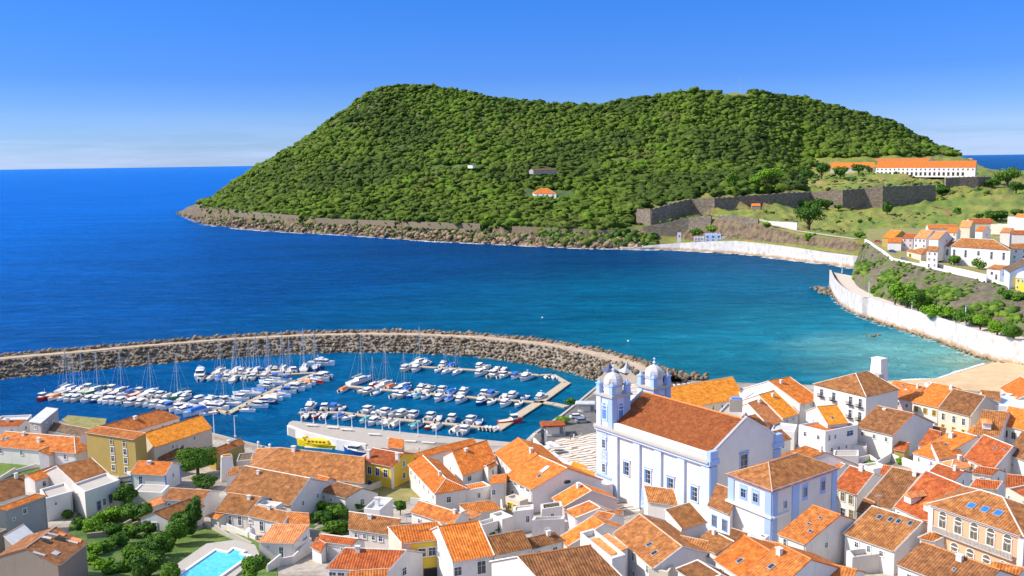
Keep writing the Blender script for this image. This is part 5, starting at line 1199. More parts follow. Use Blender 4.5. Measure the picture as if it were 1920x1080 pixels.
# ---- the peach building
hP = H('peach_building', 'peach building with ribbed hipped roof, arched white windows and long balcony', 6, (845, 645), (1388, 832), 10.5, auto=False, C=(1570, 715), hip=(1, 1), tile='umber', wall='peach', ridge='ridgew', p=.42, ovh=.5, sky=[(.36, .40, 1.1, 1.2, 'blueglass'), (.56, .43, 1.1, 1.2, 'blueglass'), (.76, .45, 1.1, 1.2, 'blueglass')], cat='building')
for k in range(5):
    u = .145+k*.178
    hP.opening('F', u, 2.5, 1.35, 2.1, 'frame', 'paneo', 'window', True)
    hP.opening('F', u-.03, 7.0, 1.35, 2.2, 'frame', 'paneo', 'window', True)
for k in range(3): hP.opening('R', .2+k*.3, 2.5, 1.2, 2.1, 'frame', 'pane', 'window', True)
p0, p1, d_, o_ = hP.face('F'); L_ = (p1-p0).length
m = MB(); q = (p0+p1)/2; m.box(q+o_*.35-Vector((0, 0, 4.35)), L_*.44, .35, .1, d_, o_); m.box(q+o_*.64-Vector((0, 0, 3.45)), L_*.44, .06, .06, d_, o_)
for k in range(60): m.box(q+d_*((k-29.5)/60*L_*.87)+o_*.64-Vector((0, 0, 3.87)), .07, .06, .38, d_, o_)
m.build('balcony', MT['stonef'], hP.t)
m = MB(); m.box(q+o_*.12-Vector((0, 0, .35)), L_/2+.1, .2, .28, d_, o_); m.build('cornice', MT['clean'], hP.t)
for u in (0.005, .995):
    m = MB(); m.box(p0.lerp(p1, u)+o_*.06-Vector((0, 0, 5.4)), .45, .12, 5.0, d_, o_); m.build('corner_pilaster', MT['clean'], hP.t)
# ---- the sacristy with blue trim
hS = H('sacristy', 'blue and white sacristy with blue corner pilasters and hipped orange-brown roof', 5, (592, 470), (850, 566), 13.0, C=(1235, 432), ax=1, auto=False, hip=(1, 1), tile='umber', wall='clean', ridge='ridge', ovh=.5, cat='church building')
Z = Vector((0, 0, 1))
def surr(Hh, f, u0, u1, drop, hh): return band(Hh, f, u0, u1, drop, hh, 0, 'blue', 'window_surround')
def band(Hh, f, u0, u1, drop, hh, proud, mt, name, part=None):
    p0, p1, d, o = Hh.face(f); c = p0.lerp(p1, (u0+u1)/2)-Z*(drop+hh/2)
    m = MB(); m.box(c+o*proud/2, (p1-p0).length*(u1-u0)/2, proud/2+.02, hh/2, d, o); return m.build(name, MT[mt], Hh.t)
hh_ = hS.ze-hS.zb
for f in ('F', 'R'):
    L_ = (hS.face(f)[1]-hS.face(f)[0]).length; w = 1.15/L_*1.3
    band(hS, f, 0, w, .5, hh_-.6, .16, 'blue', 'corner_pilaster'); band(hS, f, 1-w, 1, .5, hh_-.6, .16, 'blue', 'corner_pilaster')
    band(hS, f, -.01, 1.01, 0, .55, .26, 'blue', 'frieze'); 
band(hS, 'F', -.03, 1.03, 4.9, .35, .5, 'clean', 'cornice'); band(hS, 'R', .0, .25, 4.9, .35, .5, 'clean', 'cornice')
band(hS, 'R', .30, .40, .5, hh_-.6, .15, 'blue', 'pilaster')
for u in (.36, .64):
    surr(hS, 'F', u-.10, u+.10, 1.0, 3.0); hS.opening('F', u, 2.6, 1.3, 1.7, 'blue', 'pane')
surr(hS, 'F', .55, .72, 9.7, 3.0); hS.opening('F', .64, 11.0, 1.0, 2.0, 'lblue', 'pane')
for u in (.50, .78):
    surr(hS, 'R', u-.045, u+.045, 1.0, 3.2); hS.opening('R', u, 2.6, 1.2, 1.8, 'blue', 'pane')
hS.opening('R', .2, 3.6, .9, 1.3, 'lblue', 'paneo')
for r in PLACED:
    if r[3] > 26 or r[3] < 2.5 or r[2] > 40: print('CHK', r)
# ---- smaller roofs, lean-tos and yards that fill the blocks between the houses
EX_ = [
 ('lean_to', 'tan lean-to roof between ochre house and brown cottage', 1, (860, 330), (945, 352), 3.0, dict(R=(930, 300), roof='shed', tile='umber')),
 ('low_house', 'low brown roof strip behind the blue-striped cottage', 1, (985, 395), (1085, 372), 3.0, dict(R=(1085, 312), tile='brown')),
 ('porch', 'porch with dark red door and small orange roof on the long building', 1, (290, 360), (378, 325), 4.0, dict(R=(320, 300), roof='shed', tile='rust', wall='white', auto=False, win=[(.5, 2.1, 1.9, 3.0, 'stonef', 'red_')])),
 ('shed', 'small grey shed with flat top beside the overgrown garden', 1, (430, 620), (500, 600), 3.0, dict(depth=3, roof='flat', tile='slate', wall='grey')),
 ('stone_shed', 'rough stone shed left of the ruined house', 1, (-30, 850), (45, 815), 4.0, dict(depth=5, roof='flat', tile='stone', wall='stone')),
 ('lean_to', 'small rust lean-to at the left end of the white villa', 2, (300, 722), (350, 736), 2.6, dict(R=(405, 700), roof='shed', tile='rust')),
 ('roof_room', 'white roof room between the villa wings and mottled brown roof', 2, (575, 665), (690, 680), 4.4, dict(depth=2.5, roof='flat', wall='white', tile='sheet')),
 ('gable_house', 'plain pinkish gable behind the small pool house', 2, (770, 765), (890, 775), 3.6, dict(R=(885, 712), roof='shed', tile='rust', wall='pink', p=.2)),
 ('shed', 'small terrace shed with red-brown roof beside the pool house', 2, (905, 900), (960, 930), 2.6, dict(R=(985, 890), roof='shed', tile='red')),
 ('low_house', 'low cream annex under the brown warehouse roof', 3, (60, 505), (190, 530), 3.0, dict(R=(240, 510), roof='shed', tile='brown', wall='cream')),
 ('small_house', 'orange roofed step below the hipped orange roof', 3, (700, 750), (800, 740), 3.6, dict(R=(790, 715), roof='shed', tile='orange')),
 ('small_house', 'small rust roof between yellow panel facade and row-window house', 3, (478, 840), (545, 830), 3.6, dict(R=(560, 780), roof='shed', tile='rust')),
 ('yard_block', 'cream walled yard right of the courtyard roofs', 3, (960, 800), (1060, 770), 2.2, dict(C=(1080, 735), roof='flat', tile='cream', wall='white', par=.7)),
 ('courtyard_roof', 'outer orange roof slope along the back of the hipped wing', 3, (545, 392), (700, 345), 4.6, dict(R=(760, 318), roof='shed', tile='orange')),
 ('courtyard_roof', 'outer orange roof slope facing the quay, right part', 3, (700, 345), (930, 290), 5.0, dict(R=(985, 262), roof='shed', tile='orange')),
 ('row_house', 'orange roof between hall and long courtyard wing', 4, (112, 440), (165, 412), 4.4, dict(R=(220, 432), tile='rust', verge='ridgew')),
 ('glass_porch', 'glazed porch with yellow trim in front of the glowing orange roof', 4, (215, 620), (300, 650), 2.8, dict(depth=2.5, roof='flat', wall='cream', tile='sheet', win=[(.3, 1.2, 1.2, 1.4, 'yellow', 'pane'), (.7, 1.2, 1.2, 1.4, 'yellow', 'paneg')])),
 ('yard_block', 'white stepped terrace with rounded wall by the courtyard', 4, (195, 760), (262, 740), 3.0, dict(depth=4, roof='flat', tile='cream', wall='white', par=.6)),
 ('yard_block', 'reddish walled terrace between orange gables, bottom centre', 4, (450, 800), (590, 765), 3.0, dict(depth=3, roof='flat', tile='rust', wall='pink', par=.4)),
 ('row_house', 'orange sliver roof beside the second orange gable', 4, (720, 740), (815, 760), 4.6, dict(R=(865, 715), tile='rust', verge='ridgew')),
 ('row_house', 'small orange roof between church wall and mottled corner house', 4, (800, 745), (900, 735), 4.2, dict(R=(920, 690), tile='rust')),
 ('low_house', 'yellowish low roof at the corner of the plaza', 4, (650, 475), (735, 500), 3.0, dict(R=(745, 465), roof='shed', tile='amber', wall='cream')),
 ('garden_block', 'white walled block with planted top beside the tower foot', 4, (700, 520), (760, 560), 3.4, dict(depth=4, roof='flat', tile='sheet', wall='clean')),
 ('lean_to', 'brown lean-to with white chimney below the side chapels', 5, (225, 850), (330, 905), 4.2, dict(R=(380, 850), roof='shed', tile='umber')),
 ('small_house', 'small brown roof with white edge left of the sacristy base', 5, (600, 850), (690, 880), 4.4, dict(R=(700, 830), roof='shed', tile='brown')),
 ('chimney_house', 'white rounded chimney block at the base of the sacristy', 5, (762, 850), (810, 862), 5.6, dict(depth=1.6, roof='flat', tile='rust', wall='clean', par=.2)),
 ('small_house', 'small orange roof in front of the sacristy corner', 5, (780, 905), (880, 925), 4.6, dict(R=(900, 890), roof='shed', tile='orange')),
 ('row_house', 'brown slope joining mottled corner house and side chapel', 5, (310, 925), (475, 960), 6.0, dict(R=(400, 880), roof='shed', tile='umber')),
 ('small_house', 'low white roof room with rust tiles at the bottom edge, lower centre', 5, (120, 1055), (230, 1075), 4.4, dict(depth=4, roof='flat', tile='sheet', wall='cream')),
 ('lane_house', 'rust roof strip behind the sacristy, nearer the town house', 6, (180, 440), (262, 470), 6.4, dict(R=(330, 415), tile='rust', ridge='ridgew', verge='ridgew')),
 ('lane_house', 'dark roof in the shade right of the tall cream windows', 6, (405, 690), (470, 720), 4.6, dict(R=(500, 650), roof='shed', tile='brown', wall='ochre')),
 ('small_house', 'small red roof between speckled roof and white yard walls', 6, (540, 470), (600, 480), 4.6, dict(R=(620, 430), roof='shed', tile='red')),
 ('yard_block', 'walled yard with white curved steps in the lane, right of centre', 6, (500, 455), (590, 440), 2.6, dict(depth=4, roof='flat', tile='cream', wall='clean', par=.5)),
 ('small_house', 'salmon roof squeezed right of the vivid roof house', 6, (770, 300), (840, 320), 5.0, dict(R=(905, 225), roof='shed', tile='red')),
 ('gable_house', 'lavender party wall with narrow roof between vivid roof and red-brown roof', 7, (1330, 812), (1500, 795), 5.4, dict(R=(1640, 690), roof='shed', tile='rust', wall='lblue', p=.2)),
 ('small_house', 'green-sided small house with orange roof below the cream house', 7, (1530, 625), (1625, 650), 4.0, dict(R=(1665, 610), roof='shed', tile='orange', wall='white')),
 ('small_house', 'small dark-roofed annex in front of the joined row', 7, (1270, 640), (1360, 660), 4.6, dict(R=(1380, 605), roof='shed', tile='brown', wall='clean')),
 ('yard_block', 'white stepped roofs between the narrow row and the white cubic house', 7, (170, 620), (330, 640), 4.6, dict(C=(350, 585), roof='flat', tile='sheet', wall='clean', par=.4)),
 ('row_house', 'white roofed block with pale steps behind the narrow row', 7, (-20, 400), (90, 405), 7.4, dict(C=(170, 360), roof='flat', tile='lblue', wall='clean', par=.2)),
 ('small_house', 'small white house with red roof below the lavender house', 7, (1560, 905), (1700, 925), 4.6, dict(R=(1760, 890), tile='red', wall='clean')),
 ('right_edge_house', 'white house with vivid red roof at the right edge above the peach building', 6, (1290, 545), (1420, 560), 8.4, dict(R=(1430, 490), tile='red', wall='cream')),
 ('small_house', 'small rust roof at the left foot of the peach building', 6, (790, 790), (868, 800), 5.6, dict(R=(870, 760), tile='rust')),
 ('lane_house', 'white fronted house with rust roof at the bottom right corner', 6, (1120, 1090), (1300, 1130), 3.6, dict(R=(1400, 1040), tile='rust', win=2)),
 ('beach_wall_house', 'pale low building with cream roof right at the beach edge', 7, (1740, 385), (1800, 395), 4.4, dict(depth=5, roof='flat', tile='cream', wall='clean')),
 ('row_house', 'tiny salmon roof beside the tall pale chimney near the beach', 7, (1230, 300), (1290, 310), 6.0, dict(depth=3, roof='flat', tile='sheet', wall='clean')),
]
MT['red_'] = plain('dark_red_wall', (.20, .03, .025), .8)
for nm, lab, k, A, B, h, kw in EX_: H(nm, lab, k, A, B, h, **kw)
# ------------------------------------------------------------------ the church
def church():
    zc = 21.0
    Lc = at(1120, 797, zc); Rc = at(1331, 867, zc); Cc = at(1446, 827, zc)
    d = (Rc-Lc).normalized(); n = Vector((-d.y, d.x, 0)); n = n if n.y > 0 else -n
    dep = (Cc-Rc).dot(n); zb = 3.5; Z = Vector((0, 0, 1)); X = d; LEN = (Rc-Lc).length
    T = thing('church', (Lc+Rc)/2*1-Z*(zc-5.2)+n*dep/2, 'large white church with pale blue trim, twin domed towers and long red-brown roof', 'church')
    P = lambda u, v, z: Lc+X*u+n*v+Z*(z-zc)         # u along the long wall, v deep, z world height
    tw = 5.4                                         # tower width
    # nave body
    m = MB(); A, B, C, D = P(tw*.6, .25, 0), P(LEN, .25, 0), P(LEN, dep, 0), P(tw*.6, dep, 0)
    ev = 22.2; rise = .52*dep/2
    q = [A, B, C, D]
    for i in range(4):
        a, b = q[i], q[(i+1) % 4]; m.poly([Vector((a.x, a.y, zb)), Vector((b.x, b.y, zb)), Vector((b.x, b.y, ev)), Vector((a.x, a.y, ev))])
    m.poly([Vector((B.x, B.y, ev)), Vector((C.x, C.y, ev)), (B+C)/2*1+Z*(ev+rise+.5-(B.z+C.z)/2)])
    m.poly([Vector((D.x, D.y, ev)), Vector((A.x, A.y, ev)), (D+A)/2*1+Z*(ev+rise+.5-(D.z+A.z)/2)])
    wall = m.build('wall', MT['clean'], T)
    # roof
    m = MB(); e = .25
    def slab(p4, eu):
        nn = (p4[1]-p4[0]).cross(p4[2]-p4[0]).normalized(); nn = nn if nn.z > 0 else -nn; evv = nn.cross(eu).normalized(); evv = evv if evv.z > 0 else -evv
        uv = [((w-p4[0]).dot(eu), (w-p4[0]).dot(evv)) for w in p4]; m.poly(p4, uv)
        m.poly([w-nn*.2 for w in p4[::-1]])
        for i in range(4): j = (i+1) % 4; m.poly([p4[i]-nn*.2, p4[j]-nn*.2, p4[j], p4[i]])
    u0, u1 = tw*.75, LEN-.45; k = .52
    r1, r2 = P(u0, dep/2, ev+rise+.15), P(u1, dep/2, ev+rise+.15)
    slab([P(u0, 1.1, ev+.25), P(u1, 1.1, ev+.25), r2, r1], X); slab([P(u1, dep-1.1, ev+.25), P(u0, dep-1.1, ev+.25), r1, r2], -X)
    roof = m.build('roof', MT['rust2'], T)
    m = MB(); m.tube(r1+Z*.1, r2+Z*.1, .2, 6); m.build('ridge_cap', MT['ridgeo'], roof)
    # white parapet along the eave, gable coping
    m = MB(); c = P((u0+LEN)/2, .75, ev+.02); m.box(c, (LEN-u0)/2, .5, .30, X); m.build('parapet', MT['clean'], T)
    m = MB(); gp = P(LEN-.2, dep/2, ev+rise+.75)
    for v in (.3, dep-.3): m.tube(P(LEN-.2, v, ev+.35), gp, .32, 4)
    m.build('gable_coping', MT['clean'], T)
    # cornice (blue, with a pale stone lip) right round
    for (z0, h, pr, mt, nm) in ((20.2, .7, .35, 'lblue', 'frieze'), (20.9, .35, .75, 'stonef', 'cornice')):
        m = MB(); m.box(P(LEN/2, 0, z0+h/2), LEN/2+.3, pr+.25, h/2, X); m.build(nm, MT[mt], T)
    # gable end cornice returns
    for v in (0.7, dep-.7):
        m = MB(); m.box(P(LEN, v, 21.0), .7, 1.4, .5, X); m.box(P(LEN, v, 22.3), .5, 1.1, .9, X); m.build('cornice_return', MT['blue'], T)
    # pilasters on the long wall
    for u, w in ((tw+.6, 1.0), (tw+7.7, 1.0), (tw+14.2, 1.0), (tw+20.9, 1.0), (LEN-1.0, 1.15)):
        m = MB(); m.box(P(u, .02, (20+zb)/2), w, .28, (20-zb)/2, X); m.build('pilaster', MT['lblue'], T)
    for v in (.9, dep-.9):
        m = MB(); m.box(P(LEN+.02, v, (20+zb)/2), .28, 1.0, (20-zb)/2, X); m.build('pilaster', MT['blue'], T)  # gable pilasters take the darker blue: their shade is in the colour
    def win(c, dx, out, w, h, sur='lblue', arch=False, pane='pane', nm='window'):
        m = MB(); fw_ = .24
        for s in (-1, 1): m.box(c+dx*s*(w/2+fw_/2)+out*.08, fw_/2, .12, h/2+fw_, dx, out)
        m.box(c+Z*(h/2+fw_/2)+out*.09, w/2+fw_+.15, .17, fw_/2, dx, out); m.box(c-Z*(h/2+fw_/2)+out*.085, w/2+fw_, .14, fw_/2, dx, out)
        if not arch: m.box(c+Z*(h/2+fw_+.35)+out*.09, w/2+fw_+.25, .2, .07, dx, out)
        else: m.tube(c+Z*h/2, c+Z*h/2+out*.2, w/2+fw_, 14)
        f = m.build(nm, MT[sur], T)
        m = MB(); m.box(c+out*.05, w/2, .03, h/2, dx, out)
        if arch: m.tube(c+Z*h/2, c+Z*h/2+out*.22, w/2, 14)
        m.build('pane', MT[pane], f)
        m = MB()
        m.box(c+out*.09, .02, .02, h/2, dx, out)
        for k in (-1, 1): m.box(c+Z*k*h*.17+out*.095, w/2, .02, .02, dx, out)
        if not arch: m.build('glazing_bar', MT['frame'], f)
    for k in range(4):
        u = tw+4.1+k*6.75; win(P(u, .25, 13.4), X, -n, 1.8, 2.9, 'lblue')
        m = MB(); m.box(P(u-.57, .14, 13.4), .18, .05, 1.35, X, n); m.build('shaded_reveal', MT['bframe2'], T)  # blue strip painted in for the shade of the left reveal
    win(P(LEN, dep*.47, 19.0), n, X, 1.9, 3.6, 'blue'); win(P(LEN, dep*.2, 12.4), n, X, 1.6, 2.6, 'blue')  # gable window surrounds in the shaded copy of the trim blue
    # niche shrine of blue tiles between first and second bay
    m = MB(); m.box(P(tw+8.9+1.3, .1, 8.2), 1.4, .12, 2.2, X, n, tx=.75); m.build('tile_panel', MT['azulejo'], T)
    # ---- towers
    def tower(v0, nm):
        U = 0; R = MB()
        def sq(u, v, w2, z0, z1, mt, name, tx=1, par=T, bu=None):
            m = MB(); m.box(P(u, v, (z0+z1)/2), bu or w2, w2, (z1-z0)/2, X, n, tx=tx, ty=tx); return m.build(name, MT[mt], par)
        cu, cv = tw/2-.3, v0+tw/2; h2 = tw/2
        sq(cu, cv, h2, zb, 20.6, 'lblue', 'tower_shaft')
        sq(cu, cv, h2+.5, 20.6, 21.3, 'stonef', 'cornice')
        st = sq(cu, cv, h2-.25, 21.3, 28.4, 'lblue', 'belfry')
        sq(cu, cv, h2+.35, 28.1, 28.6, 'stonef', 'cornice')
        for sx, sv in ((-1, -1), (1, -1), (1, 1), (-1, 1)):
            m = MB(); m.box(P(cu+sx*(h2-.75), cv+sv*(h2-.75), 24.7), .75, .75, 3.4, X, n); m.build('pilaster', MT['blue'] if sx > 0 or sv > 0 else MT['lblue'], T)  # sunward corner lighter, the others darker: light and shade put into the colour
            m = MB(); m.box(P(cu+sx*(h2-.55), cv+sv*(h2-.55), 29.6), .62, .62, 1.0, X, n, tx=.8, ty=.8); m.box(P(cu+sx*(h2-.55), cv+sv*(h2-.55), 30.7), .68, .68, .12, X, n); m.lathe(P(cu+sx*(h2-.55), cv+sv*(h2-.55), 30.8), [(.55, 0), (.5, .2), (.2, .5), (.22, .7), (.05, .9)], 8); m.build('pinnacle', MT['blue'], T)
        # belfry openings on the two visible sides
        for (c, dx, out) in ((P(cu, cv-h2+.25, 24.4), X, -n), (P(cu+h2-.25, cv, 24.4), n, X)):
            win(c, dx, out, 1.35, 3.0, 'lblue', True, 'bframe2', 'belfry_opening')
        # shaft windows on the long side
        if v0 < 1:
            for z in (17.3, 11.7, 7.6): win(P(cu, cv-h2, z), X, -n, 1.0, 1.9, 'lblue')
            for z in (20.0-1, 14.4): m = MB(); m.box(P(cu, cv-h2-.05, z), 1.0, .06, .9 if z > 15 else 1.5, X, n); m.build('tile_panel', MT['azulejo'], T)
            m = MB(); m.box(P(cu, cv-h2-.1, 9.9), h2+.1, .25, .18, X, n); m.build('string_course', MT['blue'], T)
        # drum and dome: octagonal, swelling
        m = MB(); m.lathe(P(cu, cv, 0), [(2.15, 28.6), (2.15, 30.2)], 8, ux=X, sq=True); m.build('drum', MT['clean'], T)
        m = MB(); m.lathe(P(cu, cv, 0), [(2.3, 30.2), (2.3, 30.4)], 8, ux=X, sq=True); m.build('drum_cornice', MT['blue'], T)
        m = MB(); m.lathe(P(cu, cv, 0), [(2.15, 30.35), (2.28, 30.8), (2.25, 31.4), (2.05, 32.0), (1.6, 32.5), (1.0, 32.9), (.5, 33.1), (.35, 33.2)], 8, ux=X, sq=True); m.build('dome', MT['dome'], T)
        m = MB(); m.lathe(P(cu, cv, 0), [(.3, 33.2), (.2, 33.4), (.42, 33.7), (.25, 33.95), (.08, 34.1)], 8); m.tube(P(cu, cv, 34.0), P(cu, cv, 34.9), .09); m.tube(P(cu-.35, cv, 34.6), P(cu+.35, cv, 34.6), .09); m.build('finial', MT['lblue'], T)
    tower(-.05, 'a'); tower(dep-tw-2.9, 'b')
    # facade between the towers
    m = MB(); m.box(P(1.6, dep/2, (24+zb)/2), 1.6, dep/2-tw+.5, (24-zb)/2, X, n); m.build('facade', MT['clean'], T)
    m = MB(); m.box(P(1.6, dep/2, 25.0), 1.4, 2.6, 1.4, X, n, ty=.2); m.build('pediment', MT['lblue'], T)
MT['rust2'] = rooftile('church_roof_tile', (.25, .075, .022), (.21, .062, .018), (.30, .10, .03), .18)
MT['bframe2'] = plain('blue_shade_paint', (.10, .25, .58), .6)
def dome_mat():
    m, nt, b = new_mat('dome_lead'); p = pos(nt)
    c = ramp(nt, noise_n(nt, pos(nt, (.8, .8, .35)), 1.0, 5, .7), [(.32, (.50, .42, .24)), (.5, (.56, .55, .54)), (.7, (.66, .66, .68))])
    nt.links.new(c, b.inputs['Base Color']); b.inputs['Roughness'].default_value = .7; return m
MT['dome'] = dome_mat()
def azul():
    m, nt, b = new_mat('blue_tile_picture'); p = pos(nt)
    c = ramp(nt, noise_n(nt, p, 1.6, 5, .7, 1.5), [(.40, (.75, .78, .85)), (.52, (.22, .38, .80)), (.62, (.70, .76, .88))])
    nt.links.new(c, b.inputs['Base Color']); b.inputs['Roughness'].default_value = .3; return m
MT['azulejo'] = azul()
church()
MT['rustp'] = plain('reddish_path', (.30, .10, .06), .9, 0, .2, .3)
# ------------------------------------------------------------------ headland on the right: seawall, road, cliff, street
SB = [(1560, 536), (1567, 553), (1584, 573), (1612, 589), (1653, 606), (1698, 620), (1742, 634), (1787, 650), (1834, 669), (1859, 676), (1925, 690), (2020, 712)]
SE = [(1623, 451, 26), (1631, 455, 26), (1645, 465, 25.8), (1659, 474, 25.5), (1676, 488, 25), (1726, 499, 24), (1798, 516, 23), (1867, 531, 22), (1920, 544, 21), (2060, 575, 20)]
sbw = [at(x, y, 0) for x, y in SB]; sbw = spline(sbw, 4.0)
sew = [at(x, y, z) for x, y, z in SE]
def arc(L):
    o = [0]
    for a, b in zip(L, L[1:]): o.append(o[-1]+(b-a).length)
    return o
def along(L, n):
    A = arc(L); out = []
    for i in range(n):
        t = A[-1]*i/(n-1)
        for j in range(len(A)-1):
            if t <= A[j+1]+1e-6: out.append(L[j].lerp(L[j+1], (t-A[j])/max(1e-6, A[j+1]-A[j]))); break
    return out
NN = 120
base_ = along(sbw, NN)
# match the two lines by direction from the camera
def match(p):
    px = proj(Vector((p.x, p.y, 10)))[0]; px = px+30
    xs = [s[0] for s in SE]; px = max(xs[0], min(xs[-1], px))
    for i in range(len(SE)-1):
        if px <= SE[i+1][0]: break
    t = (px-SE[i][0])/(SE[i+1][0]-SE[i][0]); return sew[i].lerp(sew[i+1], t)
def plat(x, y):
    px = proj((x, y, 24))[0]; i = 0
    xs = [s[0] for s in SE]; px = max(xs[0], min(xs[-1], px))
    for i in range(len(SE)-1):
        if px <= SE[i+1][0]: break
    t = (px-SE[i][0])/(SE[i+1][0]-SE[i][0]); e = sew[i].lerp(sew[i+1], t); q = max(0, min(1, (y-e.y)/(720-e.y)))
    return e.z+(24.5-e.z)*q
V = []; rows = 16
FT = [(1597, 517), (1601, 527), (1608, 537), (1625, 547), (1653, 559), (1687, 571), (1730, 583), (1780, 597), (1830, 610), (1900, 627), (2010, 655)]
ft_ = along(spline([at(x, y, 9) for x, y in FT], 4.0), NN); st_ = along(sew, NN)
def near_(L, p, i, w=26):
    # partner on the other line: shortest hop that keeps order
    best = min(range(max(0, i-w), min(NN, i+w+1)), key=lambda k: (L[k].xy-p.xy).length); return best
last = 0
pair = []
for i, p in enumerate(ft_):
    px = proj(p)[0]; k = min(range(NN), key=lambda q: abs(proj(st_[q])[0]-(px+28-24*min(1, i/60)))); last = max(last, k); pair.append(last)
lastb = 0
for i, p in enumerate(ft_):
    k = min(range(NN), key=lambda q: (base_[q].xy-p.xy).length); k = max(lastb, k) if i else 0; lastb = k
    if i == NN-1: k = NN-1
    b0 = base_[k]; e = st_[pair[i]]
    dr_ = Vector((p.x-b0.x, p.y-b0.y, 0)).normalized()*1.6; pts = [Vector((b0.x, b0.y, -3))+dr_, Vector((b0.x, b0.y, 8.6))+dr_, Vector((p.x, p.y, 9.0))]
    pts[1].z = 8.7
    for k2 in range(1, 7):
        t = k2/6; q = pts[2].lerp(e, t); q.z = 9+(e.z-9)*(t**.55)
        if k2 < 6: q += Vector((noise.noise(Vector((i*.5, k2, 1)))*1.6, noise.noise(Vector((i*.45, k2, 7)))*1.6, noise.noise(Vector((i*.4, k2, 4)))*1.2))
        pts.append(q)
    pe = Vector((e.x, e.y, e.z)); dx = (e.x/e.y)
    for k2 in range(1, 8):
        y = e.y+(735-e.y)*k2/7; x = dx*y; pts.append(Vector((x, y, plat(x, y))))
    V += [tuple(q) for q in pts]; rows = len(pts)
Fc = []; mi = []
for i in range(NN-1):
    for j in range(rows-1):
        a = i*rows+j; Fc.append((a, a+rows, a+rows+1, a+1)); mi.append(0 if j == 0 else (1 if j == 1 else (2 if j < 8 else 3)))
def cliff_mat():
    m, nt, b = new_mat('cliff_scrub'); p = pos(nt)
    rk = ramp(nt, noise_n(nt, pos(nt, (.35, .35, .12)), 1.0, 7, .72, .4), [(.28, (.06, .05, .035)), (.5, (.14, .115, .075)), (.7, (.24, .195, .12))])
    gr = ramp(nt, noise_n(nt, p, .5, 6, .7), [(.3, (.04, .10, .015)), (.7, (.15, .20, .03))])
    f = ramp(nt, noise_n(nt, p, .10, 5, .65), [(.50, 0), (.60, .9)])
    nt.links.new(mix(nt, rk, gr, f), b.inputs['Base Color']); b.inputs['Roughness'].default_value = .95
    bump(nt, b, noise_n(nt, p, .9, 6, .7), .9, .6); return m
MT['cliff'] = cliff_mat()
CLV = V; CLR = rows
tag(npmesh('headland', V, Fc, [MT['stone'], MT['concrete'], MT['cliff'], MT['dry']], 4, mi=mi), 'scrubby headland with coast road and village street on the right', kind='structure')
def swall_mat():
    m, nt, b = new_mat('seawall_whitewash'); p = pos(nt); g = N(nt, 'ShaderNodeSeparateXYZ'); nt.links.new(p, g.inputs[0])
    c = ramp(nt, noise_n(nt, pos(nt, (1, 1, .7)), .3, 6, .7), [(.32, (.40, .35, .29)), (.46, (.53, .49, .45)), (.6, (.60, .57, .54))])
    z = math_n(nt, 'ADD', g.outputs[2], math_n(nt, 'MULTIPLY', noise_n(nt, p, .35, 5, .7), 5))
    tide = ramp(nt, math_n(nt, 'DIVIDE', z, 8), [(.40, 1), (.62, 0)])
    c = mix(nt, c, (.38, .24, .12), tide); nt.links.new(c, b.inputs['Base Color']); b.inputs['Roughness'].default_value = .9; return m
MT['seawall'] = swall_mat()
def wallrun(name, pts, z0, tops, th, mt, label, batter=.8, cap=None):
    m = MB(); n = len(pts); L = []; 
    for i, p in enumerate(pts):
        d = pts[min(i+1, n-1)]-pts[max(i-1, 0)]; d.z = 0; d.normalize(); nn = Vector((-d.y, d.x, 0))
        if nn.y < 0: nn = -nn
        t = tops[i] if hasattr(tops, '__len__') else tops
        L.append((Vector((p.x, p.y, z0)), Vector((p.x, p.y, 0))+nn*batter+Vector((0, 0, t)), Vector((p.x, p.y, 0))+nn*(batter+th)+Vector((0, 0, t)), Vector((p.x, p.y, z0))+nn*(batter+th)))
    for A, B in zip(L, L[1:]):
        for k in range(3): m.poly([A[k], B[k], B[k+1], A[k+1]])
    m.poly(list(L[0])); m.poly(list(L[-1])[::-1])
    return tag(m.build(name, mt), label, 'wall')
wallrun('seawall', base_, -1, [10.0]*NN, .9, MT['seawall'], 'long white seawall curving down to the beach on the right')
wallrun('street_wall', along([q+Vector((0, 0, 0)) for q in sew], 60), 18, [q.z+1.0 for q in along(sew, 60)], .5, MT['clean'], 'low white parapet wall along the cliff-top street', .1)
# cove wall by the bathing place
cv = [(1204, 466), (1235, 467), (1275, 469), (1330, 471), (1376, 473), (1436, 479), (1490, 487), (1540, 496), (1598, 503), (1640, 508)]
tp = [(1204, 462), (1235, 459), (1275, 456), (1330, 453), (1376, 452), (1436, 458), (1490, 465), (1540, 473), (1598, 480), (1640, 486)]
cw = [at(x, interp(SH, x)+1.0, 0) for x, y in cv]; ct = [atY(t[0], t[1], c.y).z for t, c in zip(tp, cw)]
wallrun('cove_wall', cw, -1, ct, 3.0, MT['seawall'], 'stained white retaining wall along the far cove', .5)
rockb = []
def rocks(pts, lab, r=(.6, 1.4), n=3, up_=.4, spread=2.2):
    VV = []; FF = []; off = 0
    for p in pts:
        for k in range(n):
            v, f = random.choice(rt_); q = p+Vector((random.uniform(-spread, spread), random.uniform(-spread*1.3, spread*.3), random.uniform(-.3, up_))); w = put(v, f, q, random.uniform(*r))
            VV.append(w+np.array(q)); FF.append(f+off); off += len(v)
    return tag(npmesh('shore_rocks', np.concatenate(VV), np.concatenate(FF), rockm, 3), lab, kind='stuff')
rocks(along(sbw, 150), 'brown rocks along the foot of the long seawall', (.5, 1.2), 3)
rocks([at(x, y, 0) for x, y in [(1528, 541), (1536, 542), (1545, 545), (1552, 548), (1556, 553), (1540, 549), (1566, 560)]], 'dark rocks running into the water off the seawall corner', (.9, 2.0), 6, .8, 3.5)
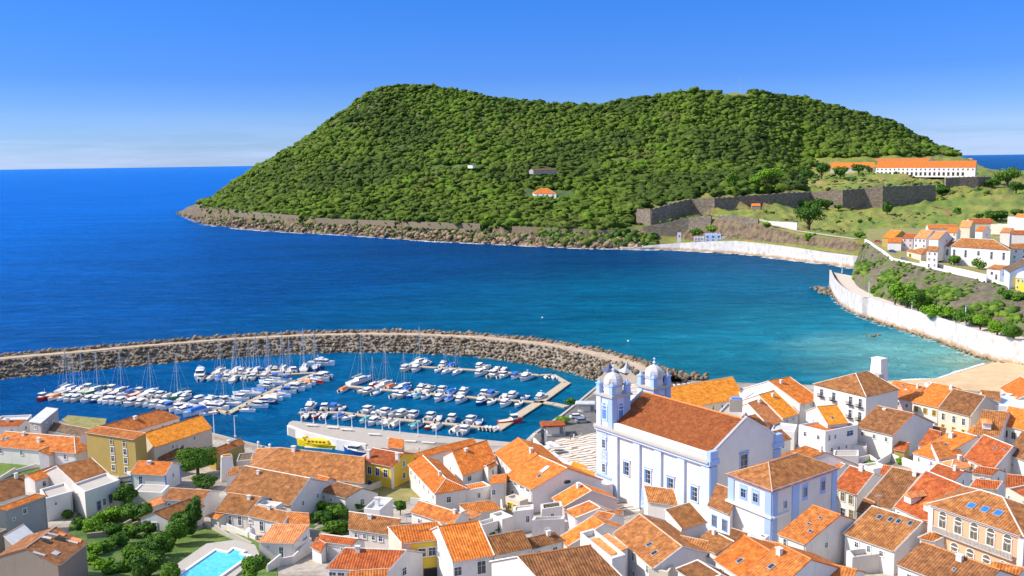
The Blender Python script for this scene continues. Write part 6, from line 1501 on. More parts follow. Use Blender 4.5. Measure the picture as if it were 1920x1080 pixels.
rocks([at(1628, 630, 0), at(1634, 631, 0), at(1645, 629, 0)], 'small dark skerry in the shallow bay', (.5, 1.2), 3, .2, 1)
def hill_scatter(name, x0, x1, s0, s1, n, r, mats, lab, kind='stuff', tpl=None, zf=.2):
    VV = []; FF = []; MI = []; off = 0
    for _ in range(n):
        px = random.uniform(x0, x1); s_ = random.uniform(s0, s1); Y = shoreY(px)+s_; z = hill_s(px, s_); q = atY(px, 400, Y); q.z = z
        v, f = random.choice(tpl or rt_); rr = random.uniform(*r)*random.choice([.6, .8, 1, 1.3]); w = put(v, f, q, rr); VV.append(w+np.array(q)+np.array([0, 0, rr*zf])); FF.append(f+off); off += len(v); MI.append(np.full(len(f), random.randrange(len(mats))))
    return tag(npmesh(name, np.concatenate(VV), np.concatenate(FF), mats, 3, mi=np.concatenate(MI)), lab, kind=kind)
def slope_scatter():
    tpc = [lumpy(1, 90+i, .9, 2.0) for i in range(5)]; VV = []; FF = []; MI = []; off = 0
    for _ in range(1500):
        i = random.randrange(12, NN-1); j = random.choice([2, 3, 3, 3, 4, 4, 4, 5, 5, 6, 7]); a = Vector(CLV[i*CLR+j]); b = Vector(CLV[i*CLR+j+1]); c = Vector(CLV[(i+1)*CLR+j]); q = a+(b-a)*random.random()+(c-a)*random.random()
        if noise.noise(q*.05) < -.12 or (i < 45 and random.random() < .8): continue
        v, f = random.choice(tpc); rr = random.uniform(.4, 1.5)*(1.6 if j < 5 else .8); w = put(v, f, q, rr); VV.append(w+np.array(q)+np.array([0, 0, .1])); FF.append(f+off); off += len(v); MI.append(np.full(len(f), random.randrange(2)))
    scq = [foliage('slope_scrub_a', (.06, .13, .012), (.12, .20, .02), (.21, .28, .03), .3), foliage('slope_scrub_b', (.03, .08, .012), (.06, .12, .016), (.10, .17, .02), .3)]
    tag(npmesh('slope_scrub', np.concatenate(VV), np.concatenate(FF), scq, 3, mi=np.concatenate(MI)), 'tangled green scrub over the slope below the street', kind='stuff')
slope_scatter()
lavam = plain('lava_rock', (.075, .058, .045), .95, 0, .5, .4); lavb = plain('brown_shore_rock', (.19, .13, .08), .95, 0, .4, .4); lavc = plain('tan_shore_rock', (.30, .21, .125), .95, 0, .4, .4)
hill_scatter('shore_rocks', 338, 1200, -5, 9, 1900, (1.1, 3.2), [lavam, lavb, lavc, lavc], 'dark lava rocks along the foot of the hill')
tps = [lumpy(1, 80+i, .9, 2.0) for i in range(5)]
scm = [foliage('shore_scrub_a', (.05, .10, .015), (.10, .15, .02), (.19, .21, .03), .2), foliage('shore_scrub_b', (.02, .06, .012), (.04, .09, .016), (.07, .13, .02), .2)]
hill_scatter('shore_scrub', 380, 1180, 3, 12, 900, (.9, 2.4), scm, 'yellow-green scrub on the low sea cliff below the wood', tpl=tps)
hill_scatter('shore_scrub', 378, 1180, 15, 26, 900, (1.0, 2.6), scm, 'low scrub on the bank between old walls and wood', tpl=tps)
fo = MB()
for x in range(341, 1600, 2):
    if noise.noise(Vector((x*.03, 3, 1))) > -.05 or random.random() < .15:
        for _ in range(2):
            q = at(x+random.random(), interp(SH, x)+random.uniform(.6, 2.2)*(1 if x < 1180 else 1.3), .12); w_ = random.uniform(1.2, 4.2); d_ = random.uniform(.4, 1.6); fo.poly([q+Vector((-w_, random.uniform(-1, 0), 0)), q+Vector((w_*random.random(), -d_, 0)), q+Vector((w_, random.uniform(-.5, .5), 0)), q+Vector((-w_*random.random(), d_, 0))])
tag(fo.build('surf', plain('white_foam', (.75, .78, .80), .9)), 'broken white foam along the foot of the far shore', kind='stuff')
hill_scatter('shore_scrub', 1010, 1230, 3, 20, 500, (1.5, 3.4), scm, 'leafy scrub hanging down the sea cliff near the cove', tpl=tps)
hill_scatter('lawn_shrubs', 1400, 1760, 50, 240, 240, (.6, 1.5), scm, 'scattered low shrubs and clipped hedges on the fort lawn', tpl=tps)
hill_scatter('lawn_shrubs', 1200, 1330, 34, 66, 160, (1.0, 2.2), scm, 'scrub along the foot of the bastion wall', tpl=tps)
hill_scatter('lawn_shrubs', 1480, 1850, 300, 460, 380, (.8, 2.6), scm, 'shrubs scattered on the fort platform and banks', tpl=tps)
def hribbon(name, pts, w, mt_, lab, dz=.35):
    P = []; 
    for a, b in zip(pts, pts[1:]):
        for k in range(8): t = k/8; P.append(on_hill(a[0]+(b[0]-a[0])*t, a[1]+(b[1]-a[1])*t, 10))
    P.append(on_hill(pts[-1][0], pts[-1][1], 10)); m = MB(); L = []
    for i, p in enumerate(P):
        d = P[min(i+1, len(P)-1)]-P[max(i-1, 0)]; d.z = 0; d.normalize(); nn = Vector((-d.y, d.x, 0))*w/2; L.append((p+nn+Vector((0, 0, dz)), p-nn+Vector((0, 0, dz))))
    for A, C in zip(L, L[1:]): m.poly([A[0], A[1], C[1], C[0]])
    return tag(m.build(name, mt_), lab, kind='structure')
pathm = plain('pale_path', (.48, .42, .33), .9, 0, .2, .3)
hribbon('road', [(1300, 408), (1335, 404), (1380, 407), (1425, 412), (1455, 424), (1500, 434), (1560, 443), (1606, 449)], 6, pathm, 'pale road along the cliff above the cove')
hribbon('path', [(1412, 398), (1425, 402), (1432, 410)], 3.5, MT['rustp'], 'reddish path curving down the fort lawn')
hribbon('path', [(1745, 386), (1770, 392), (1782, 402), (1772, 407), (1755, 412)], 2.5, MT['rustp'], 'reddish path curving on the right lawn')
hribbon('path', [(1560, 345), (1640, 342), (1770, 338), (1830, 336)], 4, pathm, 'pale path in front of the long barracks')
# ------------------------------------------------------------------ fort walls
def fort_mat():
    m, nt, b = new_mat('fort_masonry'); p = pos(nt)
    c = ramp(nt, noise_n(nt, pos(nt, (.8, .8, 2.2)), .35, 7, .74, .3), [(.3, (.085, .065, .048)), (.5, (.175, .138, .10)), (.66, (.30, .25, .18)), (.78, (.14, .14, .06))])
    nt.links.new(c, b.inputs['Base Color']); b.inputs['Roughness'].default_value = .95; bump(nt, b, noise_n(nt, p, 1.2, 5, .7), .6, .4); return m
MT['fort'] = fort_mat()
def fort(label, pts, th=3):
    # pts: (px, base y, top y)
    B = [on_hill(x, yb+1.5, 20) for x, yb, yt in pts]; T = [atY(x, yt, b.y).z for (x, yb, yt), b in zip(pts, B)]
    P = []; TT = []
    for i in range(len(B)-1):
        for k in range(8):
            t = k/8; P.append(B[i].lerp(B[i+1], t)); TT.append(T[i]+(T[i+1]-T[i])*t+(.0 if k % 2 else .8))
    P.append(B[-1]); TT.append(T[-1])
    m = MB(); L = []
    for i, p in enumerate(P):
        d = P[min(i+1, len(P)-1)]-P[max(i-1, 0)]; d.z = 0; d.normalize(); nn = Vector((-d.y, d.x, 0)); nn = nn if nn.y > 0 else -nn
        q = Vector((p.x, p.y, 0)); L.append((q+Vector((0, 0, p.z-6)), q+nn*1.2+Vector((0, 0, TT[i])), q+nn*(1.2+th)+Vector((0, 0, TT[i])), q+nn*(1.2+th)+Vector((0, 0, p.z-6))))
    for A, C in zip(L, L[1:]):
        for k in range(3): m.poly([A[k], C[k], C[k+1], A[k+1]])
    m.poly(list(L[0])); m.poly(list(L[-1])[::-1])
    return tag(m.build('fort_wall', MT['fort']), label, 'fort wall', 'stone walls of the fort')
fort('short left face of the dark stone bastion nearest the bay', [(1192, 418, 393), (1206, 420, 394), (1220, 422, 394)])
fort('long dark bastion wall rising to the right above the cove', [(1220, 422, 394), (1258, 413, 383), (1296, 404, 374), (1340, 399, 372), (1378, 392, 370)])
fort('thin dark curtain wall between the two bastions', [(1377, 390, 369), (1430, 387, 366), (1480, 386, 362), (1520, 386, 361), (1556, 386, 360)], 2)
fort('tall mottled bastion wall behind the lawn trees', [(1554, 386, 359), (1580, 387, 357), (1620, 388, 354), (1655, 388, 350), (1700, 382, 349), (1755, 373, 347)])
fort('upper bastion wall right of the long barracks', [(1774, 350, 334), (1800, 351, 333), (1834, 351, 332), (1860, 347, 332)])
fort('dark retaining wall above the bathing place', [(1206, 455, 426), (1240, 446, 420), (1290, 434, 409), (1332, 424, 404)], 1.5)
fort('pale retaining wall under the lawn road', [(1345, 413, 405), (1380, 415, 406), (1420, 421, 411)], 1)
# shore wall along the hill foot
P = []
for a, yb, yt in [(372, 402, 388), (440, 410, 398), (500, 414, 402), (560, 418, 407), (600, 420, 410), (650, 425, 414), (720, 430, 415), (800, 432, 418), (900, 436, 421), (960, 438, 425), (1010, 440, 428), (1092, 443, 430), (1150, 444, 432)]: P.append((a, yb, yt))
def shorewall(lab, P):
    m = MB(); L = []
    for x, yb, yt in P:
        Y = shoreY(x)+13; t = atY(x, yt-1.5, Y); b = atY(x, yb, Y); L.append((b-Vector((0, 0, 6)), t, t+Vector((0, 2.5, 0)), b+Vector((0, 2.5, -6))))
    for A, C in zip(L, L[1:]):
        for k in range(3): m.poly([A[k], C[k], C[k+1], A[k+1]])
    m.poly(list(L[0])); m.poly(list(L[-1])[::-1])
    tag(m.build('shore_wall', MT['oldwall']), lab, 'wall', 'old fortress walls along the hill foot')
MT['oldwall'] = plaster('old_shore_wall', (.23, .175, .11), .9, (.12, .12, .05))
shorewall('old tan shore wall at the far left tip of the hill', [(430, 404, 394), (500, 412, 401), (560, 416, 406)])
shorewall('old tan shore wall along the foot of the hill, centre left', [(590, 422, 410), (650, 426, 413), (720, 428, 415), (740, 429, 415)])
shorewall('old tan shore wall along the foot of the hill, centre', [(757, 431, 417), (800, 433, 418), (860, 434, 419), (900, 436, 421)])
shorewall('old tan shore wall half hidden by scrub, right of centre', [(960, 438, 426), (1010, 440, 428), (1092, 443, 431), (1150, 444, 433)])
# ------------------------------------------------------------------ barracks and far houses
def F_(name, label, k, A, B, zg, h, **kw):
    return H(name, label, k, A, B, h, zg=zg, **kw)
def far_ground(k, X, Y):
    q = Kc(k, (X, Y)); return on_hill(q[0], q[1], 30)
bg0 = at(1640, 329, 55); bq = atY(1700, 328, 1110)
hb_ = H('barracks', 'long white barracks with orange roof and a row of dark arches', 0, (1642, 314.5), (1829, 314), bq.z*0+9, zg=bq.z-.5, R=(1823, 303), tile='orange', wall='clean', p=.4, ridge='ridgeo', gutter=False, cat='barracks')
for k in range(22):
    hb_.opening('F', (k+.5)/22, 2.0, 2.0, 2.0, 'clean', 'pane'); 
    if k < 20: hb_.opening('F', (k+.5)/22, 6.9, 3.0, 4.0, 'clean', 'dark', 'archway')
H('barracks', 'rear barracks range with long darker orange roof', 0, (1530, 303), (1740, 302), 12.5, zg=60, R=(1735, 297), tile='rust', wall='white', p=.4, ridge='ridgeo', gutter=False, cat='barracks')
H('barracks', 'left barracks range with bright orange roof among the trees', 0, (1557, 315), (1640, 314), 8, zg=bq.z, R=(1640, 304), tile='orange', wall='white', p=.4, ridge='ridgeo', gutter=False, cat='barracks')
H('barracks', 'small orange roofs behind the right end of the barracks', 0, (1755, 303), (1815, 303), 12, zg=bq.z, R=(1812, 298), tile='salmon', wall='white', p=.4, gutter=False, cat='barracks')
H('chapel', 'red-roofed white lodge on a terrace in the hillside wood', 0, (1002, 363), (1043, 363), 4.2, zg=on_hill(1020, 370).z, R=(1040, 354), tile='orange', wall='clean', p=.5, win=[(.15, 1.8, 1.6, 2), (.4, 1.8, 1.6, 2), (.6, 1.8, 1.6, 2), (.85, 1.8, 1.6, 2)], gutter=False, hip=(.8, .8))
H('house', 'low house with brown roof half hidden in the hillside wood', 0, (1000, 319.5), (1044, 318.5), 2.6, zg=on_hill(1020, 322).z, R=(1040, 315.5), tile='brown', wall='grey', win=3, gutter=False)
H('ruined_house', 'pale ruined wall in the clearing on the hill', 0, (876, 310.5), (886, 310.5), 1.8, zg=on_hill(880, 313).z, depth=3, roof='flat', wall='white', tile='stone', par=.2, gutter=False)
H('red_kiosk', 'small red-roofed shelter on the fort lawn', 0, (1410, 386), (1426, 386), 3, zg=on_hill(1418, 391, 60).z, R=(1425, 382), tile='orange', wall='stone', gutter=False, cat='shelter')
z_ = hill_s(1382, 690)+3
H('white_lookout', 'tiny white lookout building on the summit beside the mast', 0, (1372, 168), (1392, 168), 4, zg=z_, depth=6, roof='flat', wall='clean', tile='sheet', gutter=False, cat='lookout')
p = atY(1389, 172, shoreY(1389)+690); m = MB(); m.tube(p, p+Vector((0, 0, 22)), .6, 6, .3)
for k in range(3): m.box(p+Vector((0, 0, 8+4*k)), 1.2, .3, .25)
tag(m.build('radio_mast', MT['metal']), 'thin radio mast on the summit of the hill', 'mast')
VG = [
 ('amber_house', 'house with amber roof at the start of the cliff-top street', (484, 235), (560, 240), 26, 5, dict(R=(615, 190), tile='amber', wall='ochre')),
 ('house', 'white house with curved front and red roof below the amber one', (520, 268), (612, 270), 25, 4.5, dict(R=(615, 238), tile='orange', wall='clean')),
 ('house', 'small pinkish house with dark red roof in the cliff-top village', (618, 238), (690, 240), 25, 7, dict(R=(715, 210), tile='red', wall='pink', win=2)),
 ('house', 'tall white house with salmon roof in the cliff-top village', (698, 238), (778, 242), 25, 10, dict(R=(828, 188), tile='salmon', wall='clean', win=3)),
 ('house', 'white house with second salmon roof, right of the tall white house', (800, 244), (862, 248), 26, 10, dict(R=(912, 198), tile='salmon', wall='clean', side=1)),
 ('house', 'low house with brown hipped roof and green glazed veranda', (650, 325), (745, 348), 23, 4.5, dict(R=(790, 318), hip=(.8, .8), tile='umber', wall='cream', win=[(.25, 2, 3, 2, 'yellow', 'paneg')])),
 ('tower_house', 'narrow white tower house with tiny brown roof', (784, 325), (858, 330), 23, 9.5, dict(R=(862, 300), tile='umber', wall='clean', win=2)),
 ('college', 'big long white building with brown roof and six tall windows', (948, 295), (1347, 320), 23, 9.5, dict(R=(1305, 262), hip=(.6, .9), tile='umber', wall='clean', ridge='ridgew', win=[(.06, 3.3, 1.3, 3.8), (.26, 3.3, 1.3, 3.8), (.48, 2.6, 1.3, 2.4), (.70, 3.3, 1.3, 3.8), (.90, 3.3, 1.3, 3.8)], cat='building')),
 ('college', 'left wing of the long white building with brown roof', (862, 290), (946, 294), 23, 9.0, dict(R=(960, 240), tile='umber', wall='clean', win=[(.3, 3.3, 1.2, 3.6), (.75, 3.3, 1.2, 3.6)], cat='building')),
 ('house', 'right wing with brown roof beside the long white building', (1352, 312), (1470, 310), 24, 8, dict(R=(1470, 280), tile='umber', wall='clean', win=2)),
 ('street_house', 'small white street house with brown roof and blue sign', (1190, 443), (1278, 452), 22.5, 5.5, dict(R=(1330, 428), tile='umber', wall='clean', win=[(.4, 2, 1.4, 1.6), (.75, 3.5, 1.2, 2.6, 'frame', 'dark')], side=[(.4, 2.2, 3, .9, 'bframe', 'blueglass')])),
 ('house', 'lavender-grey gabled house at the right end of the street', (1300, 440), (1345, 470), 22, 6.5, dict(R=(1420, 410), tile='slate', wall='lblue')),
 ('yellow_house', 'small yellow house at the right edge of the cliff-top street', (1385, 505), (1450, 512), 21.5, 5, dict(R=(1470, 470), tile='sheet', wall='yellow', win=2)),
 ('house', 'yellow gabled house with red roof high in the village', (1005, 165), (1075, 168), 26, 6, dict(R=(1095, 125), tile='salmon', wall='cream')),
 ('long_house', 'long house with bright red roof high in the village', (1080, 138), (1235, 138), 26, 5, dict(R=(1215, 108), tile='red', wall='cream')),
 ('house', 'white gabled house with red roof in the middle of the village', (1112, 190), (1160, 192), 26, 7, dict(R=(1190, 160), tile='orange', wall='clean', side=[(.5, 2.5, 1.4, 1.4)])),
 ('house', 'white house with orange roof left of the white gabled one', (915, 200), (985, 202), 26, 5, dict(R=(1000, 172), tile='orange', wall='clean', win=2)),
 ('long_house', 'low house with pale brown roof behind the salmon roofs', (795, 175), (1000, 175), 26, 3.5, dict(R=(990, 148), tile='rust', wall='clean')),
 ('house', 'white house with orange strip roof, right edge of the village', (1278, 218), (1420, 222), 25, 5, dict(R=(1420, 206), tile='orange', wall='clean', win=3)),
 ('house', 'white house with dull red roof at the right edge of the village', (1360, 212), (1470, 214), 26, 7, dict(R=(1470, 188), tile='red', wall='clean')),
 ('house', 'house with tan roof between the red roofs of the village', (1280, 200), (1345, 202), 26, 7, dict(R=(1365, 172), tile='salmon', wall='white')),
 ('block', 'plain white block at the top right of the village', (1330, 100), (1450, 104), 30, 9, dict(depth=14, roof='flat', tile='sheet', wall='clean')),
 ('house', 'white house with red corner roof at the top right of the village', (1380, 95), (1460, 100), 30, 11, dict(R=(1460, 82), tile='orange', wall='clean')),
 ('long_wall_house', 'long cream block with flat roof behind the village', (1215, 150), (1350, 156), 26, 5, dict(depth=8, roof='flat', tile='sheet', wall='cream'))]
for nm, lab, A, B, zg, h, kw in VG:
    kw.setdefault('gutter', False); H(nm, lab, 8, A, B, h, zg=zg, **kw)
# garden wall with gates along the street
gw = [at(*Kc(8, q), 23) for q in [(735, 425), (812, 440), (1000, 480), (1185, 525)]]
wallrun('garden_wall', along(gw, 20), 22, 25.6, .4, MT['clean'], 'white garden wall in front of the long white village building', .05)
# lido
def B_(name, label, x0, x1, yb, yt, Y, dep, mt='clean', win=0, cat='building', tile='sheet'):
    a = atY(x0, yb, Y); b = atY(x1, yb, Y); z1 = atY(x0, yt, Y).z; h = z1-a.z
    return H(name, label, 0, (x0, yt), (x1, yt), h, zg=a.z, depth=dep, roof='flat', wall=mt, tile=tile, win=win, par=.3, gutter=False, cat=cat)
hl = B_('bathing_pavilion', 'blue and white two-storey bathing pavilion on the cove wall', 1322, 1352, 455, 440, 838, 9, 'lblue', [(.15, 1.8, 1.4, 1.4, 'bframe'), (.5, 1.8, 1.4, 1.4, 'bframe'), (.85, 1.8, 1.4, 1.4, 'bframe'), (.15, 4.6, 1.4, 1.2), (.5, 4.6, 1.4, 1.2), (.85, 4.6, 1.4, 1.2)])
for k in range(6):
    q = hl.a.lerp(hl.b, (k+.5)/6); m = MB(); m.tube(q+Vector((0, .5, .2)), q+Vector((0, .5, 2.0)), .55, 4, .05); m.build('roof_spike', MT['blue'], hl.t)
B_('bathing_hall', 'low white bathing hall with dark awning right of the blue pavilion', 1353, 1388, 454, 444, 834, 8, 'clean', [(.2, 2.8, 2.4, 1.0), (.5, 2.8, 2.4, 1.0), (.8, 2.9, 2.4, 1.4)])
B_('open_pavilion', 'white open frame pavilion left of the blue pavilion', 1301, 1320, 454, 445, 842, 6, 'clean', [(.2, 1.4, 1.2, 1.4), (.5, 1.4, 1.2, 1.4), (.8, 1.4, 1.2, 1.4), (.2, 3.5, 1.2, 1.2), (.5, 3.5, 1.2, 1.2)])
B_('slide_tower', 'tall narrow white tower with dark hole at the bathing place', 1270, 1277, 454, 437, 850, 3, 'clean', [(.5, 2.6, 1.2, 2.0, 'frame', 'dark')], 'tower')
m = MB(); L_ = [at(x, y, 1.6) for x, y in [(1165, 464.5), (1200, 465), (1235, 464)]]
for a, b in zip(L_, L_[1:]): m.prism([(a.x, a.y), (b.x, b.y), (b.x, b.y+7), (a.x, a.y+7)], -1, 1.8)
tag(m.build('landing_stage', MT['concrete']), 'low concrete landing stage at the left end of the cove', 'jetty')
place('open', 3, at(1204, 463, 1.9), .2, 'small red boat hauled out on the landing stage', 'boats on the landing stage')
place('open', 0, at(1192, 463.5, 1.9), .5, 'small white boat hauled out on the landing stage', 'boats on the landing stage')
H('white_wall', 'short white wall at the lawn edge above the cove cliff', 0, (1440, 415), (1494, 418), 4, zg=on_hill(1470, 424, 20).z, depth=1.5, roof='flat', par=.1, tile='sheet', wall='clean', gutter=False, cat='wall')
# coast road lamps
for k, (x, y) in enumerate([(1578, 512), (1628, 560), (1709, 584), (1809, 613)]):
    q = at(x, y, 9.2); c_ = copy_tree(lp, q+Vector((1, 2, 0)), 0, 'tall white lamp post on the coast road, %s from the sea corner' % ORD(k), 'lamp posts on the coast road'); c_.scale = (1.6, 1.6, 2.0)
# ------------------------------------------------------------------ trees
def crown(name, rx, ry, rz, n, leaf, mat_, parent, base, lobes=9, seed=0):
    rnd = random.Random(seed); V = np.zeros((n*4, 3)); Lb = []
    for _ in range(lobes):
        a = rnd.random()*6.28; q = rnd.random()**.5*.62; zz = rnd.uniform(-.45, .55)
        Lb.append((math.cos(a)*q*rx, math.sin(a)*q*ry, zz*rz, rnd.uniform(.32, .52)))
    Lb.append((0, 0, rz*.25, .55))
    for i in range(n):
        lx, ly, lz, lr = Lb[rnd.randrange(len(Lb))]
        u = rnd.uniform(-1, 1); a = rnd.random()*6.28; s = math.sqrt(1-u*u); r = lr*(rnd.uniform(.72, 1.06))
        c = Vector((lx+math.cos(a)*s*rx*r, ly+math.sin(a)*s*ry*r, lz+u*rz*r))
        nr = (Vector((math.cos(a)*s, math.sin(a)*s, u))+Vector((rnd.uniform(-.7, .7), rnd.uniform(-.7, .7), rnd.uniform(-.4, .9)))).normalized()
        t = nr.cross(Vector((rnd.random(), rnd.random(), rnd.random()+.1))).normalized(); b = nr.cross(t); k = leaf*rnd.uniform(.6, 1.3)
        for j, (p, q) in enumerate(((-1, -.6), (.2, -1), (1, .5), (-.3, 1))): V[i*4+j] = c+t*p*k+b*q*k*.8
    F4 = np.arange(n*4).reshape(-1, 4)
    ob = npmesh(name, V+np.array(base), F4, mat_, 4); ob.parent = parent; return ob
def tree(name, label, p, rx, hgt, mt='leaf', trunk=.25, n=1400, leaf=.32, group=None, ry=None, cat='tree'):
    if p[1] < 400: n = int(n*2.0); leaf = leaf*.66
    t = thing(name, p, label, cat, group); rz = hgt*(.5-trunk/2); zc = hgt*trunk+rz
    m = MB(); q = Vector(p); r0_ = max(.12, rx*.09); top = q+Vector((rx*.05, 0, zc)); m.tube(q-Vector((0, 0, .5)), top, r0_, 7, r0_*.5)
    for k in range(5):
        a = k*1.26+.3; m.tube(q+Vector((0, 0, hgt*trunk*.9+k*.1*rz)), q+Vector((math.cos(a)*rx*.6, math.sin(a)*rx*.6, zc+rz*.25)), r0_*.45, 5, r0_*.15)
    m.build('trunk', MT['bark'], t)
    crown('crown', rx, ry or rx, rz, n, leaf, MT[mt], t, (0, 0, zc), seed=int(abs(p[0]*7+p[1]*3)) % 9999); return t
def T_(k, X, Y, rpx, hpx, name, label, **kw):
    # X,Y: foot of the tree in the photograph, rpx/hpx: crown radius and height there
    q = Kc(k, (X, Y)); sc = {1: 3.1765, 2: 3.1765, 3: 3.1765, 4: 3.1765, 5: 3.1765, 6: 3.1765, 7: 3.692, 8: 3.6, 0: 1}[k]
    g = kw.pop('g', None); p = g(q[0], q[1]) if g else onground(q[0], q[1]); s = p.y/F*1.03/sc
    return tree(name, label, tuple(p), rpx*s, hpx*s, **kw)
T_(1, 745, 690, 85, 165, 'tree', 'leafy round tree beside the white house with blue doors', mt='leafd', n=2600)
T_(2, 225, 480, 130, 175, 'tree', 'large bushy tree in front of the yellow waterfront building', mt='leaf', n=3600)
T_(1, 560, 830, 75, 115, 'bush', 'bright green bush in the overgrown garden', mt='leafy', trunk=.05, n=1400, cat='bush')
T_(1, 660, 760, 95, 95, 'bush', 'wide bright bush at the top of the overgrown garden', mt='leafy', trunk=.05, n=1600, cat='bush')
T_(1, 770, 760, 85, 110, 'bush', 'mid green bush below the leafy round tree', mt='leaf', trunk=.05, n=1600, cat='bush')
T_(1, 860, 770, 90, 130, 'bush', 'dark bush between garden and terracotta cottage', mt='leafd', trunk=.05, n=1800, cat='bush')
T_(1, 575, 960, 60, 80, 'bush', 'yellowish bush beside the ruined stone house', mt='leafy', trunk=.05, n=900, cat='bush')
T_(1, 700, 900, 80, 85, 'bush', 'dark low bush in the middle of the garden', mt='leafd', trunk=.05, n=1300, cat='bush')
for k, (X, Y, r, h) in enumerate([(150, 850, 80, 170), (85, 900, 85, 170), (215, 800, 60, 200), (20, 960, 90, 170), (-50, 1000, 90, 160), (-130, 1040, 95, 150), (-60, 1090, 110, 160), (60, 1120, 80, 140)]):
    T_(2, X, Y, r, h, 'hedge_tree', 'dense dark green hedge tree between garden and pool, ' + ['third from the top', 'fourth from the top', 'topmost, narrow', 'fifth from the top', 'sixth from the top', 'seventh from the top', 'lowest left one', 'lowest right one'][k], mt='leaf' if k % 2 else 'leafd', trunk=.08, n=2200, group='hedge trees between the garden and the pool')
T_(2, 560, 1130, 80, 190, 'tree', 'pointed green shrub tree beside the pool at the bottom edge', mt='leaf', trunk=.08, n=2000)
T_(2, 285, 560, 90, 90, 'bush', 'round bush beneath the large bushy tree', mt='leafd', trunk=.05, n=1300, cat='bush')
for k, (X, Y, r, h, mt) in enumerate([(40, 760, 75, 80, 'leafd'), (130, 740, 70, 90, 'leaf'), (110, 830, 80, 90, 'leaf'), (30, 690, 40, 60, 'leafy'), (80, 700, 40, 60, 'leafy'), (170, 815, 50, 60, 'leafd')]):
    T_(3, X-20, Y, r, h, 'bush', 'garden bush behind the row-window house, ' + ['leftmost dark one', 'tall middle one', 'largest front one', 'small bright left one', 'small bright right one', 'small front right one'][k], mt=mt, trunk=.05, n=1200, group='bushes in the walled garden', cat='bush')
T_(3, 478, 720, 45, 100, 'tree', 'small dark tree right of the white flat-roofed block', mt='leafd', n=1100)
T_(3, 235, 690, 50, 60, 'bush', 'dark bush left of the white flat-roofed block', mt='leafd', trunk=.05, n=800, cat='bush')
for k, (X, Y, r, h) in enumerate([(900, 1110, 60, 90), (1030, 1110, 55, 70), (770, 1110, 40, 60)]):
    T_(3, X, Y, r, h, 'bush', 'bright street bush at the bottom edge, ' + ['middle of three', 'right of three', 'left of three'][k], mt='leafy', trunk=.05, n=1100, group='bright bushes at the bottom edge', cat='bush')
T_(4, 140, 835, 60, 60, 'bush', 'grey-green bush behind the spotted tan roof', mt='leafd', trunk=.05, n=900, cat='bush')
T_(4, 560, 175, 45, 50, 'bush', 'bright green bush beside the parked car on the quay', mt='leafy', trunk=.05, n=900, cat='bush')
T_(4, 600, 60, 35, 40, 'bush', 'olive bush at the edge of the car park', mt='leaf', trunk=.05, n=600, cat='bush')
T_(6, 480, 425, 35, 40, 'bush', 'potted yellow-green bush in the white yard', mt='leafy', trunk=.1, n=600, cat='bush')
T_(6, 670, 415, 35, 45, 'bush', 'yellow-green bush at the foot of the vivid roof house', mt='leafy', trunk=.1, n=600, cat='bush')
FG = lambda x, y: on_hill(x, y, 25)
for k, (x, y, r, h, mt, lab) in enumerate([
 (1516, 430, 33, 48, 'leafd', 'largest dark round tree in front of the fort lawn'), (1507, 392, 17, 18, 'leaf', 'green tree above the largest lawn tree'), (1537, 396, 17, 24, 'leafd', 'dark tree right above the largest lawn tree'),
 (1551, 396, 12, 22, 'leafd', 'round dark tree with bare trunk by the fort wall'), (1663, 402, 12, 27, 'leafd', 'small round tree standing alone on the lawn'), (1572, 395, 9, 12, 'leaf', 'low tree at the left of the mottled bastion'),
 (1794, 402, 8, 14, 'leaf', 'small pointed tree on the lawn above the village'), (1598, 396, 5, 9, 'leafd', 'tiny round tree below the mottled bastion'), (1631, 416, 5, 9, 'leafd', 'small clipped bush on the lower lawn'),
 (1613, 420, 5, 9, 'leaf', 'small pale bush on the lower lawn'), (1768, 365, 17, 20, 'leafd', 'dark tree in the corner of the bastions'), (1888, 350, 27, 40, 'leaf', 'big tree beside the upper bastion, right edge'),
 (1860, 352, 14, 18, 'leafd', 'dark tree left of the biggest right-edge tree'), (1905, 362, 16, 24, 'leafd', 'dark tree lower at the right edge'), (1868, 415, 24, 22, 'leafd', 'wide dark tree behind the village roofs'),
 (1835, 412, 10, 12, 'leafd', 'smaller dark tree behind the village, left of the wide one'), (1905, 405, 14, 14, 'leafd', 'dark tree behind the village at the right edge'),
 (1413, 352, 14, 20, 'leafy', 'bright yellow-green tree at the edge of the wood, left of two'), (1440, 352, 30, 38, 'leafy', 'large bright yellow-green tree at the edge of the wood'), (1370, 358, 17, 34, 'leaf', 'round tree at the edge of the wood above the bastion'),
 (1610, 327, 14, 20, 'leafd', 'dark conifer in front of the left barracks'), (1630, 326, 9, 16, 'leafd', 'dark tree at the left end of the white barracks'), (1540, 335, 18, 30, 'leafd', 'grey-green tree left of the barracks'), (1575, 334, 16, 22, 'leaf', 'grey-green tree below the left barracks roof'), (1512, 340, 18, 26, 'leafd', 'dark tree at the left of the fort platform')]):
    tree('tree', lab, tuple(FG(x, y)), r*FG(x, y).y/F, h*FG(x, y).y/F, mt=mt, n=1500 if r > 10 else 400, leaf=.8 if r > 10 else .6, trunk=.10)
